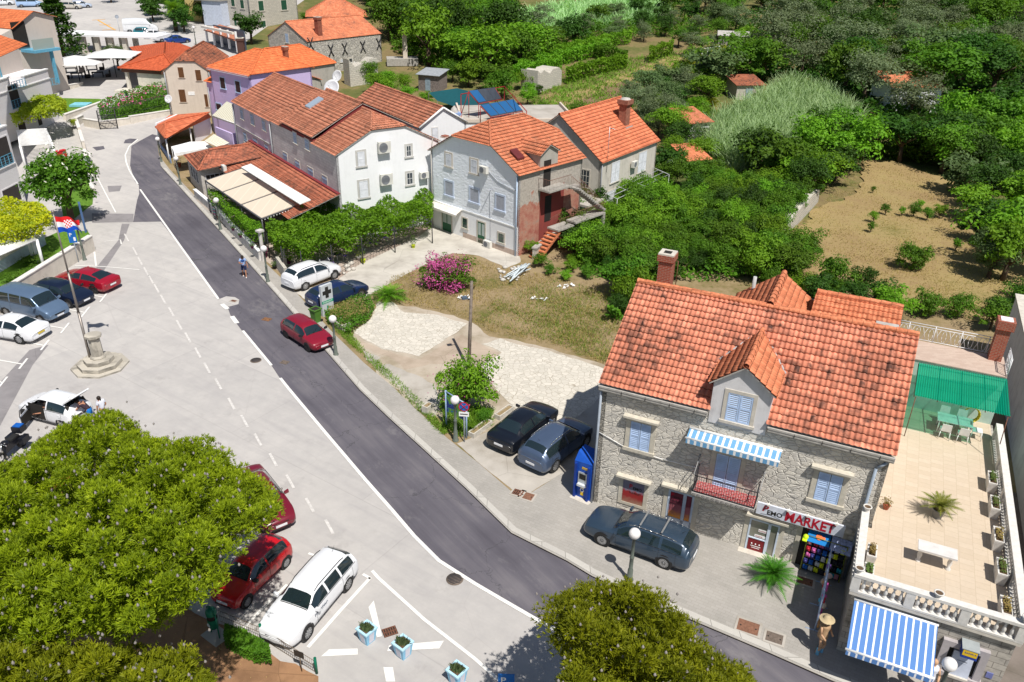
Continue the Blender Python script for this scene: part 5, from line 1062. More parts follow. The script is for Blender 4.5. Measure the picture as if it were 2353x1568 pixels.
# --- low restaurant with old tiles, lean-to, canopy
H8=thing('restaurant','low roadside restaurant under old barrel tiles next to the cream canopy','restaurant',G(480,400))
za,zb=2.8,4.4;a,b,c,r0,r1_=G(422,357,za),G(456,394,za),G(511,386,za),G(481,347,4.0),G(576.5,332,4.4)
d=G(530,352,3.4)
RT_LOW=tiles('old_brown_barrel_tiles',(.43,.14,.08),(.08,.045,.035),.26,.42,.7,.7,.5,17)
tiled('roof',[a,b,r0],RT_LOW,H8,3,tw=.26);tiled('roof',[b,c,G(600,362,4.1),r1_,r0],RT_LOW,H8,0);tiled('roof',[a,r0,r1_,G(512,335,3.2)],RT_LOW,H8,0)
mb=MB();ridge(mb,r0+Vector((0,0,.1)),r1_+Vector((0,0,.1)));ridge(mb,r0+Vector((0,0,.1)),b+Vector((0,0,.08)));mb.build('ridge_tiles',RT_LOW,H8)
sA,_=FRW.px(580,346,0);sB,_=FRW.px(750,441,0);zA=4.3
q=[FRW.w(sA,.02,zA),FRW.w(sA,4.6,2.95),FRW.w(RW+.3,4.6,2.95),FRW.w(RW+.3,.02,zA)];tiled('lean_to_roof',q,RT_LOW,H8,3,tw=.26)
mb=MB();mb.box(FRW,sA,RW+.3,.02,.3,zA-.02,zA+.1);mb.box(Fr(FRW.w(sA+6.5),FRW.az),0,.18,.3,4.6,2.95,3.15) if False else None;mb.build('flashing',FLAS,H8)
ST_=flat('stone_frontage',(.42,.4,.37),.9,.2,0,.2,5,.2)
mb=MB();ins=lambda p,q,k=.2:Vector((p.x,p.y,0));cA,cB,cC=ins(a,b),ins(b,a),ins(c,b);ctr=(cA+cB+cC+ins(r1_,a))/4
P4=[cA.lerp(ctr,.1),cB.lerp(ctr,.1),cC.lerp(ctr,.1)]; 
for p_,q_ in ((P4[0],P4[1]),(P4[1],P4[2])):f=Fr(p_,azof(p_,q_));mb.box(f,0,(q_-p_).length,-.25,0,0,2.8)
mb.build('wall',ST_,H8)
f=Fr(P4[0],azof(P4[0],P4[1]))
for i in range(3):window(f,1.2+i*1.2,2.1+i*1.2,1.0,2.2,H8,kind='glass',sur=None,mat_=SHW,bars=2)
f=Fr(P4[1],azof(P4[1],P4[2]));window(f,.4,2.2,1.4,2.3,H8,kind='glass',sur=None,mat_=SHW,bars=4)
t=G(519,392,3.0);aircon(Fr((t.x,t.y,0),-55),0,2.95,0,label='air conditioner standing on the edge of the restaurant roof by the canopy')
cz=3.05;cn=thing('canopy','large cream retractable fabric canopy in three bays beside the road','canopy',G(580,455));c0,c1,c2,c3=G(472,416,cz),G(554.7,388,cz+.35),G(688,471,cz+.35),G(601.5,503.5,cz)
FAB=stripes('cream_fabric',(.6,.52,.42),(.66,.58,.47),.9,.1,0)
for i in range(3):
    t0,t1=i/3+.012,(i+1)/3-.012;mb=MB();q=[c0.lerp(c3,t0),c0.lerp(c3,t1),c1.lerp(c2,t1),c1.lerp(c2,t0)];mb.prism(q,.05);mb.build('fabric_bay',FAB,cn)
mb=MB()
for t in (0,1/3,2/3,1):mb.tube(c0.lerp(c3,t),c1.lerp(c2,t),.06,.06,6)
mb.tube(c0,c3,.07);mb.tube(c1,c2,.07)
for p in (c0,c0.lerp(c3,1/3),c0.lerp(c3,2/3),c3):mb.tube(p,Vector((p.x,p.y,.1)),.05)
mb.build('frame',flat('dark_grey_frame',(.08,.08,.09)),cn)
d0,d1,d2_,d3_=G(554.7,386,4.0),G(576.5,378.5,4.35),G(714,461,4.35),G(689,470.7,4.0);mb=MB();mb.prism([d0,d3_,d2_,d1],.08);mb.build('white_sheet',WHITE,cn)
mb=MB();bl=thing('light_string','string of small white bulbs along the right edge of the cream canopy','lights',c3)
for i in range(14):p=c3.lerp(c2,i/13)+Vector((0,0,-.12));mb.ball(p,.06,6)
mb.build('bulb_string',WHITE,bl)
# --- small roadside pavilion with people's tables, white tent, striped awnings
H9=thing('porch_building','open-sided porch under a low orange hipped roof at the road bend','building',G(420,310));ze_=3.0
a,b,c,d,e=G(356,292.5,ze_),G(380,320,ze_),G(485,270,ze_),G(484,258,ze_+.5),G(390,266,ze_);r0,r1_=G(380,283,3.9),G(478,261,3.9)
RT_PORCH=tiles('plain_orange_sheet_tiles',(.56,.15,.07),(.35,.09,.05),.3,.9,.1,.5,.3,19)
tiled('roof',[a,b,r0],RT_PORCH,H9);tiled('roof',[b,c,r1_,r0],RT_PORCH,H9);tiled('roof',[a,r0,r1_,d,e],RT_PORCH,H9)
mb=MB();ridge(mb,r0+Vector((0,0,.1)),r1_+Vector((0,0,.1)));ridge(mb,r0+Vector((0,0,.1)),b+Vector((0,0,.1)),.09);mb.build('ridge_tiles',RT_PORCH,H9)
BLP=flat('blue_panel',(.2,.3,.5));mb=MB()
for p in (a.lerp(r0,.2),b.lerp(r0,.12),b.lerp(c,.5)):mb=MB();mb.tube(Vector((p.x,p.y,.0)),Vector((p.x,p.y,ze_)),.08);mb.build('post',WHITE,H9)
fb=Fr(Vector((b.x,b.y,0)),azof(b,c));Lb=(c-b).length;mb=MB();mb.box(fb,Lb*.62,Lb,-.3,-.15,0,3.0);mb.build('wall',SMW,H9);mb=MB();mb.box(fb,Lb*.55,Lb,-4.4,-4.2,0,3.2);mb.build('wall',SMW,H9);fa_=Fr(Vector((a.x,a.y,0)),azof(a,b));mb=MB();mb.box(fa_,.3,(b-a).length-.3,-.25,-.15,0,1.1);mb.build('low_panel',BLP,H9)
mb=MB();mb.poly([Vector((p.x,p.y,.12)) for p in (a,b,c,d,e)]);mb.build('floor',flat('dark_porch_floor',(.12,.1,.09)),H9)
tn=thing('white_tent','white fabric tent roof between the porch and the low restaurant','tent',G(440,355));mb=MB();q=[G(394,337,2.5),G(401,352,2.4),G(489,338,2.5),G(470,325,2.6)];pk=sum(q,Vector())/4+Vector((0,0,.55))
for i in range(4):mb.poly([q[i],q[(i+1)%4],pk])
for i in range(4):p,r=q[i],q[(i+1)%4];mb.poly([p,r,r-Vector((0,0,.35)),p-Vector((0,0,.35))])
mb.build('fabric',WHITE,tn);mb=MB();[mb.tube(p,Vector((p.x,p.y,.1)),.04) for p in q];mb.build('pole',WHITE,tn)
YST=stripes('cream_striped_canvas',(.5,.47,.33),(.7,.68,.6),.34,.45,0)
def quad_awning(px,z_,label,mat_=YST,val=.18):
    p=[G(x,y,z) for (x,y),z in zip(px,z_)];t=thing('awning',label,'awning',sum(p,Vector())/4-Vector((0,0,.5)));mb=MB();mb.prism(p,.04);o=mb.build('canopy',mat_,t)
    d_=(p[1]-p[0]).normalized();uv=o.data.uv_layers[0].data
    for l in o.data.loops:uv[l.index].uv=(((o.data.vertices[l.vertex_index].co+t.location)-p[0]).dot(d_),0)
    mb=MB();mb.poly([p[0],p[1],p[1]-Vector((0,0,val)),p[0]-Vector((0,0,val))]);o=mb.build('valance',mat_,t);uv=o.data.uv_layers[0].data
    for l in o.data.loops:uv[l.index].uv=(((o.data.vertices[l.vertex_index].co+t.location)-p[0]).dot(d_),0)
    mb=MB();mb.tube(p[0],p[1],.04);mb.tube(p[0],p[3],.03);mb.tube(p[1],p[2],.03);mb.build('frame',WHITE,t);return t
quad_awning([(488,266),(541,284),(541,243),(521,234)],(4.6,4.6,6.0,6.0),'cream striped awning over the balcony between the mauve and lavender houses')
quad_awning([(500,338),(527,329),(492,309),(471,324)],(2.7,2.7,3.3,3.3),'small cream striped awning beside the white tent')
bk=thing('balcony','mauve walled balcony with potted plants under the striped awning','balcony',G(515,310,3.0));a,b=G(494,292,3.7),G(533,308,3.7);f=Fr((a.x,a.y,0),azof(a,b));mb=MB();L_=(b-a).length;mb.box(f,0,L_,-.2,0,2.3,3.7);mb.box(f,L_-.2,L_,-3.5,-.2,2.3,3.7);mb.box(f,0,L_,-3.5,-.2,2.3,2.6);mb.build('parapet',MAUVE,bk);mb=MB();mb.box(f,.1,L_-.1,-3.4,-.4,0,2.3);mb.build('wall',MAUVE,bk)
# --- cream house with brown shutters, mauve house, grey houses with new orange roofs
A=G(376.5,162.5,7.3);B=G(479,162.5,7.3);FC=Fr((A.x,A.y,0),azof(A,B));CW=(B-A).length;z0c=terr(0,A.y);H10=thing('cream_house','cream gabled house with brown shutters and a sooty tile roof','house',FC.w(CW/2,-5,z0c))
zc=FC.px(401.5,141)[1];RT_CR=RT_OLD;zr_=zc+.9;walls(H10,FC,CW,13,7.3,zr_,CREAM,z0=z0c-.5,axis='v',zl=zc,zq=zc);roof(H10,FC,CW,13,7.3,zr_,RT_CR,.15,None,'v',1.2,1.2,zc,zc)
for q in (((407.75,155),(424,179)),((447.75,161),(464,186)),((409.5,206),(429,235)),((468.5,217),(480,246))):wpx(FC,q,H10,kind='solid',mat_=SHBR,sw=.05,sur=CREAM)
mb=MB();s,z=FC.px(440,215);mb.box(FC,s-.4,s+.4,0,.03,z-.22,z+.22);mb.build('plaque',WHITE,H10);pipe(FC,[(.0,7.1),(.05,z0c+1)],H10,.08);pipe(FC,[(CW,7.1),(CW+.3,z0c)],H10,.07)
s,z=FC.px(554,110,-7);chimney(FC,s,-7,8,z+1.2-8,.9,H10,flat('sooty_chimney',(.09,.05,.04),.9))
A=G(481.5,154,9);B=G(571.5,172.5,9);FM2=Fr((A.x,A.y,0),azof(A,B));VW=(B-A).length;H11=thing('mauve_house','tall mauve house with a new orange hipped roof','house',FM2.w(VW/2,-4,0));RT_NEW2=tiles('new_orange_tiles',(.68,.17,.06),(.3,.08,.04),.24,.42,.1,.75,.4,23)
walls(H11,FM2,VW,8.5,9,10.9,MAUVE,zl=9,zq=9);roof(H11,FM2,VW,8.5,9,10.9,RT_NEW2,.3,None,'u',3.2,3.2,None,None)
for q in (((505,177.5),(519,205)),((540,186),(554,214)),((496.5,237.5),(510,255))):wpx(FM2,q,H11,kind='solid',mat_=flat('very_dark_brown',(.05,.02,.02)),sur=SHB,sw=.12)
mb=MB();mb.box(FM2,-.2,VW+.2,.0,.3,8.75,8.95);mb.build('cornice',flat('lilac_white',(.7,.68,.76)),H11);pipe(FM2,[(-.9,6.6),(-.9,.5)],H11,.07);mb=MB();mb.box(FM2,-1.4,0,-4,-.1,-.2,7.3);mb.build('side_wing',MAUVE,H11);q=[FM2.w(-1.6,.15,7.2),FM2.w(-.02,.15,7.2),FM2.w(-.02,-4,8.9),FM2.w(-1.6,-4,8.9)];tiled('side_roof',q,RT_NEW2,H11)
A=G(624,173,7);B=G(700,163,7);FO=Fr((A.x,A.y,0),azof(A,B));OW=(B-A).length;zo=terr(0,A.y);H12=thing('grey_gable_house','unpainted grey house with a new orange roof and a slender brick chimney','house',FO.w(OW/2,-3,zo))
walls(H12,FO,OW,9,6.9,8.8,GREY,z0=zo-1.5,zl=6.9);roof(H12,FO,OW,9,6.9,8.8,RT_NEW2,.2,None,'u',2.2,0)
mb=MB();mb.box(FO,OW,OW+2.6,-6,-.3,zo-1.5,5.6);mb.build('side_wing',GREY,H12);tiled('side_roof',[FO.w(OW,-.1,6.6),FO.w(OW+2.8,-.1,5.5),FO.w(OW+2.8,-6,5.5),FO.w(OW,-6,6.6)],RT_NEW2,H12)
for q in (((640,191),(655,205)),((679,185),(695,207.5))):wpx(FO,q,H12,kind='solid',mat_=flat('red_brown_shutter',(.12,.03,.02)),sur=GREY,sw=.08)
s,z=FO.px(660,160,-1.2);chimney(FO,s,-1.2,7.0,3.0,.55,H12,flat('brick_chimney_far',(.3,.1,.06),.9,.15,0,.3),cap=True)
A=G(640,176,7.6);B=G(769,146,7.2);A=G(697,155,7.4);B=G(769,144,7.4);f_=Fr((A.x,A.y,0),azof(A,B));Wb=(B-A).length;f_=Fr(f_.w(-5),f_.az);H13=thing('long_grey_house','long unpainted grey house with an orange roof behind the slender chimney','house',f_.w(5,-4,2));walls(H13,f_,Wb+5,8.5,7.4,9.5,GREY,z0=0,zl=7.4,zq=7.4);roof(H13,f_,Wb+5,8.5,7.4,9.5,RT_NEW2,.2,None,'u',2.5,2.0,None,None)
# --- barn with iron wall ties
A=G(706.5,96,8.5);B=G(875,77.5,8.5);FB=Fr((A.x,A.y,0),azof(A,B));BW=(B-A).length;zb_=terr(0,A.y)-.5;H14=thing('stone_barn','large pale stone house with black iron wall ties and an orange roof','house',FB.w(BW/2,-4.5,zb_));RT_B=tiles('barn_orange_tiles',(.62,.2,.1),(.16,.07,.05),.24,.42,.5,.5,.3,29)
walls(H14,FB,BW,9.4,8.5,10.9,BARN,z0=zb_-1);roof(H14,FB,BW,9.4,8.5,10.9,RT_B,.1)
for x,y in ((713,101),(760,116),(791.5,112.5),(833,107.5),(870,101)):
    s,z=FB.px(x,y);mb=MB()
    for sx in (-1,1):mb.path([FB.w(s+sx*.5,.06,z+.85),FB.w(s+sx*.12,.06,z+.3),FB.w(s-sx*.12,.06,z-.3),FB.w(s-sx*.5,.06,z-.85)],.09,5)
    mb.build('wall_tie',IRON,H14)
wpx(FB,((801.5,135),(810,144)),H14,kind='glass',sur=LIMEST,sw=.2,bars=1);s,z=FB.px(810,152);mb=MB();mb.box(FB,s-.6,s+.6,0,.03,z-1.2,z+.6);mb.build('render_patch',SMW,H14);wpx(FB,((782,137),(788,143)),H14,kind='solid',mat_=SHW,sw=.1)
FBl=Fr(FB.w(0,-9.4),FB.az-90);wpx(FBl,((655,77),(664,99)),H14,kind='solid',mat_=SHB,sw=.12)
s,z=FB.px(706,84,-2.5);chimney(FB,s+1.2,-1.2,9.0,2.6,.8,H14,flat('barn_chimney',(.26,.09,.06),.9,.15,0,.3))
A=G(704,38,9.5);B=G(842,38,9.5);f_=Fr((A.x,A.y,0),azof(A,B));H15=thing('hipped_roof_house','small house with a streaky orange hipped roof behind the stone barn','house',f_.w(6,-4,5));walls(H15,f_,(B-A).length,9,9.5,12,BARN,z0=3,zl=9.5,zq=9.5);roof(H15,f_,(B-A).length,9,9.5,12,RT_B,.2,None,'u',4,4)
# --- stone house with green shutters, yellow house, cafe
C0=G(577,68);C1=G(686,48);FS=Fr(C0,azof(C0,C1));SW_=(C1-C0).length;H16=thing('green_shutter_house','tall coursed stone house with dark green shutters at the top edge','house',FS.w(SW_/2,-4,0));hS=14
walls(H16,FS,SW_,12,hS,hS+2.5,BLKST,z0=-1,zl=hS,zq=hS);roof(H16,FS,SW_,12,hS,hS+2.5,RT_B,.3,None,'u',4,4);FSl=Fr(FS.w(0,-12),FS.az-90)
for q in (((592.75,3),(606.5,24.5)),((645,1),(659.5,22.5)),((599,49),(611,62))):wpx(FS,q,H16,kind='solid',mat_=SHG,sw=.2)
for q in (((516,31),(525,52.5)),((536.5,37),(545,60)),((555,41),(564,57.5)),((530,-6),(540,15)),((551.5,0),(561.5,20)),((510,-10),(519,10))):wpx(FSl,q,H16,kind='solid',mat_=SHG,sw=.2)
pipe(FS,[(.05,hS-.3),(.05,0)],H16,.1)
C0=G(446,56);C1=G(506,62);f_=Fr(C0,azof(C0,C1));YEL=plaster('yellow_render',(.66,.5,.2),(.55,.45,.3),.3,.05);H17=thing('yellow_house','pale yellow house with a balcony slab at the top edge beside the palm','house',f_.w(2,-3,0)); 
mb=MB();mb.box(f_,-3.5,7,-9,-2.5,0,12);mb.build('wall',YEL,H17);mb=MB();mb.box(f_,-1,7,-2.5,.3,4.4,4.8);mb.build('balcony',CST,H17);mb=MB();mb.box(f_,2.5,6.8,-2.5,0,0,4.4);mb.build('lower_wall',flat('pale_blue_render',(.5,.55,.66),.9),H17);f3=Fr(f_.w(0,-2.5),f_.az)
for s in (-2.6,1.6,5):window(f3,s,s+1.2,5.4,8.2,H17,kind='dark',sur=WHITE,sw=.12)
a,b,c,d=G(467,70,7.2),G(540,95,6.6),G(548,70,7.6),G(505,57,8.1);cf=thing('cafe','long low cafe with a salmon tile roof and a folded awning near the top edge','cafe',G(505,100));tiled('roof',[a,b,c,d],RT_ROW,cf);f=Fr((a.x,a.y,terr(0,a.y)),azof(a,b));L_=(b-a).length;mb=MB();mb.box(f,.2,L_-.2,-2.0,-1.8,0,3);mb.build('wall',flat('cafe_glass_front',(.06,.08,.12),.3),cf);mb=MB()
for i in range(5):mb.box(f,.2+i*(L_-.6)/4,.5+i*(L_-.6)/4,-.5,-.2,0,3)
mb.build('pillar',SMW,cf);mb=MB();mb.box(f,0,L_,-.1,.35,2.6,2.95);mb.build('awning_roll',CRM,cf)
# --- orange-roofed pavilion and colonnade
pv=thing('pavilion','cream pavilion with a wide bright orange hipped roof and open corner porch','building',G(330,205));zE,zT=5.6,7.2
P2={k:G(x,y,z) for k,(x,y,z) in dict(a=(270,157.5,zE),b=(367.5,164,zE),b2=(395,150,zE+.6),r0=(377.5,126.5,zT),r1=(380,97.5,zT),c=(297.5,109,zE),c2=(315,127.5,zE+.1),e=(452.5,115,zE),e2=(412,100,zE+.4)).items()}
for q in (('a','b','b2','r0'),('a','r0','c2'),('c2','r0','r1','c'),('r0','b2','e','e2','r1')):tiled('roof',[P2[k_] for k_ in q],RT_PAV,pv)
mb=MB();up=Vector((0,0,.1));ridge(mb,P2['a']+up,P2['r0']+up);ridge(mb,P2['r0']+up,P2['r1']+up);ridge(mb,P2['r0']+up,P2['b2']+up);mb.build('ridge_tiles',RT_PAV,pv)
A,B=P2['a'],P2['b'];f=Fr((A.x,A.y,0),azof(A,B));L_=(B-A).length;gz_=terr(0,A.y)-.2;mb=MB();mb.box(f,L_*.38,L_+1.0,-6,-.5,gz_,zE-.1);mb.build('wall',flat('cream_pavilion_wall',(.64,.6,.52),.85),pv);mb=MB();mb.box(f,.6,1.0,-.9,-.5,gz_,zE-.1);mb.build('pillar',flat('cream_pillar',(.66,.62,.55)),pv);mb=MB();mb.box(f,.3,L_+1.2,-.5,-.3,zE-.5,zE-.12);mb.build('fascia',flat('brown_fascia',(.12,.05,.03)),pv);mb=MB();mb.box(f,-.5,L_+1.5,-7,1.0,gz_-.1,gz_+.5);mb.build('podium',flat('cream_podium',(.66,.62,.55)),pv)
ca,cb=G(163,122),G(290,127);f=Fr(ca,azof(ca,cb));L_=(cb-ca).length;cl_=thing('colonnade','long white flat-roofed colonnade of stone pillars at the upper left','colonnade',f.w(L_/2,-1.5,0));hC=2.7
sT=Fr(ca,f.az).px(142.5,80)
for i in range(5):
    for o_ in (0,-3.4):mb=MB();mb.box(f,i*L_/4-.35,i*L_/4+.35,o_-.7,o_,-.3,hC);mb.build('pillar',LIMEST,cl_)
mb=MB();mb.box(f,-2.5,L_+6,-4.6,.5,hC,hC+.3);mb.build('roof',SMW,cl_)
# ------------------------------------------------------------ hotel and gardens on the left
HOTW=blocks('pale_stone_cladding',(.8,.77,.79),(.84,.82,.83),(.74,.72,.74),3.0,.6,.05,0,.5,.006);HOTB=plaster('beige_render',(.56,.5,.45),(.4,.36,.33),.3,.05);BLUE=flat('sky_blue_paint',(.12,.36,.52),.5)
GLB=glassy('balcony_glass',(.32,.4,.38),.15);RT_H=tiles('hotel_orange_tiles',(.6,.16,.06),(.3,.08,.04),.24,.4,.1,.7,.3,31)
H20=thing('hotel','stepped pale hotel with sky blue balconies and orange roofs at the left edge','hotel',G(100,330))
def rail_blue(F,s0,s1,z,parent,o=.05,h=.9):
    mb=MB();mb.box(F,s0,s1,o,o+.05,z+h-.05,z+h);mb.box(F,s0,s1,o,o+.05,z+.05,z+.09);n_=max(1,int((s1-s0)/.5))
    for i in range(n_+1):s=s0+(s1-s0)*i/n_;mb.box(F,s-.03,s+.03,o,o+.05,z,z+h)
    for i in range(1,4):mb.box(F,s0,s1,o+.01,o+.03,z+h*i/4.3,z+h*i/4.3+.015)
    mb.build('balcony_rail',BLUE,parent)
def block(F,s0,s1,z0,z1,d,mat_=HOTW,cop=True,o=0):
    mb=MB();mb.box(F,s0,s1,o-d,o,z0,z1);b_=mb.build('wall',mat_,H20)
    if cop:mb=MB();mb.box(F,s0-.08,s1+.08,o-.35,o+.08,z1,z1+.12);mb.build('coping',WHITE,H20)
    return b_
def hole(F,TL,BR,rail=True,w0=None):
    (s0,z1),(s1,z0)=F.px(*TL),F.px(*BR);s0,s1=min(s0,s1),max(s0,s1);z0,z1=min(z0,z1),max(z0,z1)
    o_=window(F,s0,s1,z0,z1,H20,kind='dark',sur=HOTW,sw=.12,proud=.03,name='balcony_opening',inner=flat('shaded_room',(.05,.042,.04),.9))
    if rail:rail_blue(F,s0,s1,z0,o_,.0,min(1,(z1-z0)*.38))
FH=Fr(G(136,275),90);zt1=FH.px(109,160)[1];zl_=4.9
sE=FH.px(60,168)[0];zA=FH.px(57,168)[1]
block(FH,-26,0,-.3,5.0,9);block(FH,-5.2,0,5.1,zt1,9)
block(FH,-26,-8.2,5.1,zA,9)
block(FH,-26,-.5,5.0,zA+2.8,6,HOTB,False,-2.6)
hole(FH,(16,200),(50,245));hole(FH,(40,285),(66,318),False);hole(FH,(84,268),(98,286),False)
rail_blue(FH,-8.1,-5.3,5.0,H20)
a,b,c,d=G(-40,150,11.5),G(63,103,11.5),G(-5,80,12.6),G(-60,100,12.6);tiled('roof',[a,b,c,d],RT_H,H20,under=WHITE)
mb=MB();f=Fr(FH.w(-16,-.4,zA),90)
for s in (0,2.5,5.0,7.2):mb.box(f,s-.09,s+.09,-.1,.08,0,2.5)
mb.box(f,-.1,7.3,-.1,.1,2.4,2.58);mb.box(f,-.1,7.3,-1.8,-1.65,2.4,2.58)
for s in (0,2.4,4.8,7.2):mb.box(f,s-.06,s+.06,-1.7,0,2.42,2.56)
mb.build('balcony_pergola',BLUE,H20);mb=MB();mb.box(f,.1,7.1,.0,.03,.1,1.0);mb.build('glass_guard',GLB,H20);mb=MB();mb.box(f,3.5,6.5,-2.1,-2.05,0,2.3);mb.build('blue_shutter',BLUE,H20)
# tall beige gable wall behind
C0,C1=G(110,220),G(160,206);FK=Fr(C1,azof(C0,C1));zz_=FK.px(129,38)[1];s1_,zr1=FK.px(74,27);s2_,zl1=FK.px(29,66)
mb=MB();ring=[FK.w(0,0,-.5),FK.w(0,0,zz_),FK.w(s1_,0,zr1),FK.w(s2_,0,zl1),FK.w(s2_-6,0,zl1-2),FK.w(s2_-6,0,-.5)];mb.prism(ring,tuple(FK.n*-14));mb.build('gable_wall',HOTB,H20)
up=Vector((0,0,.05));bk_=FK.n*-14;tiled('roof',[FK.w(s1_,.3,zr1)+up,FK.w(.4,.3,zz_-.1)+up,FK.w(.4,-14,zz_-.1)+up,FK.w(s1_,-14,zr1)+up],RT_H,H20);tiled('roof',[FK.w(s2_-.3,.3,zl1-.1)+up,FK.w(s1_,.3,zr1)+up,FK.w(s1_,-14,zr1)+up,FK.w(s2_-.3,-14,zl1-.1)+up],RT_H,H20)
mb=MB();f=Fr(FK.w(0,.02),FK.az);s,z=FK.px(45,80);mb.box(f,s-1.0,s+1.0,0,.1,z-1.6,z+1.6);mb.build('upper_window',DARKIN,H20)
s,z=FK.px(75,112);mb=MB();mb.box(f,s-1.8,s+2.1,0,2.6,z-.25,z+.1);mb.build('blue_canopy',BLUE,H20);mb=MB();mb.box(f,s-1.7,s+1.5,2.3,2.36,z+.1,z+1.4);mb.build('glass_guard',GLB,H20);mb=MB();mb.box(f,s+.9,s+1.2,1.8,2.2,z-4.4,z-.25);mb.build('blue_post',BLUE,H20);rail_blue(f,s-1.5,s+1.0,z-4.6,H20,2.2)
# nearer wing
FN=Fr(G(62,470),90);zt3=FN.px(30,284)[1]
block(FN,-22,0,-.3,zt3,10);hole(FN,(-30,330),(31,374));hole(FN,(4,440),(50,458),False)
mb=MB();f=Fr(FN.w(-7.5,-.4,zt3),90)
for s in (0,3.6,7.2):mb.box(f,s-.09,s+.09,-.1,.08,0,2.5)
mb.box(f,-.1,7.3,-.1,.1,2.4,2.58);mb.build('balcony_pergola',BLUE,H20);rail_blue(f,.1,7.0,0,H20,-.02)
# gardens: lawns, low walls
GW=flat('garden_wall_stone',(.62,.57,.5),.85,.2,0,.12,2,.1);GWB=flat('pale_wall_stone',(.66,.63,.6),.85,.2,0,.1,2)
def lowwall(px,h,th,label,mat_=GW,name='garden_wall',z=0):
    pts=[G(x,y) for x,y in px];t=thing(name,label,'wall',pts[len(pts)//2]);mb=MB();mc=MB()
    for a,b in zip(pts,pts[1:]):f=Fr(a,azof(a,b));L_=(b-a).length;mb.box(f,0,L_,-th/2,th/2,-.2,h);mc.box(f,-.03,L_+.03,-th/2-.04,th/2+.04,h,h+.08)
    mb.build('wall',mat_,t);mc.build('coping',GWB,t);return t
sheet('lawn',[(136,262),(136,226),(228,228),(242,232),(150,274)],LAWN,.03);sheet('lawn',[(205,287),(228,282),(285,235),(330,215),(392,225),(392,260),(232,292)],LAWN,.03)
sheet('lawn',[(168,372),(195,352),(203,395),(208,425),(215,440),(213,470),(150,520),(140,470)],LAWN,.03)
sheet('lawn',[(-40,655),(60,590),(106,560),(150,540),(205,545),(212,556),(40,665),(-20,705)],LAWN,.5)
lowwall([(150,277),(246,228)],.7,.35,'cream low wall along the lawn below the beige gable wall');lowwall([(160,206),(190,197)],.6,.3,'short cream wall by the tables of the umbrella terrace')
lowwall([(196,290),(230,297),(300,285),(392,264)],.9,.35,'cream wall carrying the black garden fence at the road bend');lowwall([(196,354),(203,395),(211,430),(215,445)],.5,.3,'thin cream wall between the small lawn and the road')
lowwall([(215,576),(150,618),(40,690),(-60,760)],1.25,.35,'long cream garden wall behind the parked cars');lowwall([(106,575),(60,603),(-40,665)],1.3,.3,'bluish white wall under the white pergola',flat('bluish_white',(.55,.62,.72)))
lowwall([(192,280),(178,290),(186,316),(196,350)],.8,.3,'cream wall on the hotel side of the little pergola')
fe=thing('garden_fence','black iron fence with a gate section round the flower garden','fence',G(270,270));mb=MB();pts=[G(232,292),G(271,289),G(330,272),G(388,258)]
for a,b in zip(pts,pts[1:]):
    a,b=a+Vector((0,0,.9)),b+Vector((0,0,.9));n_=int((b-a).length/.28)
    for h in (.15,1.15,1.3):mb.tube(a+Vector((0,0,h)),b+Vector((0,0,h)),.025,.025,5)
    for i in range(n_+1):p=a.lerp(b,i/n_);mb.tube(p,p+Vector((0,0,1.4)),.016,.016,4)
mb.build('railing',IRON,fe);a,b=G(231,298),G(271,296);mb=MB();n_=12
for h in (.1,.7,1.7):mb.tube(a+Vector((0,0,h)),b+Vector((0,0,h)),.04,.04,5)
for i in range(n_+1):p=a.lerp(b,i/n_);mb.tube(p,p+Vector((0,0,1.75)),.02,.02,4)
for p in (a,b):mb.tube(p,p+Vector((0,0,2.3)),.07,.07,6)
mb.build('gate',IRON,fe)
# pergolas
def pergola(px,h,label,n_=14):
    p=[G(x,y,h) for x,y in px];t=thing('pergola',label,'pergola',sum(p,Vector())/4-Vector((0,0,h)));mb=MB()
    for i in range(n_):q=i/(n_-1);mb.tube(p[0].lerp(p[3],q),p[1].lerp(p[2],q),.07,.07,4)
    mb.build('slats',WHITE,t)
    for a,b in ((p[0],p[3]),(p[1],p[2])):mb=MB();mb.tube(a-Vector((0,0,.12)),b-Vector((0,0,.12)),.12,.12,4);mb.build('beam',WHITE,t)
    for a in p+[p[1].lerp(p[2],.5)]:mb=MB();mb.tube(a,Vector((a.x,a.y,0)),.12,.12,6);mb.build('post',WHITE,t)
    return t
pergola([(-60,545),(60,536),(84,551),(-60,612)],2.6,'white slatted pergola with yellow foliage at the left edge',26);pergola([(40,300),(105,296),(120,330),(46,335)],3.0,'white slatted pergola beside the hotel under yellow-green vines',16)
lowtb=thing('info_pillar','blue slab pillar standing at the end of the long garden wall','pillar',G(205,546));f=Fr(G(200,545),-60);mb=MB();mb.box(f,-.35,.35,-.08,.08,0,3.0);mb.build('slab',flat('slate_blue',(.07,.13,.28)),lowtb)
lb=thing('tank_cover','pale blue square tank lid on the lawn by the beige gable wall','lid',G(186,243));f=Fr(lb.location,5);mb=MB();mb.box(f,-1.1,1.1,-1,1,.0,.25);mb.build('lid',flat('lid_blue',(.2,.5,.6)),lb)
hy=thing('hydrant','dark blue hydrant at the head of the flower garden','hydrant',G(293,233));mb=MB();mb.lathe(hy.location,[(.3,0),(.3,.1),(.13,.15),(.13,1.1),(.2,1.15),(.2,1.3),(.05,1.5)],10);mb.build('body',flat('hydrant_blue',(.01,.04,.3)),hy)
rb=thing('red_box','red metal box standing on the hotel lawn behind the magnolia','box',G(148,385));f=Fr(rb.location,60);mb=MB();mb.box(f,-.5,.5,-.2,.2,.1,1.8);mb.box(f,-.54,.54,-.24,.24,1.8,1.88);mb.build('body',flat('signal_red',(.5,.02,.03)),rb)
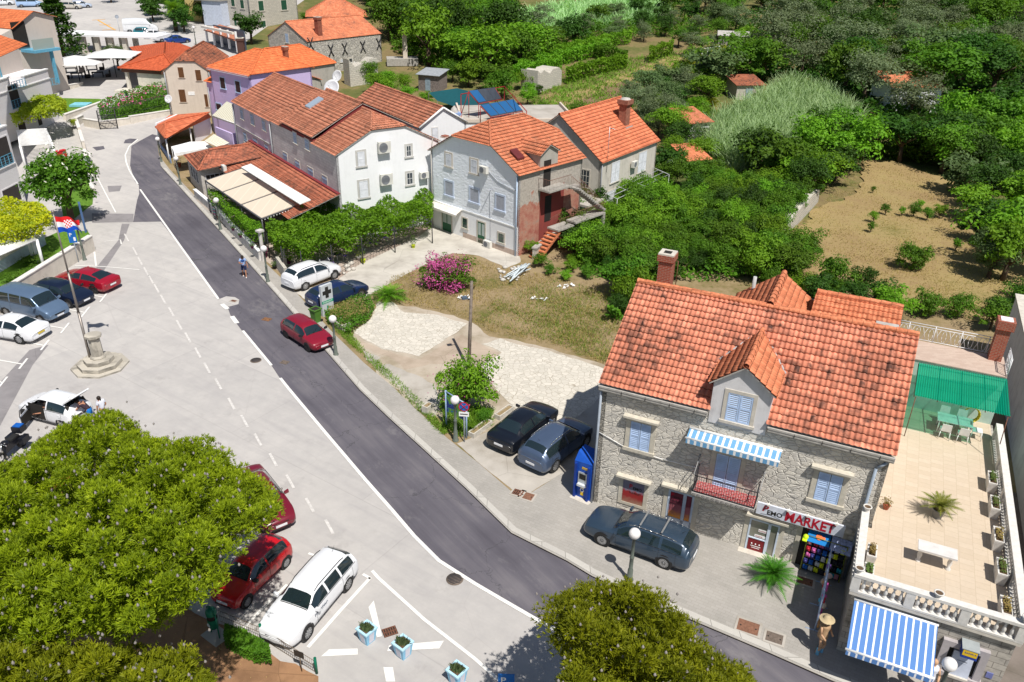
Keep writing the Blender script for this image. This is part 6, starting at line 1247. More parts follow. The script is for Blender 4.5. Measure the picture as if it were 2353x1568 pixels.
# big umbrellas with tables
UMB=stripes('white_umbrella_cloth',(.6,.6,.6),(.74,.74,.73),.5,.12,1)
def parasol(cx,cy,w_,h,az,label):
    c=G(cx,cy);t=thing('parasol',label,'parasol',c,'large white square parasols');f=Fr(c,az);mb=MB();e=[f.w(-w_,w_,h),f.w(w_,w_,h),f.w(w_,-w_,h),f.w(-w_,-w_,h)];pk=f.w(0,0,h+.9)
    for i in range(4):mb.poly([e[i],e[(i+1)%4],pk])
    mb.build('canopy',UMB,t);mb=MB();mb.tube(c,pk,.06);[mb.tube(pk-Vector((0,0,.1)),q-Vector((0,0,.05)),.03,.03,4) for q in e];mb.build('frame',IRON,t)
parasol(185,192,3.6,3.0,10,'nearer large white square parasol left of the pavilion');parasol(268,178,3.4,3.2,10,'farther large white parasol beside the round tree')
WK=flat('dark_wicker',(.03,.025,.025),.8)
for i,(x,y,l) in enumerate(((165,168,'dark wicker table set under the nearer parasol, at its left'),(212,162,'dark wicker table set under the parasols, at the far side'),(178,180,'dark wicker table set under the nearer parasol, closest to the lawn'),(226,178,'dark wicker table set under the parasols, nearest the round tree'))):
    c=G(x,y);t=thing('table_set',l,'table',c,'wicker tables');f=Fr(c,20);mb=MB();mb.box(f,-.8,.8,-.5,.5,.68,.75);mb.build('table_top',WK,t);mb=MB()
    for a in (-.7,.7):
        for b in (-.4,.4):mb.box(f,a-.04,a+.04,b-.04,b+.04,0,.68)
    mb.build('table_frame',WK,t)
    for a in (-1.4,1.4):mb=MB();mb.box(f,a-.35,a+.35,-.35,.35,0,.45);mb.box(f,a+(.2 if a > 0 else -.35),a+(.35 if a > 0 else -.2),-.35,.35,.45,1.0);mb.build('seat',WK,t)
# ------------------------------------------------------------ vehicles
CGL=glassy('car_glass',(.012,.022,.026),.04);CGL.node_tree.nodes['Principled BSDF'].inputs['Specular IOR Level'].default_value=1.0
TYRE=flat('tyre_rubber',(.018,.018,.018),.75);RIM=flat('alloy_rim',(.42,.43,.45),.35,.5,.8,.1);LAMP=glassy('headlamp_glass',(.55,.58,.62),.08);TAIL=glassy('tail_lamp_red',(.35,.01,.015),.12);PLATE=flat('number_plate_white',(.72,.73,.76),.5);TRIM=flat('black_trim',(.02,.02,.022),.5);CHR=flat('chrome',(.6,.6,.6),.15,.6,.9,.05)
def cr(P_,t):     # Catmull-Rom through rows of numbers, t in station coordinates (first column)
    n=len(P_);i=0
    while i < n-2 and t > P_[i+1][0]:i += 1
    a,b=P_[i],P_[i+1];u=(t-a[0])/max(1e-6,b[0]-a[0]);out=[]
    p0,p3=P_[max(0,i-1)],P_[min(n-1,i+2)]
    for k in range(1,len(a)):
        m1=(b[k]-p0[k])/max(1e-6,b[0]-p0[0]);m2=(p3[k]-a[k])/max(1e-6,p3[0]-a[0]);h=b[0]-a[0]
        if (b[k]-a[k])*(m1) <= 0:m1=0
        if (b[k]-a[k])*(m2) <= 0:m2=0
        lim=2.2*abs((b[k]-a[k])/h) ;m1=max(-lim,min(lim,m1));m2=max(-lim,min(lim,m2))
        out.append((2*u**3-3*u**2+1)*a[k]+(u**3-2*u**2+u)*h*m1+(-2*u**3+3*u**2)*b[k]+(u**3-u**2)*h*m2)
    return out
# stations: x (0 rear .. 1 front), zb bottom, zs shoulder, zt top centre, ws half width factor, wt top half width factor
PROF={
 'hatch':[(0,.34,.62,.80,.80,.66),(.02,.26,.84,1.02,.94,.66),(.05,.22,.92,1.20,.98,.64),(.14,.2,.93,1.44,1,.62),(.3,.19,.92,1.5,1,.63),(.52,.19,.90,1.49,1,.62),(.62,.19,.9,1.38,1,.61),(.745,.19,.9,1.0,1,.74),(.8,.2,.87,.95,.99,.76),(.93,.22,.78,.84,.94,.74),(.985,.26,.66,.72,.84,.68),(1,.34,.52,.58,.74,.6)],
 'suv':[(0,.36,.7,.9,.82,.68),(.02,.3,.95,1.15,.95,.66),(.07,.26,1.02,1.4,.99,.64),(.14,.24,1.03,1.56,1,.64),(.3,.24,1.02,1.64,1,.66),(.52,.24,1.0,1.62,1,.64),(.62,.24,1.0,1.48,1,.63),(.735,.24,1.0,1.12,1,.76),(.82,.25,.97,1.06,.99,.78),(.94,.27,.88,.95,.94,.76),(.985,.3,.72,.8,.85,.7),(1,.38,.58,.62,.76,.62)],
 'wagon':[(0,.34,.66,.84,.82,.68),(.015,.28,.88,1.04,.95,.66),(.05,.22,.93,1.3,.98,.63),(.1,.2,.93,1.42,1,.62),(.3,.19,.92,1.49,1,.63),(.52,.19,.9,1.48,1,.62),(.6,.19,.89,1.38,1,.61),(.715,.19,.89,1.0,1,.74),(.8,.2,.86,.94,.99,.76),(.93,.22,.78,.83,.94,.74),(.985,.26,.66,.71,.84,.68),(1,.34,.52,.56,.74,.6)],
 'sedan':[(0,.36,.66,.72,.8,.66),(.015,.28,.88,.94,.93,.7),(.06,.23,.93,1.03,.98,.74),(.14,.2,.93,1.05,1,.72),(.28,.19,.92,1.36,1,.6),(.42,.19,.91,1.45,1,.6),(.54,.19,.9,1.43,1,.6),(.62,.19,.89,1.3,1,.6),(.72,.19,.88,.98,1,.74),(.82,.2,.84,.91,.99,.76),(.93,.22,.76,.81,.94,.74),(.985,.26,.64,.69,.84,.68),(1,.34,.52,.56,.74,.6)],
 'fast':[(0,.36,.68,.76,.8,.66),(.015,.28,.9,.98,.93,.7),(.05,.23,.95,1.04,.98,.72),(.12,.2,.95,1.12,1,.66),(.26,.19,.93,1.34,1,.6),(.42,.19,.91,1.42,1,.6),(.54,.19,.9,1.4,1,.6),(.62,.19,.89,1.28,1,.6),(.72,.19,.88,.98,1,.74),(.82,.2,.84,.91,.99,.76),(.93,.22,.76,.81,.94,.74),(.985,.26,.64,.69,.84,.68),(1,.34,.52,.56,.74,.6)],
 'van':[(0,.36,.8,1.5,.9,.82),(.012,.3,1.1,1.8,.97,.84),(.04,.25,1.1,1.88,1,.84),(.3,.24,1.1,1.92,1,.84),(.6,.24,1.1,1.9,1,.83),(.7,.24,1.1,1.82,1,.8),(.82,.24,1.08,1.25,1,.8),(.9,.25,.98,1.08,.98,.78),(.97,.28,.82,.9,.92,.76),(1,.36,.6,.66,.82,.68)],
}
CABIN={'hatch':(.07,.14,.62,.745),'suv':(.05,.12,.62,.735),'wagon':(.035,.09,.6,.715),'sedan':(.155,.28,.62,.72),'fast':(.1,.27,.62,.72),'van':(.012,.04,.7,.83)}
def wheel(c,r,w_,sy,t,spokes=5,rimm=None):
    mb=MB();ax=(0,sy,0);c=Vector(c);mb.lathe(c,[(r*.6,-w_),(r*.93,-w_),(r,-w_*.85),(r,-w_*.12),(r*.94,0),(r*.70,0),(r*.66,-.03)],22,0,True,ax);wh=mb.build('wheel',TYRE,t)
    mb=MB();mb.lathe(c,[(r*.68,-.035),(r*.66,.0),(r*.6,-.03)],22,0,True,ax)
    for i in range(spokes):
        a=2*pi*i/spokes;d=Vector((cos(a),0,sin(a)));e=Vector((-sin(a),0,cos(a)));y=Vector((0,sy,0));q=[c+d*r*.08+e*r*.1-y*.02,c+d*r*.66+e*r*.07-y*.02,c+d*r*.66-e*r*.07-y*.02,c+d*r*.08-e*r*.1-y*.02];mb.prism(q,tuple(y*.015))
    mb.lathe(c,[(.001,.0),(r*.14,-.005),(r*.14,-.03)],10,0,True,ax)
    mb.lathe(c,[(.001,-.06),(r*.62,-.06)],16,1,False,ax);mb.build('rim',[rimm or RIM,DARKIN],wh)
def car(kind,name,label,paint_,L=4.3,W=1.78,Hs=1.0,wb=2.6,wr=.32,rails=False,bars=False,group=None,spokes=10,b_pillar=(.44,),rimm=None,low=None,rearwin=True,detail=True,plate=PLATE,cat='car',skip=(),glass_side=True):
    t=thing(name,label,cat,(0,0,0),group);PR_=PROF[kind];hw=W/2;c0,c1,c2,c3=CABIN[kind]
    def S_(x,v):      # surface point; v 0..7 across the half section (+y side)
        zb,zs,zt,ws,wt=cr(PR_,x);zs *= Hs;zt *= Hs;wl=hw*ws;wtt=hw*wt;edge=zt-.035*Hs-(.05*Hs if zt-zs > .3 else 0)
        P=[(0,zb),(wl*.86,zb),(wl*.99,zb+.12),(wl,zb+(zs-zb)*.62),(wl*.955,zs),(wtt,edge),(wtt*.62,zt-.008*Hs),(0,zt)]
        k=min(6,int(v));u=v-k;a,b=P[k],P[k+1]
        y,z=a[0]+(b[0]-a[0])*u,a[1]+(b[1]-a[1])*u
        if 4 <= v < 5:y += .035*sin(pi*(v-4))*min(1,max(0,(zt-zs)/.4))
        bow=.06*(1-(y/hw)**2)
        xx=(x-.5)*L+(bow*(1 if x > .5 else -1) if (x > .96 or x < .04) else 0)
        return Vector((xx,y,z))
    xs=sorted(set([i/52 for i in range(53)]+[.004,.01,.99,.996]+[c0,c1,c2,c3]+[p+d for p in b_pillar for d in (-.012,.012)]));vs=[0,1,1.5,2,2.5,3,3.4,3.75,4,4.12,4.4,4.7,4.9,5,5.12,5.5,6,6.5,7]
    V={};mbs={'body':MB(),'windscreen':MB(),'rear_window':MB()};side={}
    bp=[c0+.045 if kind in ('sedan','fast') else c0+.02]+list(b_pillar)+[c3-.03]
    for i in range(len(xs)-1):
        xa,xb=xs[i],xs[i+1];xm=(xa+xb)/2
        for j in range(len(vs)-1):
            vm=(vs[j]+vs[j+1])/2
            for sy in (1,-1):
                q=[S_(xa,vs[j]),S_(xb,vs[j]),S_(xb,vs[j+1]),S_(xa,vs[j+1])]
                if sy < 0:q=[Vector((p.x,-p.y,p.z)) for p in q[::-1]]
                dst=mbs['body']
                if vm > 5.12 and c2+.012 < xm < c3-.006:dst=mbs['windscreen']
                elif rearwin and vm > 5.12 and c0 < xm < c1+.0:dst=mbs['rear_window']
                elif glass_side and 4.12 < vm < 4.9:
                    for k in range(len(bp)-1):
                        if bp[k]+.013 < xm < bp[k+1]-.013:
                            zz=cr(PR_,xm); 
                            if zz[2]-zz[1] > .17:dst=side.setdefault((k,sy),MB())
                if dst is mbs['body']:dst.poly(q,0,True)
                else:dst.poly(q,0,True)
    for x in (0,1):
        ring=[S_(x,v) for v in vs];ring=ring+[Vector((p.x,-p.y,p.z)) for p in ring[::-1]];mbs['body'].poly(ring if x else ring[::-1])
    def mk(mb,nm,mt):
        o=mb.build(nm,mt,t,nouv=True);bm=bmesh.new();bm.from_mesh(o.data);bmesh.ops.remove_doubles(bm,verts=bm.verts,dist=.0008);bm.to_mesh(o.data);bm.free();return o
    body=mk(mbs['body'],'body',[paint_])
    if mbs['windscreen'].v:mk(mbs['windscreen'],'windscreen',CGL)
    if mbs['rear_window'].v:mk(mbs['rear_window'],'rear_window',CGL)
    for k,m_ in side.items():
        if k not in skip:mk(m_,'side_window',CGL)
    # dark cabin below the glass so the panes are not hollow
    off=(1.0-2*(wb/L)/2)/2;xr,xf=.5-wb/L/2-.005,.5+wb/L/2+.015
    wheels=[(xr,1),(xr,-1),(xf,1),(xf,-1)]
    for x,sy in wheels:
        X=(x-.5)*L;mb=MB();y0=hw*.985;mb.lathe(Vector((X,sy*(y0-.12),wr+.03)),[(.001,.13),(wr+.055,.13),(wr+.055,0)],22,0,False,(0,sy,0));mb.build('wheel_arch',TRIM,t)
        wheel((X,sy*(y0+.022),wr),wr,.2,sy,t,spokes,rimm)
    if not detail:return t
    def patch(nm,mt,x0,x1,v0,v1,sy,off_=.006,n1=4,n2=4):
        mb=MB()
        for i in range(n1):
            for j in range(n2):
                q=[S_(x0+(x1-x0)*a/n1,v0+(v1-v0)*b/n2) for a,b in ((i,j),(i+1,j),(i+1,j+1),(i,j+1))];nn=(q[1]-q[0]).cross(q[3]-q[0]);nn=nn.normalized() if nn.length > 1e-9 else Vector((0,0,1))
                q=[p+nn*off_ for p in q];q=q if sy > 0 else [Vector((p.x,-p.y,p.z)) for p in q[::-1]];mb.poly(q,0,True)
        return mb.build(nm,mt,t,nouv=True)
    for sy in (1,-1):
        patch('headlight',LAMP,.955,.993,2.9,4.6,sy,.01) if kind != 'van' else patch('headlight',LAMP,.955,.993,2.8,4.0,sy,.01)
        patch('tail_light',TAIL,.004,.03,3.2,4.4,sy,.01)
        m=MB();z1=cr(PR_,c3-.03);X=(c3-.035-.5)*L;zz=z1[1]*Hs+.03;f=Fr((X,sy*hw*.97,zz),90 if sy > 0 else -90)
        m.hexa([Vector((X+.04,sy*(hw*.96),zz)),Vector((X-.08,sy*(hw*.96),zz)),Vector((X-.1,sy*(hw+.17),zz+.01)),Vector((X+.02,sy*(hw+.17),zz+.01))],[Vector((X+.03,sy*(hw*.96),zz+.1)),Vector((X-.08,sy*(hw*.96),zz+.1)),Vector((X-.1,sy*(hw+.17),zz+.15)),Vector((X-.0,sy*(hw+.17),zz+.15))]);m.build('mirror',[paint_ if kind != 'hatch' else TRIM],t)
        mb=MB();sd_=lambda x,v:(lambda p:Vector((p.x,sy*(p.y+.004),p.z)))(S_(x,v))
        for x in [b_pillar[0]]+[c0+.08 if len(b_pillar) > 1 or kind != 'sedan' else c0+.06]+[c3-.045]:mb.path([sd_(x,v) for v in (2.05,2.5,3,3.5,3.95)],.005,4)
        mb.path([sd_(c0+.06+(c3-.045-c0-.06)*i/8,2.05) for i in range(9)],.005,4);mb.build('door_seam',TRIM,t)
        mb=MB();mb.path([sd_(c0+.02+(c3-.05-c0)*i/10,4.07) for i in range(11)],.012,4);mb.build('waist_trim',TRIM,t)
        for x in (b_pillar[0]-.045,c3-.17+.0)[:2]:
            p=sd_(b_pillar[0]+.035 if x == b_pillar[0]-.045 else c0+.12,3.55);mb=MB();mb.box(Fr(p,0),-.09,.09,-.012,.012,-.012,.015);mb.build('door_handle',paint_,t)
    p=S_(1,7);mb=MB();X=L/2+.058;mb.box(Fr((X,0,0),90),-.26,.26,-.01,.012,.40,.51);mb.build('number_plate',plate,t);mb=MB();mb.box(Fr((-L/2-.058,0,0),-90),-.26,.26,-.01,.012,.55 if kind != 'van' else .6,.66 if kind != 'van' else .71);mb.build('number_plate',plate,t)
    mb=MB();mb.box(Fr((L/2+.02,0,0),90),-hw*.5,hw*.5,-.05,.03,.27,.36);mb.box(Fr((L/2+.0,0,0),90),-hw*.42,hw*.42,-.05,.045,.535,.6);mb.build('grille',TRIM,t)
    patch('front_bumper',low or TRIM,.93,.999,1.05,1.9,1,.004);patch('front_bumper',low or TRIM,.93,.999,1.05,1.9,-1,.004);patch('rear_bumper',low or TRIM,.001,.07,1.05,1.8,1,.004);patch('rear_bumper',low or TRIM,.001,.07,1.05,1.8,-1,.004)
    mb=MB();pw=[S_(c3+.004,v) for v in (5.2,6,7)];pw=pw+[Vector((p.x,-p.y,p.z)) for p in pw[::-1][1:]];mb.path([p+Vector((0,0,.006)) for p in pw],.018,5)
    for y in (-.1,.35):a=S_(c3,6.6);mb.path([Vector((a.x,y,a.z+.02)),Vector((S_((c2+c3)/2,6.5).x+.1,y+.35,S_((c2*.4+c3*.6),6.5).z+.03))],.008,4)
    mb.build('wiper',TRIM,t)
    if rails or bars:
        for sy in (1,-1):
            mb=MB();mb.path([Vector((S_(c1+.05+(c2-c1-.07)*i/8,5.05).x,sy*S_(c1+.05+(c2-c1-.07)*i/8,5.05).y,S_(c1+.05+(c2-c1-.07)*i/8,5.05).z+(.05 if 0 < i < 8 else .01))) for i in range(9)],.016,5);mb.build('roof_rail',CHR if bars or rails == 2 else TRIM,t)
    if bars:
        for x in (.28,.48):z=S_(x,7).z+.07;y=S_(x,5).y;mb=MB();mb.box(Fr(((x-.5)*L,0,z),0),-.035,.035,-y,y,0,.03);mb.build('roof_bar',STEEL,t)
    mb=MB();a=S_(c1+.04,7);mb.tube(a,a+Vector((-.18,0,.2)),.008,.004,5);mb.build('aerial',TRIM,t)
    return t
def put(t,rear,front,side,z=0.0,W=1.78,wb=2.6,L=4.3):
    """stand a car on two wheel contacts seen in the picture; side = 'L' or 'R' of the car that those wheels are on"""
    a=G(*rear,z) if z or True else G(*rear)
    b=G(*front,z); 
    if G(*rear).y > 85:a,b=G(*rear),G(*front)
    d=(b-a);d.z=0;d.normalize();m_=(a+b)/2;n=Vector((-d.y,d.x,0))*(W/2-.08)*(-1 if side == 'L' else 1)
    c=m_+n;t.location=c;t.rotation_euler=(0,0,math.atan2(d.y,d.x));return t
pt_=lambda n,c,**k:paint(n,c,**k)
WHC=pt_('white_car_paint',(.74,.75,.78),rough=.3); 
cr_=car('hatch','parked_car','dark red three-door hatchback at the kerb beside the green bin',pt_('dark_red_paint',(.22,.008,.022)),4.02,1.7,.97,2.47,.29,spokes=7,rimm=TRIM,b_pillar=(.44,));put(cr_,(659,776.5),(708,808),'R',0,1.7)
for ch_ in cr_.children:
    if ch_.name.startswith('headlight'):pass
put(car('suv','parked_car','white compact SUV with black lower trim by the vine terrace',WHC,4.45,1.84,1.0,2.67,.35,rails=1,low=TRIM),(700,668),(769,641.5),'R',.1,1.84)
NAVY=pt_('navy_paint',(.008,.02,.075));put(car('wagon','parked_car','navy blue car behind the pharmacy sign',NAVY,4.5,1.8,.99,2.7,.33),(757,711),(829,684.5),'R',.1,1.8)
BLK=pt_('black_paint',(.006,.008,.014));put(car('sedan','parked_car','black saloon in the concrete yard next to the troughs',BLK,4.6,1.81,1.0,2.81,.33,spokes=9),(1196,1040),(1269,979),'R',.1,1.81)
put(car('suv','parked_car','blue-grey SUV with a silver roof line beside the shop house wall',pt_('steel_blue_paint',(.075,.11,.185),metal=.3),4.47,1.85,.98,2.68,.36,rails=2),(1270,1086),(1347,1024),'R',.1,1.85)
put(car('wagon','parked_car','dark blue-grey estate car with two silver roof bars in front of the shop house',pt_('slate_blue_paint',(.035,.06,.095),metal=.25),4.77,1.82,1.0,2.71,.33,bars=True,b_pillar=(.27,.47),spokes=16),(1520,1304),(1389,1255),'L',.1,1.82)
cw=car('wagon','parked_car','white estate car with blue-grey lettering on the door in the marked bay',WHC,4.48,1.78,1.0,2.65,.32,rails=1,b_pillar=(.27,.47),spokes=10)
f=Fr((-.1,1.775/2-.005,.62),180);cu_=text(f,-1.0,.0,.0,'printec',.3,flat('logo_grey',(.12,.14,.18)),cw,.004,.004,0,1.0,'door_lettering');put(cw,(798.5,1355),(708.5,1465),'L',0,1.78)
put(car('hatch','parked_car','bright red small hatchback half under the pine tree',pt_('bright_red_paint',(.5,.006,.012)),3.5,1.5,.98,2.34,.27,low=TRIM,spokes=12),(656,1304),(570,1391.5),'L',0,1.5)
put(car('sedan','parked_car','dark red saloon with its nose poking out from under the pine tree',pt_('wine_red_paint',(.16,.008,.02)),4.4,1.7,.98,2.65,.31,spokes=8),(610,1112),(673,1192),'L',0,1.7)
put(car('fast','parked_car','red fastback saloon nearest the garden wall in the row of bays',pt_('crimson_paint',(.3,.006,.02)),4.75,1.86,.99,2.79,.36,spokes=5,rimm=flat('dark_alloy',(.08,.08,.09),.3,.5,.8)),(224,676),(143,660),'L',0,1.86)
put(car('hatch','parked_car','black hatchback with blue-tinted windscreen between the red saloon and the van',pt_('blue_black_paint',(.006,.011,.03)),4.3,1.8,.97,2.64,.32),(88,692),(165,709),'R',0,1.8)
put(car('van','parked_van','metallic blue passenger van in the row of bays by the flagpole',pt_('metal_blue_paint',(.13,.2,.31),metal=.35),4.7,1.88,.98,3.0,.33,b_pillar=(.3,.52),cat='van'),(4,722),(111,747),'R',0,1.88)
put(car('sedan','parked_car','white saloon with dark rear window, nearest of the row by the flagpole',WHC,4.64,1.86,1.0,2.82,.35,plate=flat('yellow_plate',(.6,.45,.05))),(61,793),(-48,775),'L',0,1.86)
oc=car('hatch','parked_car','white hatchback with its driver door and boot lid open beside two people',WHC,3.75,1.68,1.03,2.4,.31,skip=((1,1),),b_pillar=(.42,));f=None
# open door, dark cabin and raised boot lid (parts of the car, in its own axes)
mb=MB();mb.box(Fr((0,.835,0),0),-.2,.8,-.015,.012,.36,1.25);mb.build('cabin_opening',DARKIN,oc);mb=MB();hx,hy=.82,.85;dd=Vector((cos(RAD(115)),sin(RAD(115)),0));A=Vector((hx,hy,.3)); 
mb.hexa([A,A+dd*1.05,A+dd*1.05+Vector((.06,.02,0)),A+Vector((.06,.02,0))],[p+Vector((0,0,.62)) for p in (A,A+dd*1.05,A+dd*1.05+Vector((.06,.02,0)),A+Vector((.06,.02,0)))]);od=mb.build('open_door',WHC,oc)
mb=MB();q=[A+Vector((-.012,-.004,0))+dd*.04+Vector((0,0,.03)),A+dd*1.0+Vector((-.012,-.004,.03))];mb.hexa([q[0],q[1],q[1]+Vector((-.02,-.01,0)),q[0]+Vector((-.02,-.01,0))],[p+Vector((0,0,.56)) for p in (q[0],q[1],q[1]+Vector((-.02,-.01,0)),q[0]+Vector((-.02,-.01,0)))]);mb.build('door_lining',DARKIN,od)
mb=MB();fr_=[A+Vector((0,0,.62)),A+dd*.35+Vector((-.05,-.03,1.0)),A+dd*1.0+Vector((-.05,-.03,1.02)),A+dd*1.03+Vector((0,0,.62))];mb.path(fr_,.022,5);mb.build('window_frame',TRIM,od)
mb=MB();h0=Vector((-1.42,0,1.44));e=Vector((-.72,0,.5));y=Vector((0,.6,0));mb.hexa([h0-y,h0+y,h0+y*.95+e,h0-y*.95+e],[p+Vector((.04,0,.06)) for p in (h0-y,h0+y,h0+y*.95+e,h0-y*.95+e)]);bl_=mb.build('boot_lid',WHC,oc);mb=MB();mb.hexa([h0-y*.9+e*.08-Vector((.01,0,.012)),h0+y*.9+e*.08-Vector((.01,0,.012)),h0+y*.85+e*.9-Vector((.01,0,.012)),h0-y*.85+e*.9-Vector((.01,0,.012))],[p for p in (h0-y*.9+e*.08,h0+y*.9+e*.08,h0+y*.85+e*.9,h0-y*.85+e*.9)]);mb.build('lid_lining',DARKIN,bl_)
mb=MB();mb.hexa([Vector((-1.87,-.6,.7)),Vector((-1.87,.6,.7)),Vector((-1.5,.6,1.33)),Vector((-1.5,-.6,1.33))][::1],[Vector((-1.95,-.6,.72)),Vector((-1.95,.6,.72)),Vector((-1.54,.6,1.38)),Vector((-1.54,-.6,1.38))]);mb.build('boot_opening',DARKIN,oc)
put(oc,(142,985),(71,966),'L',0,1.68)
# distant vehicles at the top left
van=car('van','parked_van','large white panel van parked at the far end of the car park',WHC,5.9,2.0,1.32,3.7,.35,b_pillar=(.62,),glass_side=False,rearwin=False,cat='van');put(van,(297,78),(352,76),'R',0,2.0)
far=[('hatch','teal small car in front of the large white van',(.01,.16,.2),(322,84),(345,83),'R',3.7,1.6),('hatch','small white hatchback second in line from the teal car',(.7,.71,.74),(345,90),(372,88),'R',3.9,1.65),('suv','white boxy estate next to the dark blue car by the stone wall',(.7,.71,.74),(371,99),(404,93),'R',4.3,1.7),('sedan','dark blue car last in the line nearest the pavilion roof',(.01,.04,.2),(398,104),(430,99),'R',4.3,1.75),
       ('hatch','beige hatchback at the far kerb under the conifer',(.5,.47,.42),(154,22),(172,22),'R',3.9,1.65),('hatch','silver car beside the beige hatchback at the far kerb',(.45,.52,.65),(178,20),(197,19),'R',4.0,1.7),('van','pale blue van half hidden by the conifer',(.35,.5,.75),(55,18),(82,17),'R',4.8,1.9),('hatch','white car at the very top left corner',(.7,.72,.76),(-3,14),(17,13),'R',4.2,1.7)]
for k_,l_,c_,r_,f_,s_,L_,w_ in far:put(car(k_,'parked_van' if k_ == 'van' else 'parked_car',l_,paint('paint_'+l_.split()[0]+l_.split()[1],c_),L_,w_,1.0,L_*.6,.31,detail=True,cat='van' if k_ == 'van' else 'car'),r_,f_,s_,0,w_)
# ------------------------------------------------------------ street furniture and people
OPAL=flat('opal_globe',(.74,.72,.72),.4);LPOST=flat('grey_green_lamp_post',(.12,.14,.12),.6,.3,0,.2,6)
def lamp(px,z,label,h=2.5,az=0):
    p=G(*px,z) if z else G(*px);t=thing('street_lamp',label,'street lamp',p,'globe street lamps');mb=MB();mb.lathe(p,[(.17,0),(.17,.08),(.12,.14),(.11,.6),(.085,.66),(.08,1.2),(.1,1.24),(.1,1.28),(.07,1.34),(.065,h-.3),(.1,h-.28),(.1,h-.2)],12);mb.build('post',LPOST,t)
    mb=MB();mb.ball(p+Vector((0,0,h)),.24,16);mb.build('globe',OPAL,t);return t
lamp((1047,1013),.1,'globe lamp in front of the map board by the concrete yard');lamp((772,816),.1,'globe lamp beside the dark red hatchback and the green bin');lamp((616,648),.1,'globe lamp near the walking man and the white SUV',2.65)
lamp((507,528),.1,'globe lamp with a chalkboard menu by the cream canopy',2.65);lamp((415,425),.1,'globe lamp at the corner of the low tiled restaurant',2.7);lamp((372,376),.1,'globe lamp beside the blue porch at the road bend',2.7)
lamp((195,598),0,'globe lamp by the long garden wall above the red fastback',2.8);lamp((1446,1334),.1,'globe lamp in front of the blue-grey estate car');q=G(2182,1527,2.6);t_=lamp((1000,1000),.1,'globe lamp in front of the stone niche at the bottom right'); 
for o in [t_]:o.location=(q.x,q.y,.1)
lamp((451,106),0,'small distant globe lamp near the cafe at the top',3.0)
# flagpole and monument base
fp=thing('flagpole','tall grey metal flagpole leaning beside the old stone pedestal','flagpole',G(212,842));b=fp.location+Vector((0,0,.3));tp_=G(121.75,490,9.3);mb=MB();d=tp_-b
for i,(a,e,r) in enumerate(((0,.35,.085),(.35,.62,.07),(.62,1,.05))):mb.tube(b+d*a,b+d*e,r,r*.92,10);mb.tube(b+d*e*.995,b+d*e,r*1.3,r*1.3,10)
mb.ball(tp_+Vector((0,0,.08)),.1,10);mb.build('pole',flat('grey_brown_steel',(.26,.23,.21),.45,.4,.5,.2,3),fp)
def flagmat():
    n=N('tricolour_cloth');s=n.sep(n.tex('UV'));v=s[1];u=s[0]
    col=n.mix(n.math('GREATER_THAN',v,.667),n.mix(n.math('GREATER_THAN',v,.333),(.005,.06,.42),(.74,.74,.76)),(.6,.015,.02))
    inn=n.math('MULTIPLY',n.math('LESS_THAN',n.math('ABSOLUTE',n.math('SUBTRACT',u,.5)),.13),n.math('MULTIPLY',n.math('GREATER_THAN',v,.28),n.math('LESS_THAN',v,.78)))
    ck=n.math('MODULO',n.math('ADD',n.math('FLOOR',n.math('MULTIPLY',u,19.2)),n.math('FLOOR',n.math('MULTIPLY',v,10))),2)
    return n.fin(n.mix(inn,col,n.mix(ck,(.74,.74,.76),(.55,.01,.02))),.8,.2)
FLG=flagmat();fx=tp_+d.normalized()*-.2
fg=thing('flag','red white and blue flag with a chequered shield flying from the flagpole','flag',fx);wd=Vector((.98,.2,0)).normalized();dn=-d.normalized()
nx,ny=24,12;vs_=[]
for j in range(ny+1):
    for i in range(nx+1):
        u,v=i/nx,j/ny;vs_.append(fx+wd*(1.3*u)+dn*(.95*(1-v)*(1-.3*u))+Vector((0,0,-.3*u*u))+Vector((-.2,.98,0))*(.2*sin(u*10+v*2)*u)+Vector((0,0,.09*sin(u*11+v*3)*u)))
me=bpy.data.meshes.new('cloth');me.from_pydata([v-fg.location for v in vs_],[],[(j*(nx+1)+i,j*(nx+1)+i+1,(j+1)*(nx+1)+i+1,(j+1)*(nx+1)+i) for j in range(ny) for i in range(nx)]);uv=me.uv_layers.new(name='UVMap').data
for l in me.loops:uv[l.index].uv=((l.vertex_index % (nx+1))/nx,(l.vertex_index//(nx+1))/ny)
me.materials.append(FLG);me.polygons.foreach_set('use_smooth',[True]*len(me.polygons));o=bpy.data.objects.new('cloth',me);COL.objects.link(o);o.parent=fg
OST=stone('stained_old_stone',((.4,.37,.32),(.52,.48,.41),(.6,.55,.47)),(.4,.37,.32),1.2,.3,1,.02,.03,.75)
mn=thing('stone_pedestal','octagonal stained stone pedestal on a stepped base in the car park','monument',G(231,842));c=Vector(mn.location);mb=MB()
def octo(mb,c,r,z0,z1,r1=None,n=8):mb.prism([c+Vector((r*cos(pi/8+2*pi*i/n),r*sin(pi/8+2*pi*i/n),z0)) for i in range(n)],z1-z0)
octo(mb,c,1.62,0,.12);octo(mb,c,1.25,.12,.36);octo(mb,c,.85,.36,.62);mb.build('steps',OST,mn)
mb=MB();mb.lathe(c,[(.46,.62),(.46,.7),(.36,.8),(.33,1.85),(.36,1.95)],8,0,False);mb.build('column',OST,mn);mb=MB();mb.lathe(c,[(.36,1.95),(.48,2.02),(.48,2.16),(.001,2.17)],8,0,False);mb.build('capital',OST,mn)
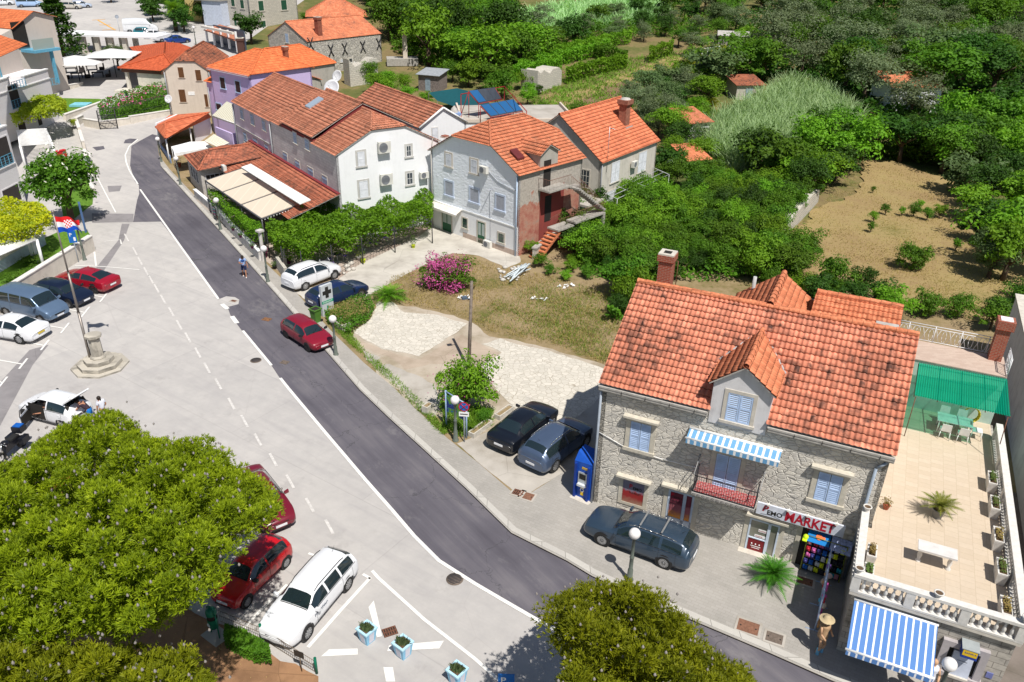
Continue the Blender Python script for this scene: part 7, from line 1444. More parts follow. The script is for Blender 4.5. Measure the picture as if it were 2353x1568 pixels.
# signs
def signpole(px,z,h,name,label,face,az=-100,cat='sign'):
    p=G(*px,z) if z else G(*px);t=thing(name,label,cat,p);mb=MB();mb.tube(p,p+Vector((0,0,h)),.035);mb.build('post',flat('sign_post_grey',(.4,.44,.5),.5,.3,.3),t);f=Fr(p,az+90);face(t,f,h);return t
BLS=flat('sign_blue',(.01,.12,.42),.45); 
def pface(t,f,h):mb=MB();mb.box(f,-.28,.28,.04,.06,h-.95,h);o=mb.build('board',BLS,t);text(f,-.2,h-.42,.062,'P',.38,WHTL,t,.002,.004);mb=MB();mb.box(f,.05,.2,.06,.064,h-.8,h-.5);mb.build('white_symbol',WHTL,t)
signpole((181,603),0,2.6,'parking_sign','blue parking sign with a white P by the garden wall',pface,-75)
signpole((1162,1620),.0,1.6,'parking_sign','blue parking sign cut by the bottom edge beside the blue planters',pface,-90)
def noface(t,f,h):
    c=f.w(0,.05,h-.2);mb=MB();mb.lathe(c,[(.28,0),(.28,.02),(.001,.02)],24,0,False,f.n);mb.build('red_ring',REDL,t);mb=MB();mb.lathe(c+f.n*.003,[(.225,0),(.225,.02),(.001,.02)],24,0,False,f.n);mb.build('blue_disc',BLS,t);mb=MB()
    for s in (-1,1):mb.tube(c+f.n*.024+f.u*.16*s+Vector((0,0,.16)),c+f.n*.024-f.u*.16*s-Vector((0,0,.16)),.026,.026,4)
    mb.build('red_cross',REDL,t);mb=MB();mb.box(f,-.26,.26,.04,.055,h-.78,h-.52);mb.build('white_plate',WHTL,t);mb=MB();mb.box(f,-.2,.2,.055,.058,h-.68,h-.62);mb.build('plate_mark',BLKL,t)
signpole((1067,1016),.1,2.4,'no_stopping_sign','round blue no stopping sign with a red cross and a white plate under it',noface,-95)
def rface(t,f,h):mb=MB();mb.lathe(f.w(0,-.04,h-.1),[(.001,-.02),(.33,-.02),(.33,0),(.001,0)],20,0,False,f.n);mb.build('disc',flat('sign_back_grey',(.3,.33,.38)),t)
signpole((258,520) if 0 else (216,432),0,2.9,'round_sign','grey back of a round road sign on a thin pole by the left pavement',rface,-60)
signpole((276,78),0,3.0,'round_sign','small distant round road sign in front of the dark trees',rface,-60)
# map board
mbd=thing('map_board','green and blue map board in a pale blue steel frame by the flowering bush','board',G(1048,1000,.1));A,B=G(1026,982,.1),G(1072,1007,.1);f=Fr(A,azof(A,B));L_=(B-A).length;PBM=flat('pale_blue_steel',(.3,.42,.6),.5)
mb=MB();mb.tube(f.w(0),f.w(0,0,2.3),.05);mb.tube(f.w(L_),f.w(L_,0,2.1),.05);mb.tube(f.w(0,0,2.25),f.w(L_,0,2.1),.035);mb.build('frame',PBM,mbd)
n=N('map_print');vv=n.tex('UV');a_=n.noise(vv,2.2,3);MAPM=n.fin(n.ramp(a_,[(.42,(.01,.03,.2)),(.48,(.02,.15,.3)),(.5,(.06,.2,.03)),(.62,(.16,.36,.05))]),.4,.3)
mb=MB();mb.box(f,.06,L_-.06,-.02,.02,1.05,2.05);mb.build('map',MAPM,mbd)
# pharmacy sign
ph=thing('pharmacy_sign','leaning grey pharmacy board with a black cross, a green band and an arrow','sign',G(754,724,.1));A,B=G(741,728,.1),G(766,718,.1);f=Fr(A,azof(A,B));L_=max(.95,(B-A).length);mb=MB();mb.box(f,0,L_,-.1,.1,0,2.25);mb.build('board',flat('pale_grey_board',(.5,.53,.56),.5),ph)
mb=MB();mb.box(f,L_*.36,L_*.64,.101,.112,1.3,2.1);mb.box(f,L_*.12,L_*.36,.101,.112,1.56,1.84);mb.box(f,L_*.64,L_*.88,.101,.112,1.56,1.84);mb.build('cross',BLKL,ph)
mb=MB();mb.box(f,0,L_,.101,.108,.92,1.12);mb.build('green_band',flat('sign_green',(.01,.3,.16),.5),ph);text(f,L_*.08,.96,.11,'PHARMACY',.15,WHTL,ph,.002);mb=MB();mb.prism([f.w(L_*.4,.101,.45),f.w(L_*.72,.101,.6),f.w(L_*.4,.101,.76)][::-1],tuple(f.n*.01));mb.build('arrow',flat('sign_green',(.01,.3,.16)),ph)
# green wheelie bin
wb_=thing('wheelie_bin','green wheeled bin with its lid off behind the dark red hatchback','bin',G(727,740,.1));f=Fr(wb_.location,-35);GRB=flat('bin_green',(.08,.19,.03),.55);mb=MB();mb.hexa([f.w(-.2,.2),f.w(.2,.2),f.w(.2,-.2),f.w(-.2,-.2)],[f.w(-.28,.3,.95),f.w(.28,.3,.95),f.w(.28,-.3,.95),f.w(-.28,-.3,.95)]);mb.build('body',GRB,wb_)
mb=MB(); 
for q in ((-.32,.32,.27,.34),(-.32,.32,-.34,-.27),(-.32,-.26,-.27,.27),(.26,.32,-.27,.27)):mb.box(f,*q,.93,1.0)
mb.build('rim',GRB,wb_);mb=MB();mb.box(f,-.25,.25,-.26,.26,.955,.965);mb.build('opening',DARKIN,wb_)
for s in (-.24,.24):mb=MB();mb.lathe(f.w(s,-.28,.1),[(.001,-.03),(.1,-.03),(.1,.03),(.001,.03)],12,0,False,f.u);mb.build('wheel',TYRE,wb_)
# cash kiosk beside the shop house
kb=thing('cash_kiosk','tall blue cash machine kiosk with a wedge top at the corner of the shop house','cash machine',G(1340,1148,.1));A,B=G(1319,1138,.1),G(1352,1152,.1);f=Fr(A,azof(A,B));L_=(B-A).length;KB=flat('kiosk_blue',(.012,.08,.42),.4)
mb=MB();mb.hexa([f.w(-.08,.0),f.w(L_+.08,.0),f.w(L_+.08,-.9),f.w(-.08,-.9)],[f.w(-.08,.0,2.0),f.w(L_+.08,.0,2.0),f.w(L_+.08,-.9,2.0),f.w(-.08,-.9,2.0)]);mb.hexa([f.w(-.08,.0,2.0),f.w(L_+.08,.0,2.0),f.w(L_+.08,-.9,2.0),f.w(-.08,-.9,2.0)],[f.w(-.08,-.35,2.35),f.w(L_+.08,.0,2.08),f.w(L_+.08,-.9,2.3),f.w(-.08,-.9,2.4)]);kbo=mb.build('body',KB,kb)
mb=MB();mb.box(f,.0,.1,.0,.14,0,1.95);mb.box(f,L_-.1,L_,.0,.14,0,1.95);mb.build('side_fin',flat('kiosk_deep_blue',(.008,.04,.26),.4),kb)
mb=MB();mb.box(f,L_*.22,L_*.8,.005,.05,.72,1.5);mb.build('fascia',flat('atm_steel',(.45,.48,.5),.35,.5,.4),kb);mb=MB();mb.box(f,L_*.3,L_*.72,.05,.06,1.12,1.42);mb.build('screen',DARKIN,kb);mb=MB();mb.box(f,L_*.26,L_*.76,.05,.2,.78,.9);mb.build('keypad_shelf',flat('atm_pale',(.6,.63,.66)),kb)
mb=MB();mb.box(f,L_*.42,L_*.8,.005,.012,1.68,1.8);mb.box(f,L_*.42,L_*.62,.005,.012,.18,.4);mb.box(f,L_*.42,L_*.62,.005,.012,.56,.66);mb.build('yellow_badge',flat('bank_yellow',(.75,.5,.02)),kb);mb=MB();mb.lathe(f.w(L_*.52,.006,.48),[(.11,0),(.11,.01),(.07,.01)],16,0,False,f.n);mb.build('ring_badge',WHTL,kb);text(f,L_*.46,1.7,.013,'BANKA',.09,flat('navy_letters',(.03,.05,.25)),kb,.001)
mb=MB();mb.box(f,-.1,L_+.15,-.9,.3,-.08,.03);mb.build('plinth',LIMEST,kb)
# litter bin, fence, notice at the bottom left bed
lbn=thing('litter_bin','green domed litter bin on two legs on a concrete slab by the red soil','bin',G(588-0.0,1454) if 0 else G(496,1462));f=Fr(lbn.location,-35);GB=flat('bottle_green',(.005,.13,.075),.4);c=Vector(lbn.location);mb=MB();mb.lathe(c,[(.02,.45),(.18,.5),(.2,.95)],16);mb.build('bucket',GB,lbn);mb=MB();mb.lathe(c,[(.2,1.15),(.2,1.3),(.15,1.42),(.001,1.47)],16);mb.build('dome',GB,lbn);mb=MB();mb.lathe(c,[(.001,.96),(.18,.95),(.18,1.14)],14);mb.build('opening',DARKIN,lbn)
for s in (-.25,.25):mb=MB();mb.path([f.w(s,0,0),f.w(s,0,1.2),f.w(s*.8,0,1.42),f.w(0,0,1.5)],.028,6);mb.lathe(f.w(s,0,0),[(.12,.0),(.12,.03),(.03,.06)],10);mb.build('leg',GB,lbn)
mb=MB();mb.lathe(c+Vector((0,0,.72))+f.n*.19,[(.001,.01),(.09,.01),(.09,0)],12,0,False,f.n);mb.build('badge',flat('pale_badge',(.55,.6,.58)),lbn);mb=MB();mb.box(f,-.45,.5,-.35,.35,-.02,.06);mb.build('slab',CONC,lbn)
bf=thing('low_fence','low brown wire fence with green posts along the red soil bed','fence',G(620,1470));pts=[G(507,1430),G(603,1470),G(728,1548)];mb=MB();WIR=flat('brown_wire',(.16,.12,.08),.6)
for a,b in zip(pts,pts[1:]):
    for h in (.05,.35,.62):mb.tube(a+Vector((0,0,h)),b+Vector((0,0,h)),.01,.01,4)
    n_=int((b-a).length/.1)
    for i in range(n_):p=a.lerp(b,i/n_);mb.tube(p+Vector((0,0,.03)),p+Vector((0,0,.62)),.005,.005,3)
mb.build('wire_mesh',WIR,bf)
for p in pts[1:]:mb=MB();mb.tube(p,p+Vector((0,0,.8)),.055,.055,8);mb.build('post',GB,bf)
nb=thing('notice_stake','small dark notice plate on a stake behind the wire fence','sign',G(694,1545));f=Fr(nb.location,-20);mb=MB();mb.tube(f.w(0),f.w(0,0,.95),.02);mb.build('stake',WIR,nb);mb=MB();mb.box(f,-.2,.2,.02,.035,.8,1.1);mb.build('plate',flat('dark_notice',(.04,.035,.03)),nb)
# blue planters
BPM=flat('planter_sky_blue',(.25,.52,.72),.6);LAVM=leafmat('lavender_foliage',(.06,.1,.04),(.12,.17,.07),(.2,.22,.16),.2,5)
def bplanter(px,label,g_):
    t=thing('blue_planter',label,'planter',G(*px),'blue wooden planters');f=Fr(t.location,-38);mb=MB();mb.hexa([f.w(-.2,.2),f.w(.2,.2),f.w(.2,-.2),f.w(-.2,-.2)],[f.w(-.27,.27,.6),f.w(.27,.27,.6),f.w(.27,-.27,.6),f.w(-.27,-.27,.6)]);mb.build('box',BPM,t)
    mb=MB()
    for q in ((-.3,.3,.22,.3),(-.3,.3,-.3,-.22),(-.3,-.22,-.22,.22),(.22,.3,-.22,.22)):mb.box(f,*q,.6,.67)
    mb.build('rim',flat('planter_pale_blue',(.42,.66,.8),.6),t)
    for k in (0,90,180,270):g=Fr(f.w(0),f.az+k);mb=MB();mb.hexa([g.w(-.11,.225,.08),g.w(.11,.225,.08),g.w(.11,.21,.08),g.w(-.11,.21,.08)],[g.w(-.12,.275,.54),g.w(.12,.275,.54),g.w(.12,.25,.54),g.w(-.12,.25,.54)]);mb.build('panel',flat('planter_white',(.62,.62,.7)),t)
    mb=MB();mb.box(f,-.22,.22,-.22,.22,.6,.63);mb.build('soil',TERR,t);mb=MB();rnd=random.Random(g_)
    for i in range(420):
        a,r=rnd.uniform(0,6.3),rnd.uniform(0,.2);p=f.w(r*cos(a),r*sin(a),.62);q=p+Vector((cos(a)*r*.6+rnd.gauss(0,.04),sin(a)*r*.6+rnd.gauss(0,.04),rnd.uniform(.1,.22 if i % 9 else .36)));s=Vector((rnd.gauss(0,1),rnd.gauss(0,1),0)).normalized()*.011;mb.poly([p-s,p+s,q+s,q-s])
    mb.build('plant',LAVM,t)
bplanter((845,1472),'pale blue planter left of the drain grate',1);bplanter((927,1505),'pale blue planter right of the drain grate with the fullest green plant',2);bplanter((1051,1567),'pale blue planter cut by the bottom edge of the picture',3)
# wooden pole, troughs, restaurant frontage
wp=thing('wooden_pole','weathered wooden utility pole with a lamp bracket rising behind the flowering bush','pole',G(1077,850,.1));p=Vector(wp.location);mb=MB();tp2=G(1084,646,5.4);mb.tube(p,tp2,.12,.085,10);mb.build('pole',flat('grey_wood',(.17,.14,.12),.9,.1,0,.35,4,.3),wp);mb=MB();q=p.lerp(tp2,.8);mb.tube(q,q+Vector((-.35,-.1,.1)),.03);mb.box(Fr(q+Vector((-.35,-.1,.1)),20),-.2,.12,-.12,.12,-.05,.1);mb.build('lamp_bracket',flat('slate_grey',(.08,.11,.15)),wp)
CONCM=flat('weathered_trough',(.5,.47,.42),.9,.2,0,.2,6,.3)
def trough(px0,px1,w_,h,label,z=.1):
    A,B=G(*px0,z),G(*px1,z);f=Fr(A,azof(A,B));L_=(B-A).length;t=thing('stone_trough',label,'planter',(A+B)/2);mb=MB()
    for q in ((0,L_,w_/2-.06,w_/2),(0,L_,-w_/2,-w_/2+.06),(0,.06,-w_/2+.06,w_/2-.06),(L_-.06,L_,-w_/2+.06,w_/2-.06)):mb.box(f,*q,0,h)
    mb.build('trough',CONCM,t);mb=MB();mb.box(f,.06,L_-.06,-w_/2+.06,w_/2-.06,0,h-.06);mb.build('soil',DIRT,t)
trough((1082,1006),(1125,975),.4,.3,'long pale concrete trough at the near edge of the flower bed');trough((1142,965),(1175,942),.4,.3,'long pale concrete trough by the black saloon');trough((977,945),(990,950),.6,.5,'square grey concrete tub at the foot of the flowering bush');trough((782,752),(797,760),.7,.5,'broken white stone tub below the weedy bed');trough((770,735),(780,742),.4,.35,'tilted white stone slab tub beside the weedy bed')
# low white wall with pots beside the pavement, stone columns, cable
rwl=thing('terrace_wall','low white wall with dark panels between pavement and restaurant terrace','wall',G(560,560,.1));pts=[G(448,455,.1),G(497,497,.1),G(528,532,.1),G(596,600,.1)];mb=MB();mc=MB()
for a,b in zip(pts,pts[1:]):f=Fr(a,azof(a,b));L_=(b-a).length;mb.box(f,0,L_,-.2,0,0,.8);mc.box(f,-.05,L_+.05,-.27,.06,.8,.88)
mb.build('wall',flat('whitewashed_block',(.58,.56,.54),.9,.2,0,.25,3,.3),rwl);mc.build('coping',WHITE,rwl)
a,b=G(733-70,652,.1),G(652,712,.1);w3=thing('garden_wall','short mottled white stone wall behind the white SUV','wall',G(662,655,.1));A,B=G(636,618,.1),G(655,645,.1);f=Fr(A,azof(A,B));mb=MB();mb.box(f,0,(B-A).length,-.25,0,0,1.0);mb.build('wall',BLKST,w3)
def column(px,h,label,z=.1,r=.15):
    p=G(*px,z);t=thing('stone_column',label,'column',p);mb=MB();mb.lathe(p,[(r,0),(r,h-.15)],10);mb.build('shaft',flat('pale_column',(.55,.52,.5),.85,.2,0,.12),t);mb=MB();mb.box(Fr(p,-35),-r*1.6,r*1.6,-r*1.6,r*1.6,h-.15,h);mb.build('capital',flat('pale_column',(.55,.52,.5)),t);return t
column((606,600),2.6,'slim pale column carrying the canopy corner above the pavement wall');column((656,612),2.2,'slim pale column at the driveway corner of the vine terrace')
PURP=flat('purple_pot',(.12,.015,.07),.5);TERC=flat('terracotta',(.35,.1,.05));LIME=flat('lime_pot',(.5,.58,.02),.5);LEAFP=leafmat('pot_plant_green',(.04,.1,.015),(.1,.2,.03),None,.3,6);PINKF=leafmat('pink_blossom',(.5,.05,.22),(.72,.25,.45),None,.3,12)
def tuft(mb,c,r,h,n_,leaf=.05,k=0,rnd=random):
    for i in range(n_):
        a,q=rnd.uniform(0,6.3),rnd.random()**.5*r;p=Vector(c)+Vector((q*cos(a),q*sin(a),rnd.uniform(.1,1)*h));d=Vector((rnd.gauss(0,1),rnd.gauss(0,1),rnd.gauss(.3,.8))).normalized();e=d.orthogonal().normalized();e=(e*cos(a)+d.cross(e)*sin(a));mb.poly([p,p+d*leaf+e*leaf*.4,p+d*leaf*2,p+d*leaf-e*leaf*.4],k)
def pot(px,z,r,h,m_,label,plant=LEAFP,ph_=.35,grp=None,fl=None):
    p=G(*px,z);t=thing('flower_pot',label,'plant pot',p,grp);mb=MB();mb.lathe(p,[(r*.7,0),(r*.95,h*.9),(r*1.08,h*.9),(r*1.08,h),(r*.85,h),(r*.8,h*.85),(.001,h*.85)],14);mb.build('pot',m_,t);mb=MB();tuft(mb,p+Vector((0,0,h*.8)),r*1.3,ph_,170,.045);mb.build('plant',plant,t)
    if fl:mb=MB();tuft(mb,p+Vector((0,0,h)),r*1.6,ph_*1.1,60,.05);mb.build('blossom',fl,t)
    return t
pot((835,604),.1,.2,.3,LIME,'lime green pot at the corner of the dining terrace beside the drive',LEAFP,.9);pot((950,570),.1,.17,.28,LIME,'lime green pot at the far end of the dining terrace railing',LEAFP,.9);pot((827,598),.1,.27,.3,flat('pale_stone_pot',(.45,.42,.4)),'round pale stone pot with a yellow-green shrub by the driveway',leafmat('yellow_green_shrub',(.12,.18,.02),(.3,.36,.04),None,.3),.5)
pot((609,592),.1,.25,.5,PURP,'tall purple pot at the foot of the canopy column',LEAFP,.4,None,PINKF);pot((664,606),.1,.22,.4,PURP,'purple pot with pink flowers beside the driveway column',LEAFP,.9,None,PINKF)
for i,(x,y) in enumerate(((536,530),(553,546),(580,571))):pot((x,y),1.0,.14,.2,PURP,'purple pot on the low terrace wall, '+('nearest the menu board','second from the menu board','last before the canopy column')[i],LEAFP,.2,'pots on the terrace wall')
pot((505,505),.1,.2,.4,TERC,'pale potted plant on the pavement beside the menu board');pot((518,515),.1,.2,.4,flat('grey_wood_tub',(.3,.27,.22)),'wooden tub with a trailing plant beyond the menu board');pot((632,618),.1,.2,.3,BLACK,'low dark pot on the pavement just past the globe lamp');pot((411,385),.1,.3,.5,TERC,'terracotta pot with a bush by the low white railing of the restaurant',LEAFP,.7)
mn_=thing('menu_board','black chalkboard menu with coloured lines tied to the lamp post','sign',G(497,507,.1));f=Fr(mn_.location,-50);mb=MB();mb.box(f,-.35,.35,0,.05,.25,1.35);mb.build('board',BLKL,mn_)
for i,c_ in enumerate(((.6,.6,.6),(.1,.5,.45),(.6,.1,.35),(.1,.5,.45),(.6,.1,.35),(.5,.5,.5))):mb=MB();mb.box(f,-.26,.22-.05*(i%3),.05,.055,1.15-.14*i,1.2-.14*i);mb.build('chalk_line',flat('chalk_%d' % i,c_),mn_)
# dining chairs and tables under the vines
SILV=flat('silver_chair_frame',(.5,.5,.53),.35,.5,.5);VIO=flat('violet_cushion',(.1,.06,.25),.8)
def dchair(p,az,label,grp):
    t=thing('bistro_chair',label,'chair',p,grp);f=Fr(p,az);mb=MB();mb.lathe(f.w(0,0,.43),[(.2,0),(.2,.04),(.001,.05)],12);mb.build('seat',VIO,t);mb=MB();mb.path([f.w(-.2,-.2,.42),f.w(-.17,-.26,.85),f.w(0,-.28,.95),f.w(.17,-.26,.85),f.w(.2,-.2,.42)],.02,5);mb.tube(f.w(0,-.28,.93),f.w(0,-.2,.45),.012,.012,4);mb.build('backrest',SILV,t)
    for a,b in ((-.18,-.18),(.18,-.18),(-.18,.18),(.18,.18)):mb=MB();mb.tube(f.w(a*1.2,b*1.2),f.w(a,b,.43),.015,.015,5);mb.build('leg',SILV,t)
    return t
vt=Fr(G(835,600,.1),36.0)     # line of the terrace edge along the drive
ln_=[(760,632),(790,615),(815,597),(850,585),(880,572),(905,558),(930,546)]
def dtable(p,label):
    t=thing('bistro_table',label,'table',p,'tables under the vines');mb=MB();mb.lathe(p,[(.38,.72),(.38,.75),(.001,.75)],16);mb.build('table_top',flat('dark_table',(.05,.05,.06),.4),t);mb=MB();mb.tube(p,p+Vector((0,0,.72)),.03);mb.lathe(p,[(.25,0),(.22,.03),(.03,.06)],12);mb.build('stand',SILV,t)
for i,(x,y) in enumerate(ln_):
    if (x,y) in ((815,597),):continue
    c=G(x-14,y-12,.1);wh_=('nearest the white SUV','second from the white SUV','','third from the white SUV','fourth from the white SUV','fifth from the white SUV','nearest the whitewashed house')[i];dtable(c,'dark round bistro table under the vine edge, '+wh_)
    for s,a in ((-.62,-54),(.62,126)):dchair(c+Vector((cos(RAD(36))*s,sin(RAD(36))*s,0)),36+(90 if s > 0 else -90),'silver bistro chair, %s side of the vine-edge table %s' % ('right' if s > 0 else 'left',wh_),'bistro chairs under the vines')
tr2=thing('terrace_railing','thin dark railing along the edge of the vine terrace by the drive','railing',G(860,585,.1));mb=MB();pp=[G(775,640,.1),G(830,606,.1),G(900,574,.1),G(962,543,.1)]
for a,b in zip(pp,pp[1:]):
    for h in (.35,.7):mb.tube(a+Vector((0,0,h)),b+Vector((0,0,h)),.015,.015,4)
    n_=int((b-a).length/.35)
    for i in range(n_+1):q=a.lerp(b,i/n_);mb.tube(q,q+Vector((0,0,.72)),.01,.01,4)
mb.build('rail',IRON,tr2)
sheet('dining_terrace',[(608,598),(660,640),(690,650),(775,643),(830,606),(965,543),(990,520),(770,440),(620,480),(480,440),(452,460)],m_conc('terrace_floor',(.42,.35,.3),(.3,.22,.18)),.02,.1)
# beach goods: rack, pool floats, mannequin
GOOD=[(.01,.12,.5),(.5,.02,.04),(.02,.02,.03),(.6,.6,.62),(.55,.12,.35),(.02,.35,.45),(.7,.75,.02),(.05,.05,.2),(.6,.25,.3),(.03,.03,.04)]
rk=thing('goods_rack','rack crowded with sandals and masks before the open shop doorway','display rack',G(1870,1325,.1));f=Fr(G(1838,1310,.1),-27);rk.location=f.p;mb=MB()
for s in (0,1.55):
    mb.tube(f.w(s,0),f.w(s,0,1.9),.025);mb.tube(f.w(s,-.5),f.w(s,-.5,1.9),.025)
for z in (.4,.8,1.2,1.6,1.9):mb.tube(f.w(0,0,z),f.w(1.55,0,z),.015)
mb.build('rack_frame',flat('yellow_green_tube',(.25,.28,.04)),rk);rnd=random.Random(4)
mb=MB();mb.box(f,0,1.55,-.5,-.06,.05,1.85);mb.build('dark_stock',flat('dark_stock',(.015,.015,.03),.7),rk)
for r_ in range(5):
    for c_ in range(7):
        s,z=.12+c_*.215,.3+r_*.33;mb=MB();k_=rnd.random()
        if k_ < .5:mb.lathe(f.w(s,.02,z),[(.001,-.12),(.05,-.1),(.06,0),(.045,.09),(.001,.12)],8,0,True,(0,0,1));mb.lathe(f.w(s+.09,.03,z-.02),[(.001,-.11),(.05,-.09),(.055,0),(.04,.09),(.001,.11)],8,0,True,(0,0,1))
        else:mb.box(f,s-.08,s+.08,0,.07,z-.12,z+.1);mb.ball(f.w(s,.08,z),.06,8)
        mb.build('hung_item',flat('goods_%d' % (rnd.randrange(10)),GOOD[rnd.randrange(10)] if False else GOOD[(r_*7+c_*3) % 10]) if False else flat('goods_%d' % ((r_*7+c_*3) % 10),GOOD[(r_*7+c_*3) % 10],.5),rk)
tw_=thing('beach_towel','blue towel with an orange fish shape draped on top of the goods rack','towel',f.w(.4,0,1.9));mb=MB();mb.hexa([f.w(-.02,.15,1.72),f.w(.85,.15,1.72),f.w(.85,.12,1.70),f.w(-.02,.12,1.70)],[f.w(-.02,-.35,2.02),f.w(.85,-.35,2.02),f.w(.85,-.36,2.0),f.w(-.02,-.36,2.0)]);mb.build('cloth',flat('towel_blue',(.01,.18,.5),.9),tw_);mb=MB();nrm=Vector(f.n*.3+Vector((0,0,.5))).normalized();mb.lathe(f.w(.42,-.09,1.885),[(.001,.02),(.13,.018),(.13,.0)],12,0,False,nrm);mb.lathe(f.w(.6,-.09,1.885),[(.001,.02),(.07,.018),(.07,.0)],8,0,False,nrm);mb.build('orange_motif',flat('towel_orange',(.7,.16,.04)),tw_)
tw2=thing('beach_towel','pale lilac patterned towel draped on the right of the goods rack','towel',f.w(1.2,0,1.9));mb=MB();mb.hexa([f.w(.9,.16,1.66),f.w(1.7,.16,1.6),f.w(1.7,.13,1.58),f.w(.9,.13,1.64)],[f.w(.9,-.3,2.02),f.w(1.7,-.3,2.0),f.w(1.7,-.31,1.98),f.w(.9,-.31,2.0)]);mb.build('cloth',flat('towel_lilac',(.42,.47,.7),.9,.2,0,.5,14),tw2)
cp_=thing('cap','lime green cap hung on the left post of the goods rack','cap',f.w(-.05,.05,1.75));mb=MB();mb.ball(f.w(-.08,.05,1.82),.12,10);mb.box(f,-.18,.0,.12,.3,1.76,1.79);mb.build('cap',flat('lime_cloth',(.55,.75,.02)),cp_)
lr_=thing('goods_rack','long blue-white display stand of beach toys against the terrace building wall','display rack',FT.w(-.5,-1.2,.1));g=Fr(FT.w(-.02,-.2,.1),FT.az+90);g=Fr(FT.w(-.85,-.6,.1),FT.az+90);mb=MB(); 
for s in (0,1.4,2.8):mb.tube(g.w(s),g.w(s,0,1.9),.03);mb.tube(g.w(s-.0,-.35),g.w(s,.35),.03)
for z in (.5,1.0,1.5,1.9):mb.tube(g.w(0,0,z),g.w(2.8,0,z),.02)
for i in range(14):mb.tube(g.w(.1+i*.2,0,.2),g.w(.1+i*.2,0,1.9),.008,.008,4)
mb.build('rack_frame',flat('pale_blue_wire',(.4,.5,.68)),lr_)
for i in range(26):
    s,z=.1+rnd.random()*2.6,.25+rnd.random()*1.4;mb=MB()
    if i % 3:mb.ball(g.w(s,rnd.uniform(.02,.12),z),rnd.uniform(.08,.16),8,0,rnd.uniform(.6,1.3))
    else:mb.lathe(g.w(s,.08,z),[(.07,-.03),(.16,-.04),(.2,0),(.16,.04),(.07,.03),(.07,-.03)],12,0,True,g.n)
    mb.build('hung_item',flat('toy_%d' % (i % 8),[(.6,.1,.35),(.6,.45,.4),(.5,.03,.05),(.2,.1,.4),(.65,.55,.45),(.03,.03,.04),(.1,.4,.6),(.6,.3,.1)][i % 8],.45),lr_)
def mannequin(p,az,label,cloth,legs,hat=None):
    t=thing('mannequin',label,'mannequin',p);f=Fr(p,az);SK_=flat('mannequin_skin',(.5,.3,.18),.5);mb=MB()
    mb.lathe(f.w(0,0,.85),[(.15,0),(.17,.1),(.12,.3),(.18,.52),(.17,.6),(.06,.66),(.05,.72)],12); 
    for s in (-.09,.09):mb.path([f.w(s,0,.9),f.w(s*1.2,.1,.48),f.w(s*1.2,0,.06)],.062,8)
    for s in (-1,1):mb.path([f.w(s*.19,0,1.42),f.w(s*.25,.08,1.15),f.w(s*.2,.28,.98)],.04,7)
    mb.ball(f.w(0,0,1.66),.11,10,0,1.2);mb.build('figure',SK_,t);mb=MB();mb.lathe(f.w(0,0,.86),[(.19,-.02),(.19,.1),(.15,.3),(.2,.52),(.19,.6),(.08,.64)],12);mb.build('shirt',cloth,t)
    if hat:mb=MB();mb.lathe(f.w(0,0,1.72),[(.28,0),(.12,.03),(.11,.13),(.001,.15)],14);mb.build('hat',hat,t)
    mb=MB()
    for s in (-.1,.1):mb.lathe(f.w(s*1.1,.04,0),[(.07,0),(.06,.35),(.07,.4)],8)
    mb.build('boots',legs,t);return t
mannequin(FT.w(-.6,.45,.1),30,'mannequin in a straw hat and beige clothes by the corner of the terrace building',flat('beige_cloth',(.4,.26,.15),.9),flat('pale_blue_boot',(.15,.4,.6)),flat('straw',(.45,.36,.22),.9))
mannequin(FT.w(3.0,.75,.1),-20,'mannequin in a white top at the right end of the striped awning',flat('white_cloth',(.6,.62,.7),.9),BLACK)
# satellite dishes
dish((776,176),7.0,.75,'grey-white satellite dish, upper of the two behind the long row roof',-120,25);dish((764,204),7.0,1.0,'large lilac-white satellite dish, lower of the two behind the long row roof',-110,30);dish((388,228),4.5,.5,'pale round dish on a pole at the corner of the cream house',-100,20,None,4.0);dish((1541,378),2.5,.5,'upright white satellite dish beyond the cream house with the thick chimney',-150,10,None,2.5)
# sheds and ruins in the gardens
def shed(px,w_,d_,h,az,label,wm,rm,name='shed',slope=.5):
    p=G(*px);t=thing(name,label,'shed',p);f=Fr(p,az);mb=MB();mb.hexa([f.w(0,0,-.2),f.w(w_,0,-.2),f.w(w_,-d_,-.2),f.w(0,-d_,-.2)],[f.w(0,0,h),f.w(w_,0,h),f.w(w_,-d_,h+slope),f.w(0,-d_,h+slope)]);mb.build('wall',wm,t);tiled('roof',[f.w(-.3,.3,h+.03),f.w(w_+.3,.3,h+.03),f.w(w_+.3,-d_-.3,h+slope+.03),f.w(-.3,-d_-.3,h+slope+.03)],rm,t);mb=MB();mb.box(f,w_*.35,w_*.6,0,.04,0,h*.8);mb.build('door',flat('shed_door_blue_grey',(.25,.32,.38),.8,.2,0,.3),t);return t
TIN=flat('corrugated_tin',(.4,.42,.45),.5,.4,.3,.2,3);WOODB=flat('weathered_boards',(.2,.17,.16),.9,.1,0,.4,5)
shed((962,208),3.2,3,2.2,-20,'ramshackle shed of weathered boards under a grey tin roof',WOODB,TIN);shed((1648,118),5,3,2.6,-12,'low concrete field shed under a leafy green roof edge',flat('grey_shed_wall',(.3,.28,.26)),EAVE)
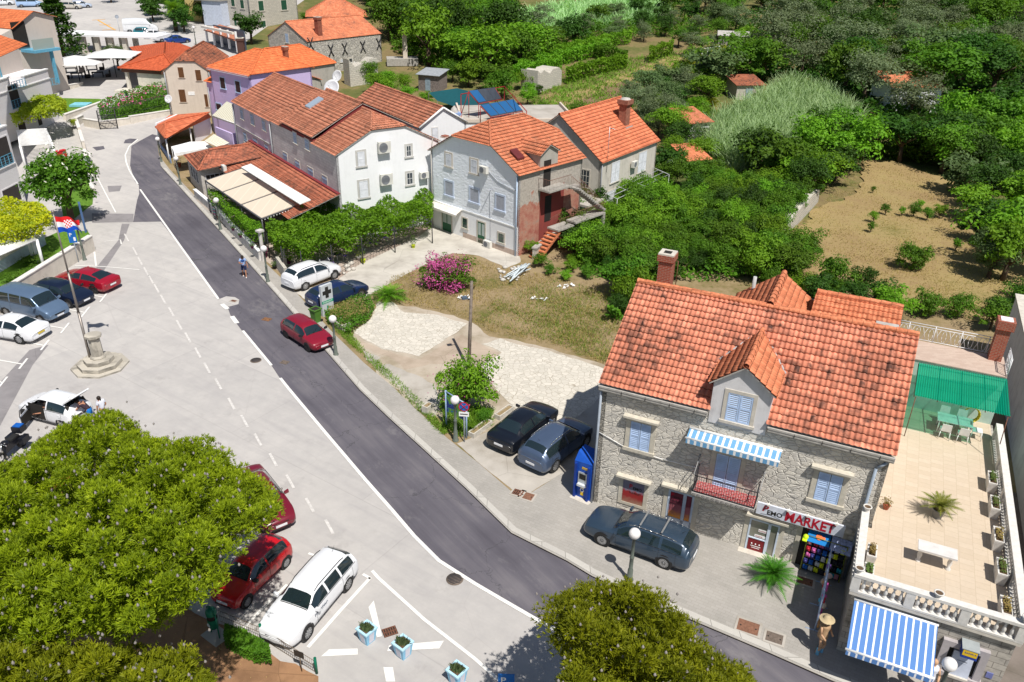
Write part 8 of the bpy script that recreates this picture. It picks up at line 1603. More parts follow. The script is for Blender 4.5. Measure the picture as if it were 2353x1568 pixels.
shed((1578,335),3.2,4,2.6,25,'small white outbuilding with an orange tile roof among the trees',SMW,RT_PINK,'outbuilding',1.0);shed((1578,408),2.6,3.5,1.8,20,'little stone hut under broken orange tiles beside the satellite dish',BLKST,RT_NEW,'hut',.9);shed((2040,262),7,6,3.5,5,'half hidden house with a coral tiled roof among the trees on the right',SMW,RT_DORM,'outbuilding',1.2);shed((1690,230),4,4,2.0,10,'small hut with a dark old tile roof among the olive trees',BLKST,RT_OLD,'hut',.8)
def ruin(px0,px1,h,label,th=.6,m_=BLKST):
    A,B=G(*px0),G(*px1);f=Fr(A,azof(A,B));L_=(B-A).length;t=thing('stone_wall',label,'wall',(A+B)/2);mb=MB();n_=max(3,int(L_/.8));r=random.Random(int(px0[0]));hh=[h*r.uniform(.75,1.08) for i in range(n_+1)]
    for i in range(n_):s0,s1=L_*i/n_,L_*(i+1)/n_;mb.hexa([f.w(s0,0,-.3),f.w(s1,0,-.3),f.w(s1,-th,-.3),f.w(s0,-th,-.3)],[f.w(s0,-.05,hh[i]),f.w(s1,-.05,hh[i+1]),f.w(s1,-th,hh[i+1]),f.w(s0,-th,hh[i])])
    mb.build('stonework',m_,t);return t
ruin((1235,215),(1290,195),3.0,'ruined pale stone gable standing in the vegetable gardens',3);ruin((1815,536),(1880,465),1.6,'long dry stone wall along the left edge of the straw coloured orchard',.8);ruin((1785,575),(1815,536),1.3,'lower end of the dry stone wall under the citrus shrubs',.8);ruin((806,200),(870,190),3.6,'overgrown stone retaining wall right of the satellite dishes',2)
pl=thing('gate_pillar','slender pale concrete pillar on a slab among the gardens behind the barn','pillar',G(932,150));f=Fr(pl.location,10);mb=MB();mb.box(f,-.35,.35,-.35,.35,1,5.2);mb.box(f,-.5,.5,-.5,.5,5.2,5.5);mb.build('shaft',CREAM,pl);mb=MB();mb.box(f,-3,2,-2,1,0,1.1);mb.build('slab',CST,pl)
nt_=thing('shade_net','dark teal shade net slung over the yard left of the solar panels','net',G(1040,240,2.5));q=[G(985,213,4.2),G(1050,203,4.6),G(1110,218,4.4),G(1130,245,3.8),G(1060,250,3.6),G(1005,232,3.8)];mb=MB();ct=sum(q,Vector())/6-Vector((0,0,.5))
for i in range(6):mb.poly([q[i],q[(i+1)%6],ct])
mb.build('net',flat('teal_net',(.005,.07,.085),.9),nt_);mb=MB()
[mb.tube(p,Vector((p.x,p.y,0)),.05,.05,5) for p in q];mb.build('net_poles',WOODB,nt_)
wt=thing('water_barrel','dark red water barrel on the bare patch beside the field shed','barrel',G(1700,145));mb=MB();mb.lathe(wt.location,[(.9,0),(.95,.6),(.9,1.5),(.001,1.52)],14);mb.build('barrel',flat('maroon_barrel',(.16,.01,.04)),wt)
tp=thing('bean_frame','frame of four pale stakes in the vegetable garden','frame',G(1630,160));mb=MB()
for x,y in ((1609,158),(1621,160),(1633,160),(1647,152)):p=G(x,y);mb.tube(p,p+Vector((0,0,3.2)),.07,.07,5)
mb.tube(G(1609,158)+Vector((0,0,3.1)),G(1647,152)+Vector((0,0,3.1)),.05);mb.build('stakes',WHITE,tp)
# poly pipes heap and rubble
pipes=thing('pipe_heap','heap of pale plastic pipes and rubble on the dirt below the white house','debris',G(1185,628,.1));mb=MB();rnd=random.Random(9)
for i in range(12):p=G(1170+rnd.uniform(-12,15),640+rnd.uniform(-8,8),.2+rnd.random()*.3);q=G(1205+rnd.uniform(-10,14),612+rnd.uniform(-6,6),.3+rnd.random()*.6);mb.tube(p,q,.05,.05,6)
mb.build('pipes',flat('pale_pvc',(.55,.62,.66)),pipes);mb=MB()
for i in range(30):p=G(1160+rnd.uniform(-15,45),625+rnd.uniform(-10,22),.1);mb.ball(p+Vector((0,0,.08)),rnd.uniform(.08,.25),6,0,.6)
mb.build('rubble',flat('rubble_white',(.5,.48,.45),.95),pipes,kind='stuff')
for i,(x,y,l) in enumerate(((1240,688,'crumpled white plastic sheet on the dry grass'),(1297,660,'torn white paper near the thicket on the dirt'),(1062,688,'small white litter on the grass below the palm bush'))):
    p=G(x,y,.12);mb=MB();r=random.Random(i)
    for k_ in range(14):a=p+Vector((r.gauss(0,.3),r.gauss(0,.2),r.uniform(0,.15)));mb.poly([a,a+Vector((r.uniform(.1,.3),r.uniform(-.1,.1),r.uniform(0,.15))),a+Vector((r.uniform(0,.2),r.uniform(.1,.3),r.uniform(0,.12)))])
    mb.build('litter',WHITE,None,None,label=l,cat='litter')
st2=thing('driftwood_stones','grey driftwood and rough stones on the paving in front of the white SUV','ornament',G(805,618,.1));mb=MB();r=random.Random(2)
for x,y,s in ((797,612,.3),(806,605,.32),(812,618,.22),(800,620,.28),(790,628,.16)):mb.ball(G(x,y,.2),s,7,0,.7)
mb.build('stones',CONCM,st2)
# motorcycle and red scooter by the pine
mc_=thing('motorcycle','dark touring motorcycle with a blue-topped luggage case beside the pine','motorcycle',G(35,1040));A,B=G(8,1066),G(72,1010);f=Fr(A,azof(A,B));L_=1.5;MBK=flat('motorcycle_black',(.012,.013,.018),.3)
for s in (0,L_):mb=MB();mb.lathe(f.w(s,0,.32),[(.2,-.06),(.32,-.05),(.32,.05),(.2,.06),(.2,-.06)],18,0,True,f.n);mb.build('wheel',TYRE,mc_)
mb=MB();mb.hexa([f.w(.2,.14,.45),f.w(1.3,.14,.5),f.w(1.3,-.14,.5),f.w(.2,-.14,.45)],[f.w(.3,.16,.85),f.w(1.35,.14,.82),f.w(1.35,-.14,.82),f.w(.3,-.16,.85)]);mb.ball(f.w(.45,0,.9),.22,10,0,.7);mb.build('body',MBK,mc_);mb=MB();mb.box(f,.7,1.3,-.15,.15,.83,.92);mb.build('seat',BLACK,mc_)
mb=MB();mb.path([f.w(.1,-.38,1.02),f.w(.2,-.1,1.0),f.w(.2,.1,1.0),f.w(.1,.38,1.02)],.02);mb.path([f.w(0,0,.32),f.w(.22,0,1.0)],.03);mb.build('handlebar',CHR,mc_)
mb=MB();mb.box(f,1.35,1.8,-.25,.25,.9,1.22);tc_=mb.build('top_case',MBK,mc_);mb=MB();mb.box(f,1.4,1.75,-.2,.2,1.22,1.27);mb.build('case_lid',flat('case_blue',(.01,.1,.4),.4),tc_)
for s in (-1,1):mb=MB();mb.box(f,1.05,1.55,s*.36-.12,s*.36+.12,.45,.8);mb.build('pannier',MBK,mc_)
rs=car('hatch','parked_car','bright red car bonnet mostly covered by the pine branches at the left edge',paint('scarlet_paint',(.5,.0,.03)),3.8,1.6,.95,2.4,.28,detail=False);put(rs,(100,1140),(55,1100),'L',0,1.6)
# ------------------------------------------------------------ people
SKIN=flat('skin',(.42,.2,.12),.6,.3,0,.05);HAIR=flat('dark_hair',(.02,.013,.01),.6)
def skinned(name,chains,mat_,parent,sub=2):
    """one continuous limb-and-trunk surface: chains of (point, radius) that share points grow into one skin"""
    vs,rs,es=[],[],[];key={}
    for ch_ in chains:
        prev=None
        for p,r in ch_:
            k_=tuple(round(c,4) for c in p)
            if k_ not in key:key[k_]=len(vs);vs.append(Vector(p));rs.append(r)
            i=key[k_]
            if prev is not None and prev != i:es.append((prev,i))
            prev=i
    me=bpy.data.meshes.new(name);me.from_pydata(vs,es,[]);o=bpy.data.objects.new(name,me);COL.objects.link(o);o.parent=parent
    m_=o.modifiers.new('skin','SKIN');m_.use_smooth_shade=True
    sv=me.skin_vertices[0].data
    for i,r in enumerate(rs):sv[i].radius=(r,r);sv[i].use_root=(i == 0)
    s_=o.modifiers.new('sub','SUBSURF');s_.levels=sub;s_.render_levels=sub
    me.materials.append(mat_);return o
def person(p,az,label,pose,top,bottom,hair=HAIR,shoes=WHITE,longhair=False,longlegs=False,h=1.0):
    """pose: dict of joints in body axes (x right, y forward, z up)"""
    t=thing('person',label,'person',p,None,RAD(az));J=dict(pelvis=(0,0,.93),waist=(0,0,1.08),chest=(0,.01,1.3),neck=(0,.01,1.47),head=(0,.03,1.6),top=(0,.03,1.7),
        shl=(-.18,0,1.42),shr=(.18,0,1.42),ell=(-.24,.02,1.14),elr=(.24,.02,1.14),wrl=(-.22,.12,.9),wrr=(.22,.12,.9),hil=(-.1,0,.9),hir=(.1,0,.9),knl=(-.11,.04,.5),knr=(.11,.04,.5),anl=(-.11,0,.09),anr=(.11,0,.09));J.update(pose)
    V_={k:Vector(v)*h for k,v in J.items()};j=lambda k:tuple(V_[k])
    ch_=[[(j('pelvis'),.13),(j('waist'),.12),(j('chest'),.135),(j('neck'),.06),(j('head'),.095),(j('top'),.075)]]
    for s in 'lr':
        ch_.append([(j('chest'),.135),(j('sh'+s),.065),(j('el'+s),.042),(j('wr'+s),.028)]);ch_.append([(j('pelvis'),.13),(j('hi'+s),.095),(j('kn'+s),.058),(j('an'+s),.04),(tuple(V_['an'+s]+Vector((0,.13,-.05))),.035)])
        d=(V_['wr'+s]-V_['el'+s]).normalized();sd_=d.orthogonal().normalized();cc=V_['wr'+s]+d*.075; 
        ch_.append([(j('wr'+s),.028),(tuple(cc),.026)])
    body=skinned('body',ch_,SKIN,t)
    for s in 'lr':
        d=(V_['wr'+s]-V_['el'+s]).normalized();sd_=d.cross(Vector((0,1,.2))).normalized();nn=d.cross(sd_);cc=V_['wr'+s]+d*.085;mb=MB()
        for k_ in range(4):
            a=cc+sd_*(-.03+.02*k_);l=(.07,.08,.075,.06)[k_];mb.tube(a,a+d*l*.55+nn*.008,.009,.0085,6);mb.tube(a+d*l*.55+nn*.008,a+d*l+nn*.03,.0085,.007,6)
        a=V_['wr'+s]+d*.04+sd_*.03;mb.tube(a,a+d*.04+sd_*.03,.011,.009,6);fh=mb.build('fingers',SKIN,None,(0,0,0));fh.parent=body
    hd=V_['head'];mb=MB();mb.ball(hd+Vector((0,-.012,.035)),.112,12,0,1.05)
    if longhair:mb.tube(hd+Vector((0,-.1,.02)),hd+Vector((.02,-.15,-.28)),.055,.03,8)
    hr=mb.build('hair',hair,None,(0,0,0));hr.parent=body;mb=MB();F0=hd+Vector((0,.1,0));mb.ball(F0+Vector((0,.012,-.01)),.016,6);[mb.ball(F0+Vector((s*.035,.0,.025)),.01,6) for s in (-1,1)];mb.box(Fr(F0,0),-.025,.025,-.012,.002,-.055,-.045);fc=mb.build('face',flat('face_shadow',(.2,.08,.05)),None,(0,0,0));fc.parent=body
    # clothes follow the body
    sl_=[[(j('pelvis'),.15),(j('waist'),.145),(j('chest'),.158),(tuple(V_['neck']-Vector((0,0,.04))),.085)]]
    for s in 'lr':e=V_['sh'+s].lerp(V_['el'+s],.65);sl_.append([(j('chest'),.158),(j('sh'+s),.088),(tuple(e),.07)])
    skinned('shirt',sl_,top,t);bt=[[(j('waist'),.135),(j('pelvis'),.15)]]
    for s in 'lr':
        e=V_['an'+s]+Vector((0,0,.06)) if longlegs else V_['kn'+s].lerp(V_['hi'+s],.12)
        bt.append([(j('pelvis'),.15),(j('hi'+s),.118)]+([(j('kn'+s),.08)] if longlegs else [])+[(tuple(e),.065 if longlegs else .095)])
    skinned('trousers' if longlegs else 'shorts',bt,bottom,t)
    for s in 'lr':a=V_['an'+s];sh=skinned('shoe',[[(tuple(a+Vector((0,-.05,-.045))),.045),(tuple(a+Vector((0,.06,-.05))),.048),(tuple(a+Vector((0,.17,-.055))),.036)]],shoes,t)
    return t
pm=person(G(563,637,0),180+14,'bearded man in a blue and pale T-shirt and navy shorts walking down the road',dict(knl=(-.12,.12,.52),anl=(-.12,.22,.12),knr=(.12,.02,.5),anr=(.12,-.22,.1),elr=(.27,.06,1.16),wrr=(.08,.26,1.2),ell=(-.26,-.02,1.14),wrl=(-.3,.06,.9)),flat('blue_white_tee',(.3,.42,.68),.9),flat('navy_shorts',(.012,.02,.07),.9),h=1.02)
mb=MB();mb.ball(Vector((0,.1,1.575)),.07,8,0,.8);bd=mb.build('beard',HAIR,None,(0,0,0));bd.parent=pm;mb=MB();mb.lathe(Vector((0,.01,1.33)),[(.17,0),(.165,.08),(.12,.13)],14);yk=mb.build('shirt_yoke',flat('dark_blue_yoke',(.015,.06,.22),.9),None,(0,0,0));yk.parent=pm
person(G(214,976,0),35+55,'man in a dark printed T-shirt and blue shorts leaning into the open car boot',dict(waist=(0,.08,1.07),chest=(0,.28,1.25),neck=(0,.42,1.36),head=(0,.54,1.42),top=(0,.62,1.48),shl=(-.18,.34,1.34),shr=(.18,.34,1.34),ell=(-.25,.5,1.1),elr=(.25,.5,1.1),wrl=(-.2,.68,.95),wrr=(.2,.7,.95)),flat('charcoal_tee',(.045,.03,.04),.9,.1,0,.6,9),flat('bright_blue_shorts',(.01,.16,.5),.9))
person(G(243,972,0),60,'woman with dark ponytail, white T-shirt and olive trousers by the open boot',dict(chest=(0,.03,1.3),head=(0,.1,1.56),top=(0,.12,1.66),neck=(0,.04,1.46),elr=(.25,-.04,1.15),wrr=(.2,.1,.95)),flat('white_tee',(.62,.64,.72),.9),flat('olive_trousers',(.05,.05,.025),.9),longhair=True,longlegs=True,h=.96)
# driver seated inside the open car
seat=person(Vector((0,0,0)),0,'person sitting in the white car with one bare forearm at the open door',dict(pelvis=(0,-.1,.5),hil=(-.1,-.05,.5),hir=(.1,-.05,.5),waist=(0,-.15,.65),chest=(0,-.2,.86),neck=(0,-.2,1.03),head=(0,-.17,1.16),top=(0,-.17,1.24),shl=(-.18,-.2,.98),shr=(.18,-.2,.98),ell=(-.3,-.05,.76),elr=(.24,.0,.76),wrl=(-.42,.18,.74),wrr=(.15,.25,.8),knl=(-.13,.4,.52),knr=(.13,.4,.52),anl=(-.12,.55,.22),anr=(.12,.55,.22)),flat('dark_top',(.03,.03,.04),.9),flat('dark_trousers',(.02,.02,.03),.9),h=.95)
M_=Matrix.Translation(oc.location) @ Matrix.Rotation(oc.rotation_euler.z,4,'Z');seat.location=M_ @ Vector((.1,.55,.02));seat.rotation_euler=(0,0,oc.rotation_euler.z-pi/2)
# ------------------------------------------------------------ vegetation
import numpy as np
RS=np.random.RandomState(11)
def leaves(pos,nrm,size,asp=.55,rs=RS,fold=.25):
    """leaf-shaped faces at pos facing roughly along nrm -> verts, faces"""
    n=len(pos);a=rs.randn(n,3);a -= nrm*(a*nrm).sum(1)[:,None];a /= np.linalg.norm(a,axis=1)[:,None]+1e-9;b=np.cross(nrm,a);s=(size*rs.uniform(.7,1.3,n))[:,None]
    v=np.stack([pos-a*s,pos+b*s*asp+nrm*s*fold*rs.uniform(-1,1,(n,1)),pos+a*s,pos-b*s*asp],1).reshape(-1,3);return v,np.arange(4*n).reshape(-1,4)
def npmesh(name,v,f):
    me=bpy.data.meshes.new(name);me.vertices.add(len(v));me.vertices.foreach_set('co',v.astype(np.float32).ravel());me.loops.add(f.size);me.loops.foreach_set('vertex_index',f.ravel().astype(np.int32));me.polygons.add(len(f));k=f.shape[1];me.polygons.foreach_set('loop_start',np.arange(0,f.size,k,dtype=np.int32));me.update(calc_edges=True);me.validate();return me
def unit(n,rs):a=rs.randn(n,3);return a/np.linalg.norm(a,axis=1)[:,None]
def crown(seed,n=2600,leaf=.06,lumps=26,flat_=.8,lr=.42,shell=.55,up=.35,fs=.35):
    rs=np.random.RandomState(seed);c=unit(lumps,rs)*rs.uniform(.25,.82,(lumps,1));c[:,2]=c[:,2]*flat_;c[0]=0;r=rs.uniform(.4,1.15,lumps)*lr;k=rs.randint(0,lumps,n);d=unit(n,rs);d[:,2]=np.where(d[:,2] < -.2,-d[:,2]*.6,d[:,2]);p=c[k]+d*(r[k]*rs.uniform(shell,1.05,n))[:,None]
    nr=d*.8+np.array([0,0,up])+rs.randn(n,3)*fs;nr /= np.linalg.norm(nr,axis=1)[:,None];v,f=leaves(p,nr,leaf,rs=rs);return npmesh('crown',v,f)
def mesh_obj(name,me,mt,parent=None,loc=(0,0,0),sc=(1,1,1),rz=0):
    o=bpy.data.objects.new(name,me);COL.objects.link(o);o.location=loc;o.scale=sc;o.rotation_euler=(0,0,rz);o.parent=parent
    if not me.materials:me.materials.append(mt)
    o.material_slots[0].link='OBJECT';o.material_slots[0].material=mt;return o
LM=dict(dark=leafmat('dark_foliage',(.018,.055,.007),(.055,.135,.012),(.11,.2,.025)),mid=leafmat('mid_green_foliage',(.04,.11,.007),(.11,.23,.012),(.21,.33,.025)),bright=leafmat('bright_green_foliage',(.075,.19,.009),(.18,.35,.016),(.31,.45,.04)),
    olive=leafmat('olive_foliage',(.09,.13,.06),(.19,.24,.12),(.34,.38,.24)),yellow=leafmat('yellow_green_foliage',(.15,.22,.01),(.36,.4,.02),(.55,.5,.03)),gold=leafmat('golden_foliage',(.12,.2,.01),(.5,.48,.012),(.75,.62,.02)),pine=leafmat('pine_needles',(.08,.12,.006),(.31,.36,.01),(.54,.54,.03),.4,1.6),reed=leafmat('reed_blades',(.25,.42,.17),(.5,.68,.36),(.72,.8,.55),.4),grey=leafmat('grey_green_foliage',(.06,.11,.035),(.14,.21,.075),(.24,.31,.15)))
BARK=flat('brown_bark',(.09,.065,.045),.95,.1,0,.35,6,.4)
CR_=[crown(s,*a) for s,a in enumerate([(3200,.05,34),(3000,.055,26,.7),(3600,.045,40),(2600,.065,22,.9)])]
CF_=[crown(20+s,3800,.035,40,.8,.36) for s in range(2)];CB_=[crown(30+s,5200,.042,44,.85,.38) for s in range(2)]
mt_=MB();mt_.tube((0,0,0),(.05,0,.5),.075,.055,8);mt_.tube((.05,0,.5),(-.02,.03,.95),.055,.03,7)
for i in range(5):a=i*1.26;mt_.tube((.03,0,.45+.06*i),(.45*cos(a),.45*sin(a),.85+.08*(i%2)),.03,.01,5)
TRK=mt_.build('trunk',BARK,None,(0,0,0));TRm=TRK.data;bpy.data.objects.remove(TRK)
KW=dict(dark='dense dark green',mid='mid green leafy',bright='fresh light green',olive='silvery grey-green olive',yellow='yellow-green',gold='golden yellow',grey='dull grey-green',pine='needle-leaved')
def tree(base,r,kind,label,grp=None,hgt=None,fine=False,name=None,lift=.55,big=False,sq=.85,rnd=random):
    """crown radius r; the crown centre stands r*lift (+ hgt) above the ground"""
    base=Vector(base);nm=name or ('shrub' if r < 1.5 else 'olive_tree' if kind in ('olive','grey') else 'tree');cz=r*lift+(hgt if hgt is not None else r*.55)
    t=thing(nm,label,nm.replace('_',' ').split()[-1],base,grp);me=rnd.choice(CB_ if big else CF_ if (fine or kind == 'olive') else CR_)
    mesh_obj('crown',me,LM[kind],t,(0,0,cz),(r*rnd.uniform(.85,1.15),r*rnd.uniform(.8,1.15),r*sq*rnd.uniform(.8,1.3)),rnd.uniform(0,6.28));mesh_obj('trunk',TRm,BARK,t,(0,0,-.1),(cz*1.0,cz*1.0,cz*1.05),rnd.uniform(0,6.28));return t
def at_px(x,y,rpx,f=1.1):
    """ground point and radius of a plant whose crown centre is seen at (x, y)"""
    r=2.0
    for i in range(6):p=G(x,y);z=terr(0,p.y)+r*f;q=G(x,y,z);z=terr(0,q.y)+r*f;q=G(x,y,z);r=rpx*(q-Vector((0,0,HC))).length/FPX
    return Vector((q.x,q.y,terr(0,q.y))),r
def zone(poly,spacing,rr,kinds,place,seed,zc=1.0,**kw):
    rs=random.Random(seed);xs=[p[0] for p in poly];ys=[p[1] for p in poly];done=[];tries=0;made={}
    while tries < 5000:
        tries += 1;x,y=rs.uniform(min(xs),max(xs)),rs.uniform(min(ys),max(ys))
        if not inpoly(x,y,poly):continue
        p=G(x,y+2)
        if any((p.x-q.x)**2+(p.y-q.y)**2 < spacing**2 for q in done):continue
        done.append(p);r=rs.uniform(*rr);k=rs.choice(kinds);g_=k+' plants '+place
        t=tree(p,r,k,'-',g_,0,lift=.75,rnd=rs,**kw) if r < 1.5 else tree(p,r,k,'-',g_,r*rs.uniform(.15,.6),rnd=rs,**kw)
        made.setdefault((k,r < 1.5),[]).append((x,t))
    for (k,sh),L_ in made.items():
        L_.sort(key=lambda a:a[0])
        for i,(x,t) in enumerate(L_):t['label']='%s %s %s, %s from the left' % (KW[k].replace('olive','').strip(),'shrub' if sh else 'olive tree' if k == 'olive' else 'tree',place,('%d%s' % (i+1,{1:'st',2:'nd',3:'rd'}.get((i+1) % 10 if (i+1) % 100 not in (11,12,13) else 0,'th'))))
zone([(1305,545),(1345,490),(1480,450),(1560,425),(1650,415),(1790,445),(1850,470),(1805,520),(1775,570),(1840,620),(1850,690),(1780,680),(1720,640),(1480,640),(1425,740),(1392,735),(1430,650),(1330,610)],1.75,(1.2,2.3),['mid','bright','mid','dark','mid','bright','mid'],'in the thicket behind the shop',3,big=True)
zone([(1880,660),(1950,655),(2060,705),(2240,735),(2340,690),(2340,775),(2080,738),(1860,700)],2.1,(1.2,1.9),['mid','dark','mid','bright'],'between orchard and upper terrace',4)
zone([(2210,450),(2400,400),(2400,640),(2300,650),(2240,560)],3.2,(2.4,3.4),['dark','mid','grey','bright'],'along the right side of the orchard',5)
zone([(1960,335),(2240,320),(2400,300),(2400,430),(2215,405),(2130,385),(2050,372),(1985,365),(1925,425),(1860,460),(1770,430),(1740,400),(1890,350)],3.2,(2.5,3.8),['dark','dark','mid','mid','bright'],'behind the orchard',6)
zone([(1560,225),(1700,200),(1800,180),(1900,205),(1990,280),(2400,290),(2400,-15),(1840,-15),(1790,60),(1800,110),(1660,195)],6.1,(3.6,5.6),['olive','dark','mid','olive','grey','dark','mid'],'on the upper right slope',7)
zone([(830,-12),(1180,-12),(1170,25),(1130,60),(1150,120),(1225,150),(1170,195),(1080,180),(1010,170),(940,130),(900,118),(885,60)],5.4,(3.4,5.4),['mid','bright','dark','mid','bright'],'in the wood behind the stone barn',8)
zone([(1180,95),(1330,70),(1450,45),(1700,40),(1690,85),(1560,120),(1420,95),(1250,140)],5.2,(2.0,3.6),['olive','mid','dark','grey'],'above the vine rows',9)
zone([(1180,-10),(1840,-15),(1800,35),(1620,35),(1450,20),(1320,5)],5.6,(2.4,4.2),['mid','dark','olive','bright'],'along the top edge of the gardens',10)
zone([(1495,240),(1600,200),(1640,240),(1620,290),(1600,400),(1520,425),(1515,330)],3.0,(1.8,3.0),['mid','dark','olive','bright'],'right of the thick-chimneyed cream house',12)
zone([(1430,245),(1560,215),(1560,260),(1490,290),(1455,280)],4,(2.2,3.0),['olive','grey'],'at the corner of the ploughed field',13)
zone([(1020,180),(1120,200),(1225,205),(1215,250),(1180,240),(1100,215)],3.4,(1.5,2.8),['mid','dark','bright'],'beyond the solar panels',14);zone([(830,215),(905,200),(960,225),(985,240),(940,235)],2.8,(1.4,2.2),['mid','bright'],'behind the white gable house',15)
zone([(1250,250),(1330,265),(1300,290),(1240,275)],3.2,(.9,1.5),['mid','bright'],'on the grass right of the solar panels',16);zone([(330,5),(500,15),(470,60),(420,75),(380,60),(345,45)],4.5,(1.8,3.4),['dark','mid','bright'],'behind the parked white van',17)
zone([(1560,120),(1720,100),(1740,150),(1650,190),(1560,190)],4.4,(1.6,2.8),['mid','bright','olive','yellow'],'round the field shed',18);zone([(1240,610),(1330,600),(1400,640),(1330,640),(1270,650)],1.5,(.5,1.0),['mid','bright'],'on the dirt in front of the thicket',19)
# named plants
for x,y,r,k,l in ((1860,395,62,'dark','large dark round tree overhanging the end of the dry stone wall'),(2290,578,55,'grey','dull dark tree at the right edge of the orchard'),(2105,575,40,'mid','small open-crowned tree standing alone in the orchard'),(1850,555,26,'bright','light green citrus bush at the left edge of the orchard'),(1822,590,24,'yellow','yellow-green citrus bush at the left edge of the orchard'),(1920,650,36,'mid','round leafy bush at the near edge of the orchard'),(1815,580,20,'yellow','yellowish shrub at the foot of the dry stone wall'),
    (575,78,36,'dark','dense fig tree beside the low cafe roof'),(703,45,14,'mid','slim green tree in front of the green-shuttered stone house'),(268,135,28,'grey','round grey-green tree on the paved square with umbrellas'),(470,22,20,'mid','leafy tree beside the yellow house'),(255,4,20,'dark','dark red-leaved tree at the top by the road fork'),(1635,235,22,'yellow','yellow-green tree in the gardens above the reeds'),(1560,270,40,'bright','bright broadleaf tree right behind the roof with the thick chimney'),(2180,330,60,'mid','broad walnut tree hiding the coral-roofed house'),(2090,300,40,'dark','dark tree left of the coral-roofed house'),
    (1222,565,22,'bright','orange-fruited bush at the foot of the outside stair'),(1500,405,30,'mid','walnut branches beside the cream house corner'),(1110,955,24,'mid','shrub beside the concrete trough in the flower bed'),(1085,985,14,'bright','small leafy weed clump under the map board'),(167,283,12,'yellow','round orange-green bush on the wall by the hotel'),(110,228,22,'olive','straggly grey-green bush against the beige gable wall'),(2150,20,34,'dark','dark tree on the slope close to the top edge'),(1640,30,36,'dark','very dark round tree above the olive grove'),
    (845,165,30,'mid','overgrown bush on top of the stone retaining wall'),(1240,205,14,'dark','dark bush in front of the ruined stone gable'),(760,430,24,'bright','mound of vine leaves at the corner of the stone row house')):
    p,r_=at_px(x,y,r);tree(p,r_,k,l,None,.4 if r_ < 1.6 else None,big=r > 36)
for i,(x,y,h) in enumerate(((2032,492,.9),(2004,510,1.0),(2000,532,.8),(2070,495,.8),(2097,497,1.2),(2110,480,.9),(2127,505,1.1),(2155,500,1.3),(2004,442,.6),(2195,575,.9))):tree(G(x,y+5),h*.6,['mid','bright'][i % 2],'small sapling in the straw coloured orchard, '+('at the top of the left line','second in the left line','lowest in the left line','first of the middle row from the left','second of the middle row','hindmost of the middle row','third of the middle row','tallest, right end of the middle row','alone near the back','beside the dark tree at the right')[i],'orchard saplings',.3,lift=.9,sq=1.1,name='sapling')
p,r_=at_px(1026,602,68,.95);ole=tree(p,r_,'mid','large round oleander covered in bright pink blossom beside the driveway',None,-.1,big=True,name='oleander',sq=1.05);PKM=leafmat('oleander_pink',(.48,.06,.22),(.75,.16,.42),(.85,.42,.62),.3,3);mesh_obj('blossom',crown(50,4200,.034,44,.85,.42,.9),PKM,ole,(0,0,r_*.5),(r_*1.02,)*2+(r_*1.05,))
p,r_=at_px(1072,880,80,1.0);fb_=tree(p,r_,'bright','tall loose light green flowering bush in front of the wooden pole',None,0,big=True,name='bush',lift=.9,sq=1.25);mesh_obj('blossom',crown(51,130,.04,30,.8,.4,.95),PKM,fb_,(0,0,r_*.9),(r_,r_,r_*1.1))
# magnolia with white blooms, golden creepers, rounded hedges
p,r_=at_px(140,412,88,1.05);mg=tree(p,r_,'mid','glossy green magnolia tree with white blooms beside the road on the left',None,.3,big=True,name='magnolia_tree',lift=1.0,sq=1.15);[setattr(o,'data',crown(60,9500,.042,60,.9,.33)) or o.data.materials.append(LM['mid']) for o in mg.children if o.name.startswith('crown')];mesh_obj('blossom',crown(52,90,.045,30,.8,.4,1.0),flat('magnolia_white',(.7,.68,.6)),mg,(0,0,r_*1.2),(r_,r_,r_*1.1))
def cloud(name,px,z0,z1,n,leaf,mt,label=None,cat=None,parent=None,up=.8,hang=0,kind=None,asp=.55,world=None,wob=.25):
    """leaves spread over the area seen at px, between heights z0 and z1"""
    rs=random.Random(int(px[0][0]));xs=[p[0] for p in px];ys=[p[1] for p in px];P_=[]
    while len(P_) < n:
        x,y=rs.uniform(min(xs),max(xs)),rs.uniform(min(ys),max(ys))
        if inpoly(x,y,px):
            zm=(z0+z1)/2;g=G(x,y,zm) if G(x,y).y < 85 else G(x,y);t0=terr(0,g.y) if g.y > 85 else 0;bump_=wob*(sin(g.x*2.1)+sin(g.y*1.7+g.x))*.5;P_.append((g.x,g.y,t0+z0+(z1-z0)*(1-rs.random()**2)+bump_))
    P_=np.array(P_);q=np.random.RandomState(n);nr=q.randn(n,3)*.5+np.array([0,0,up]);nr /= np.linalg.norm(nr,axis=1)[:,None];c=Vector((P_[:,0].mean(),P_[:,1].mean(),P_[:,2].min())) if parent is None else Vector(parent.location);v,f=leaves(P_-np.array(c),nr,leaf,asp,q);me=npmesh(name,v,f);me.materials.append(mt);o=bpy.data.objects.new(name,me);COL.objects.link(o)
    if parent is None:o.location=c
    else:o.parent=parent
    return tag(o,label,cat,None,kind)
VT=thing('vine_pergola','broad pergola roof of green vine leaves over the restaurant terrace','pergola',G(820,520));VINE=leafmat('vine_leaves',(.05,.13,.006),(.16,.31,.012),(.33,.45,.03),.35,1.4)
vp_=[(612,532),(642,562),(690,574),(760,560),(830,543),(905,518),(992,498),(1000,440),(985,425),(900,447),(812,458),(780,425),(752,430),(735,468),(640,508)]
cloud('vine_leaves',vp_,2.0,2.95,26000,.12,VINE,parent=VT,wob=.6,up=.5);ed=[(612,532),(645,566),(690,577),(760,563),(830,545),(905,520),(992,500)]
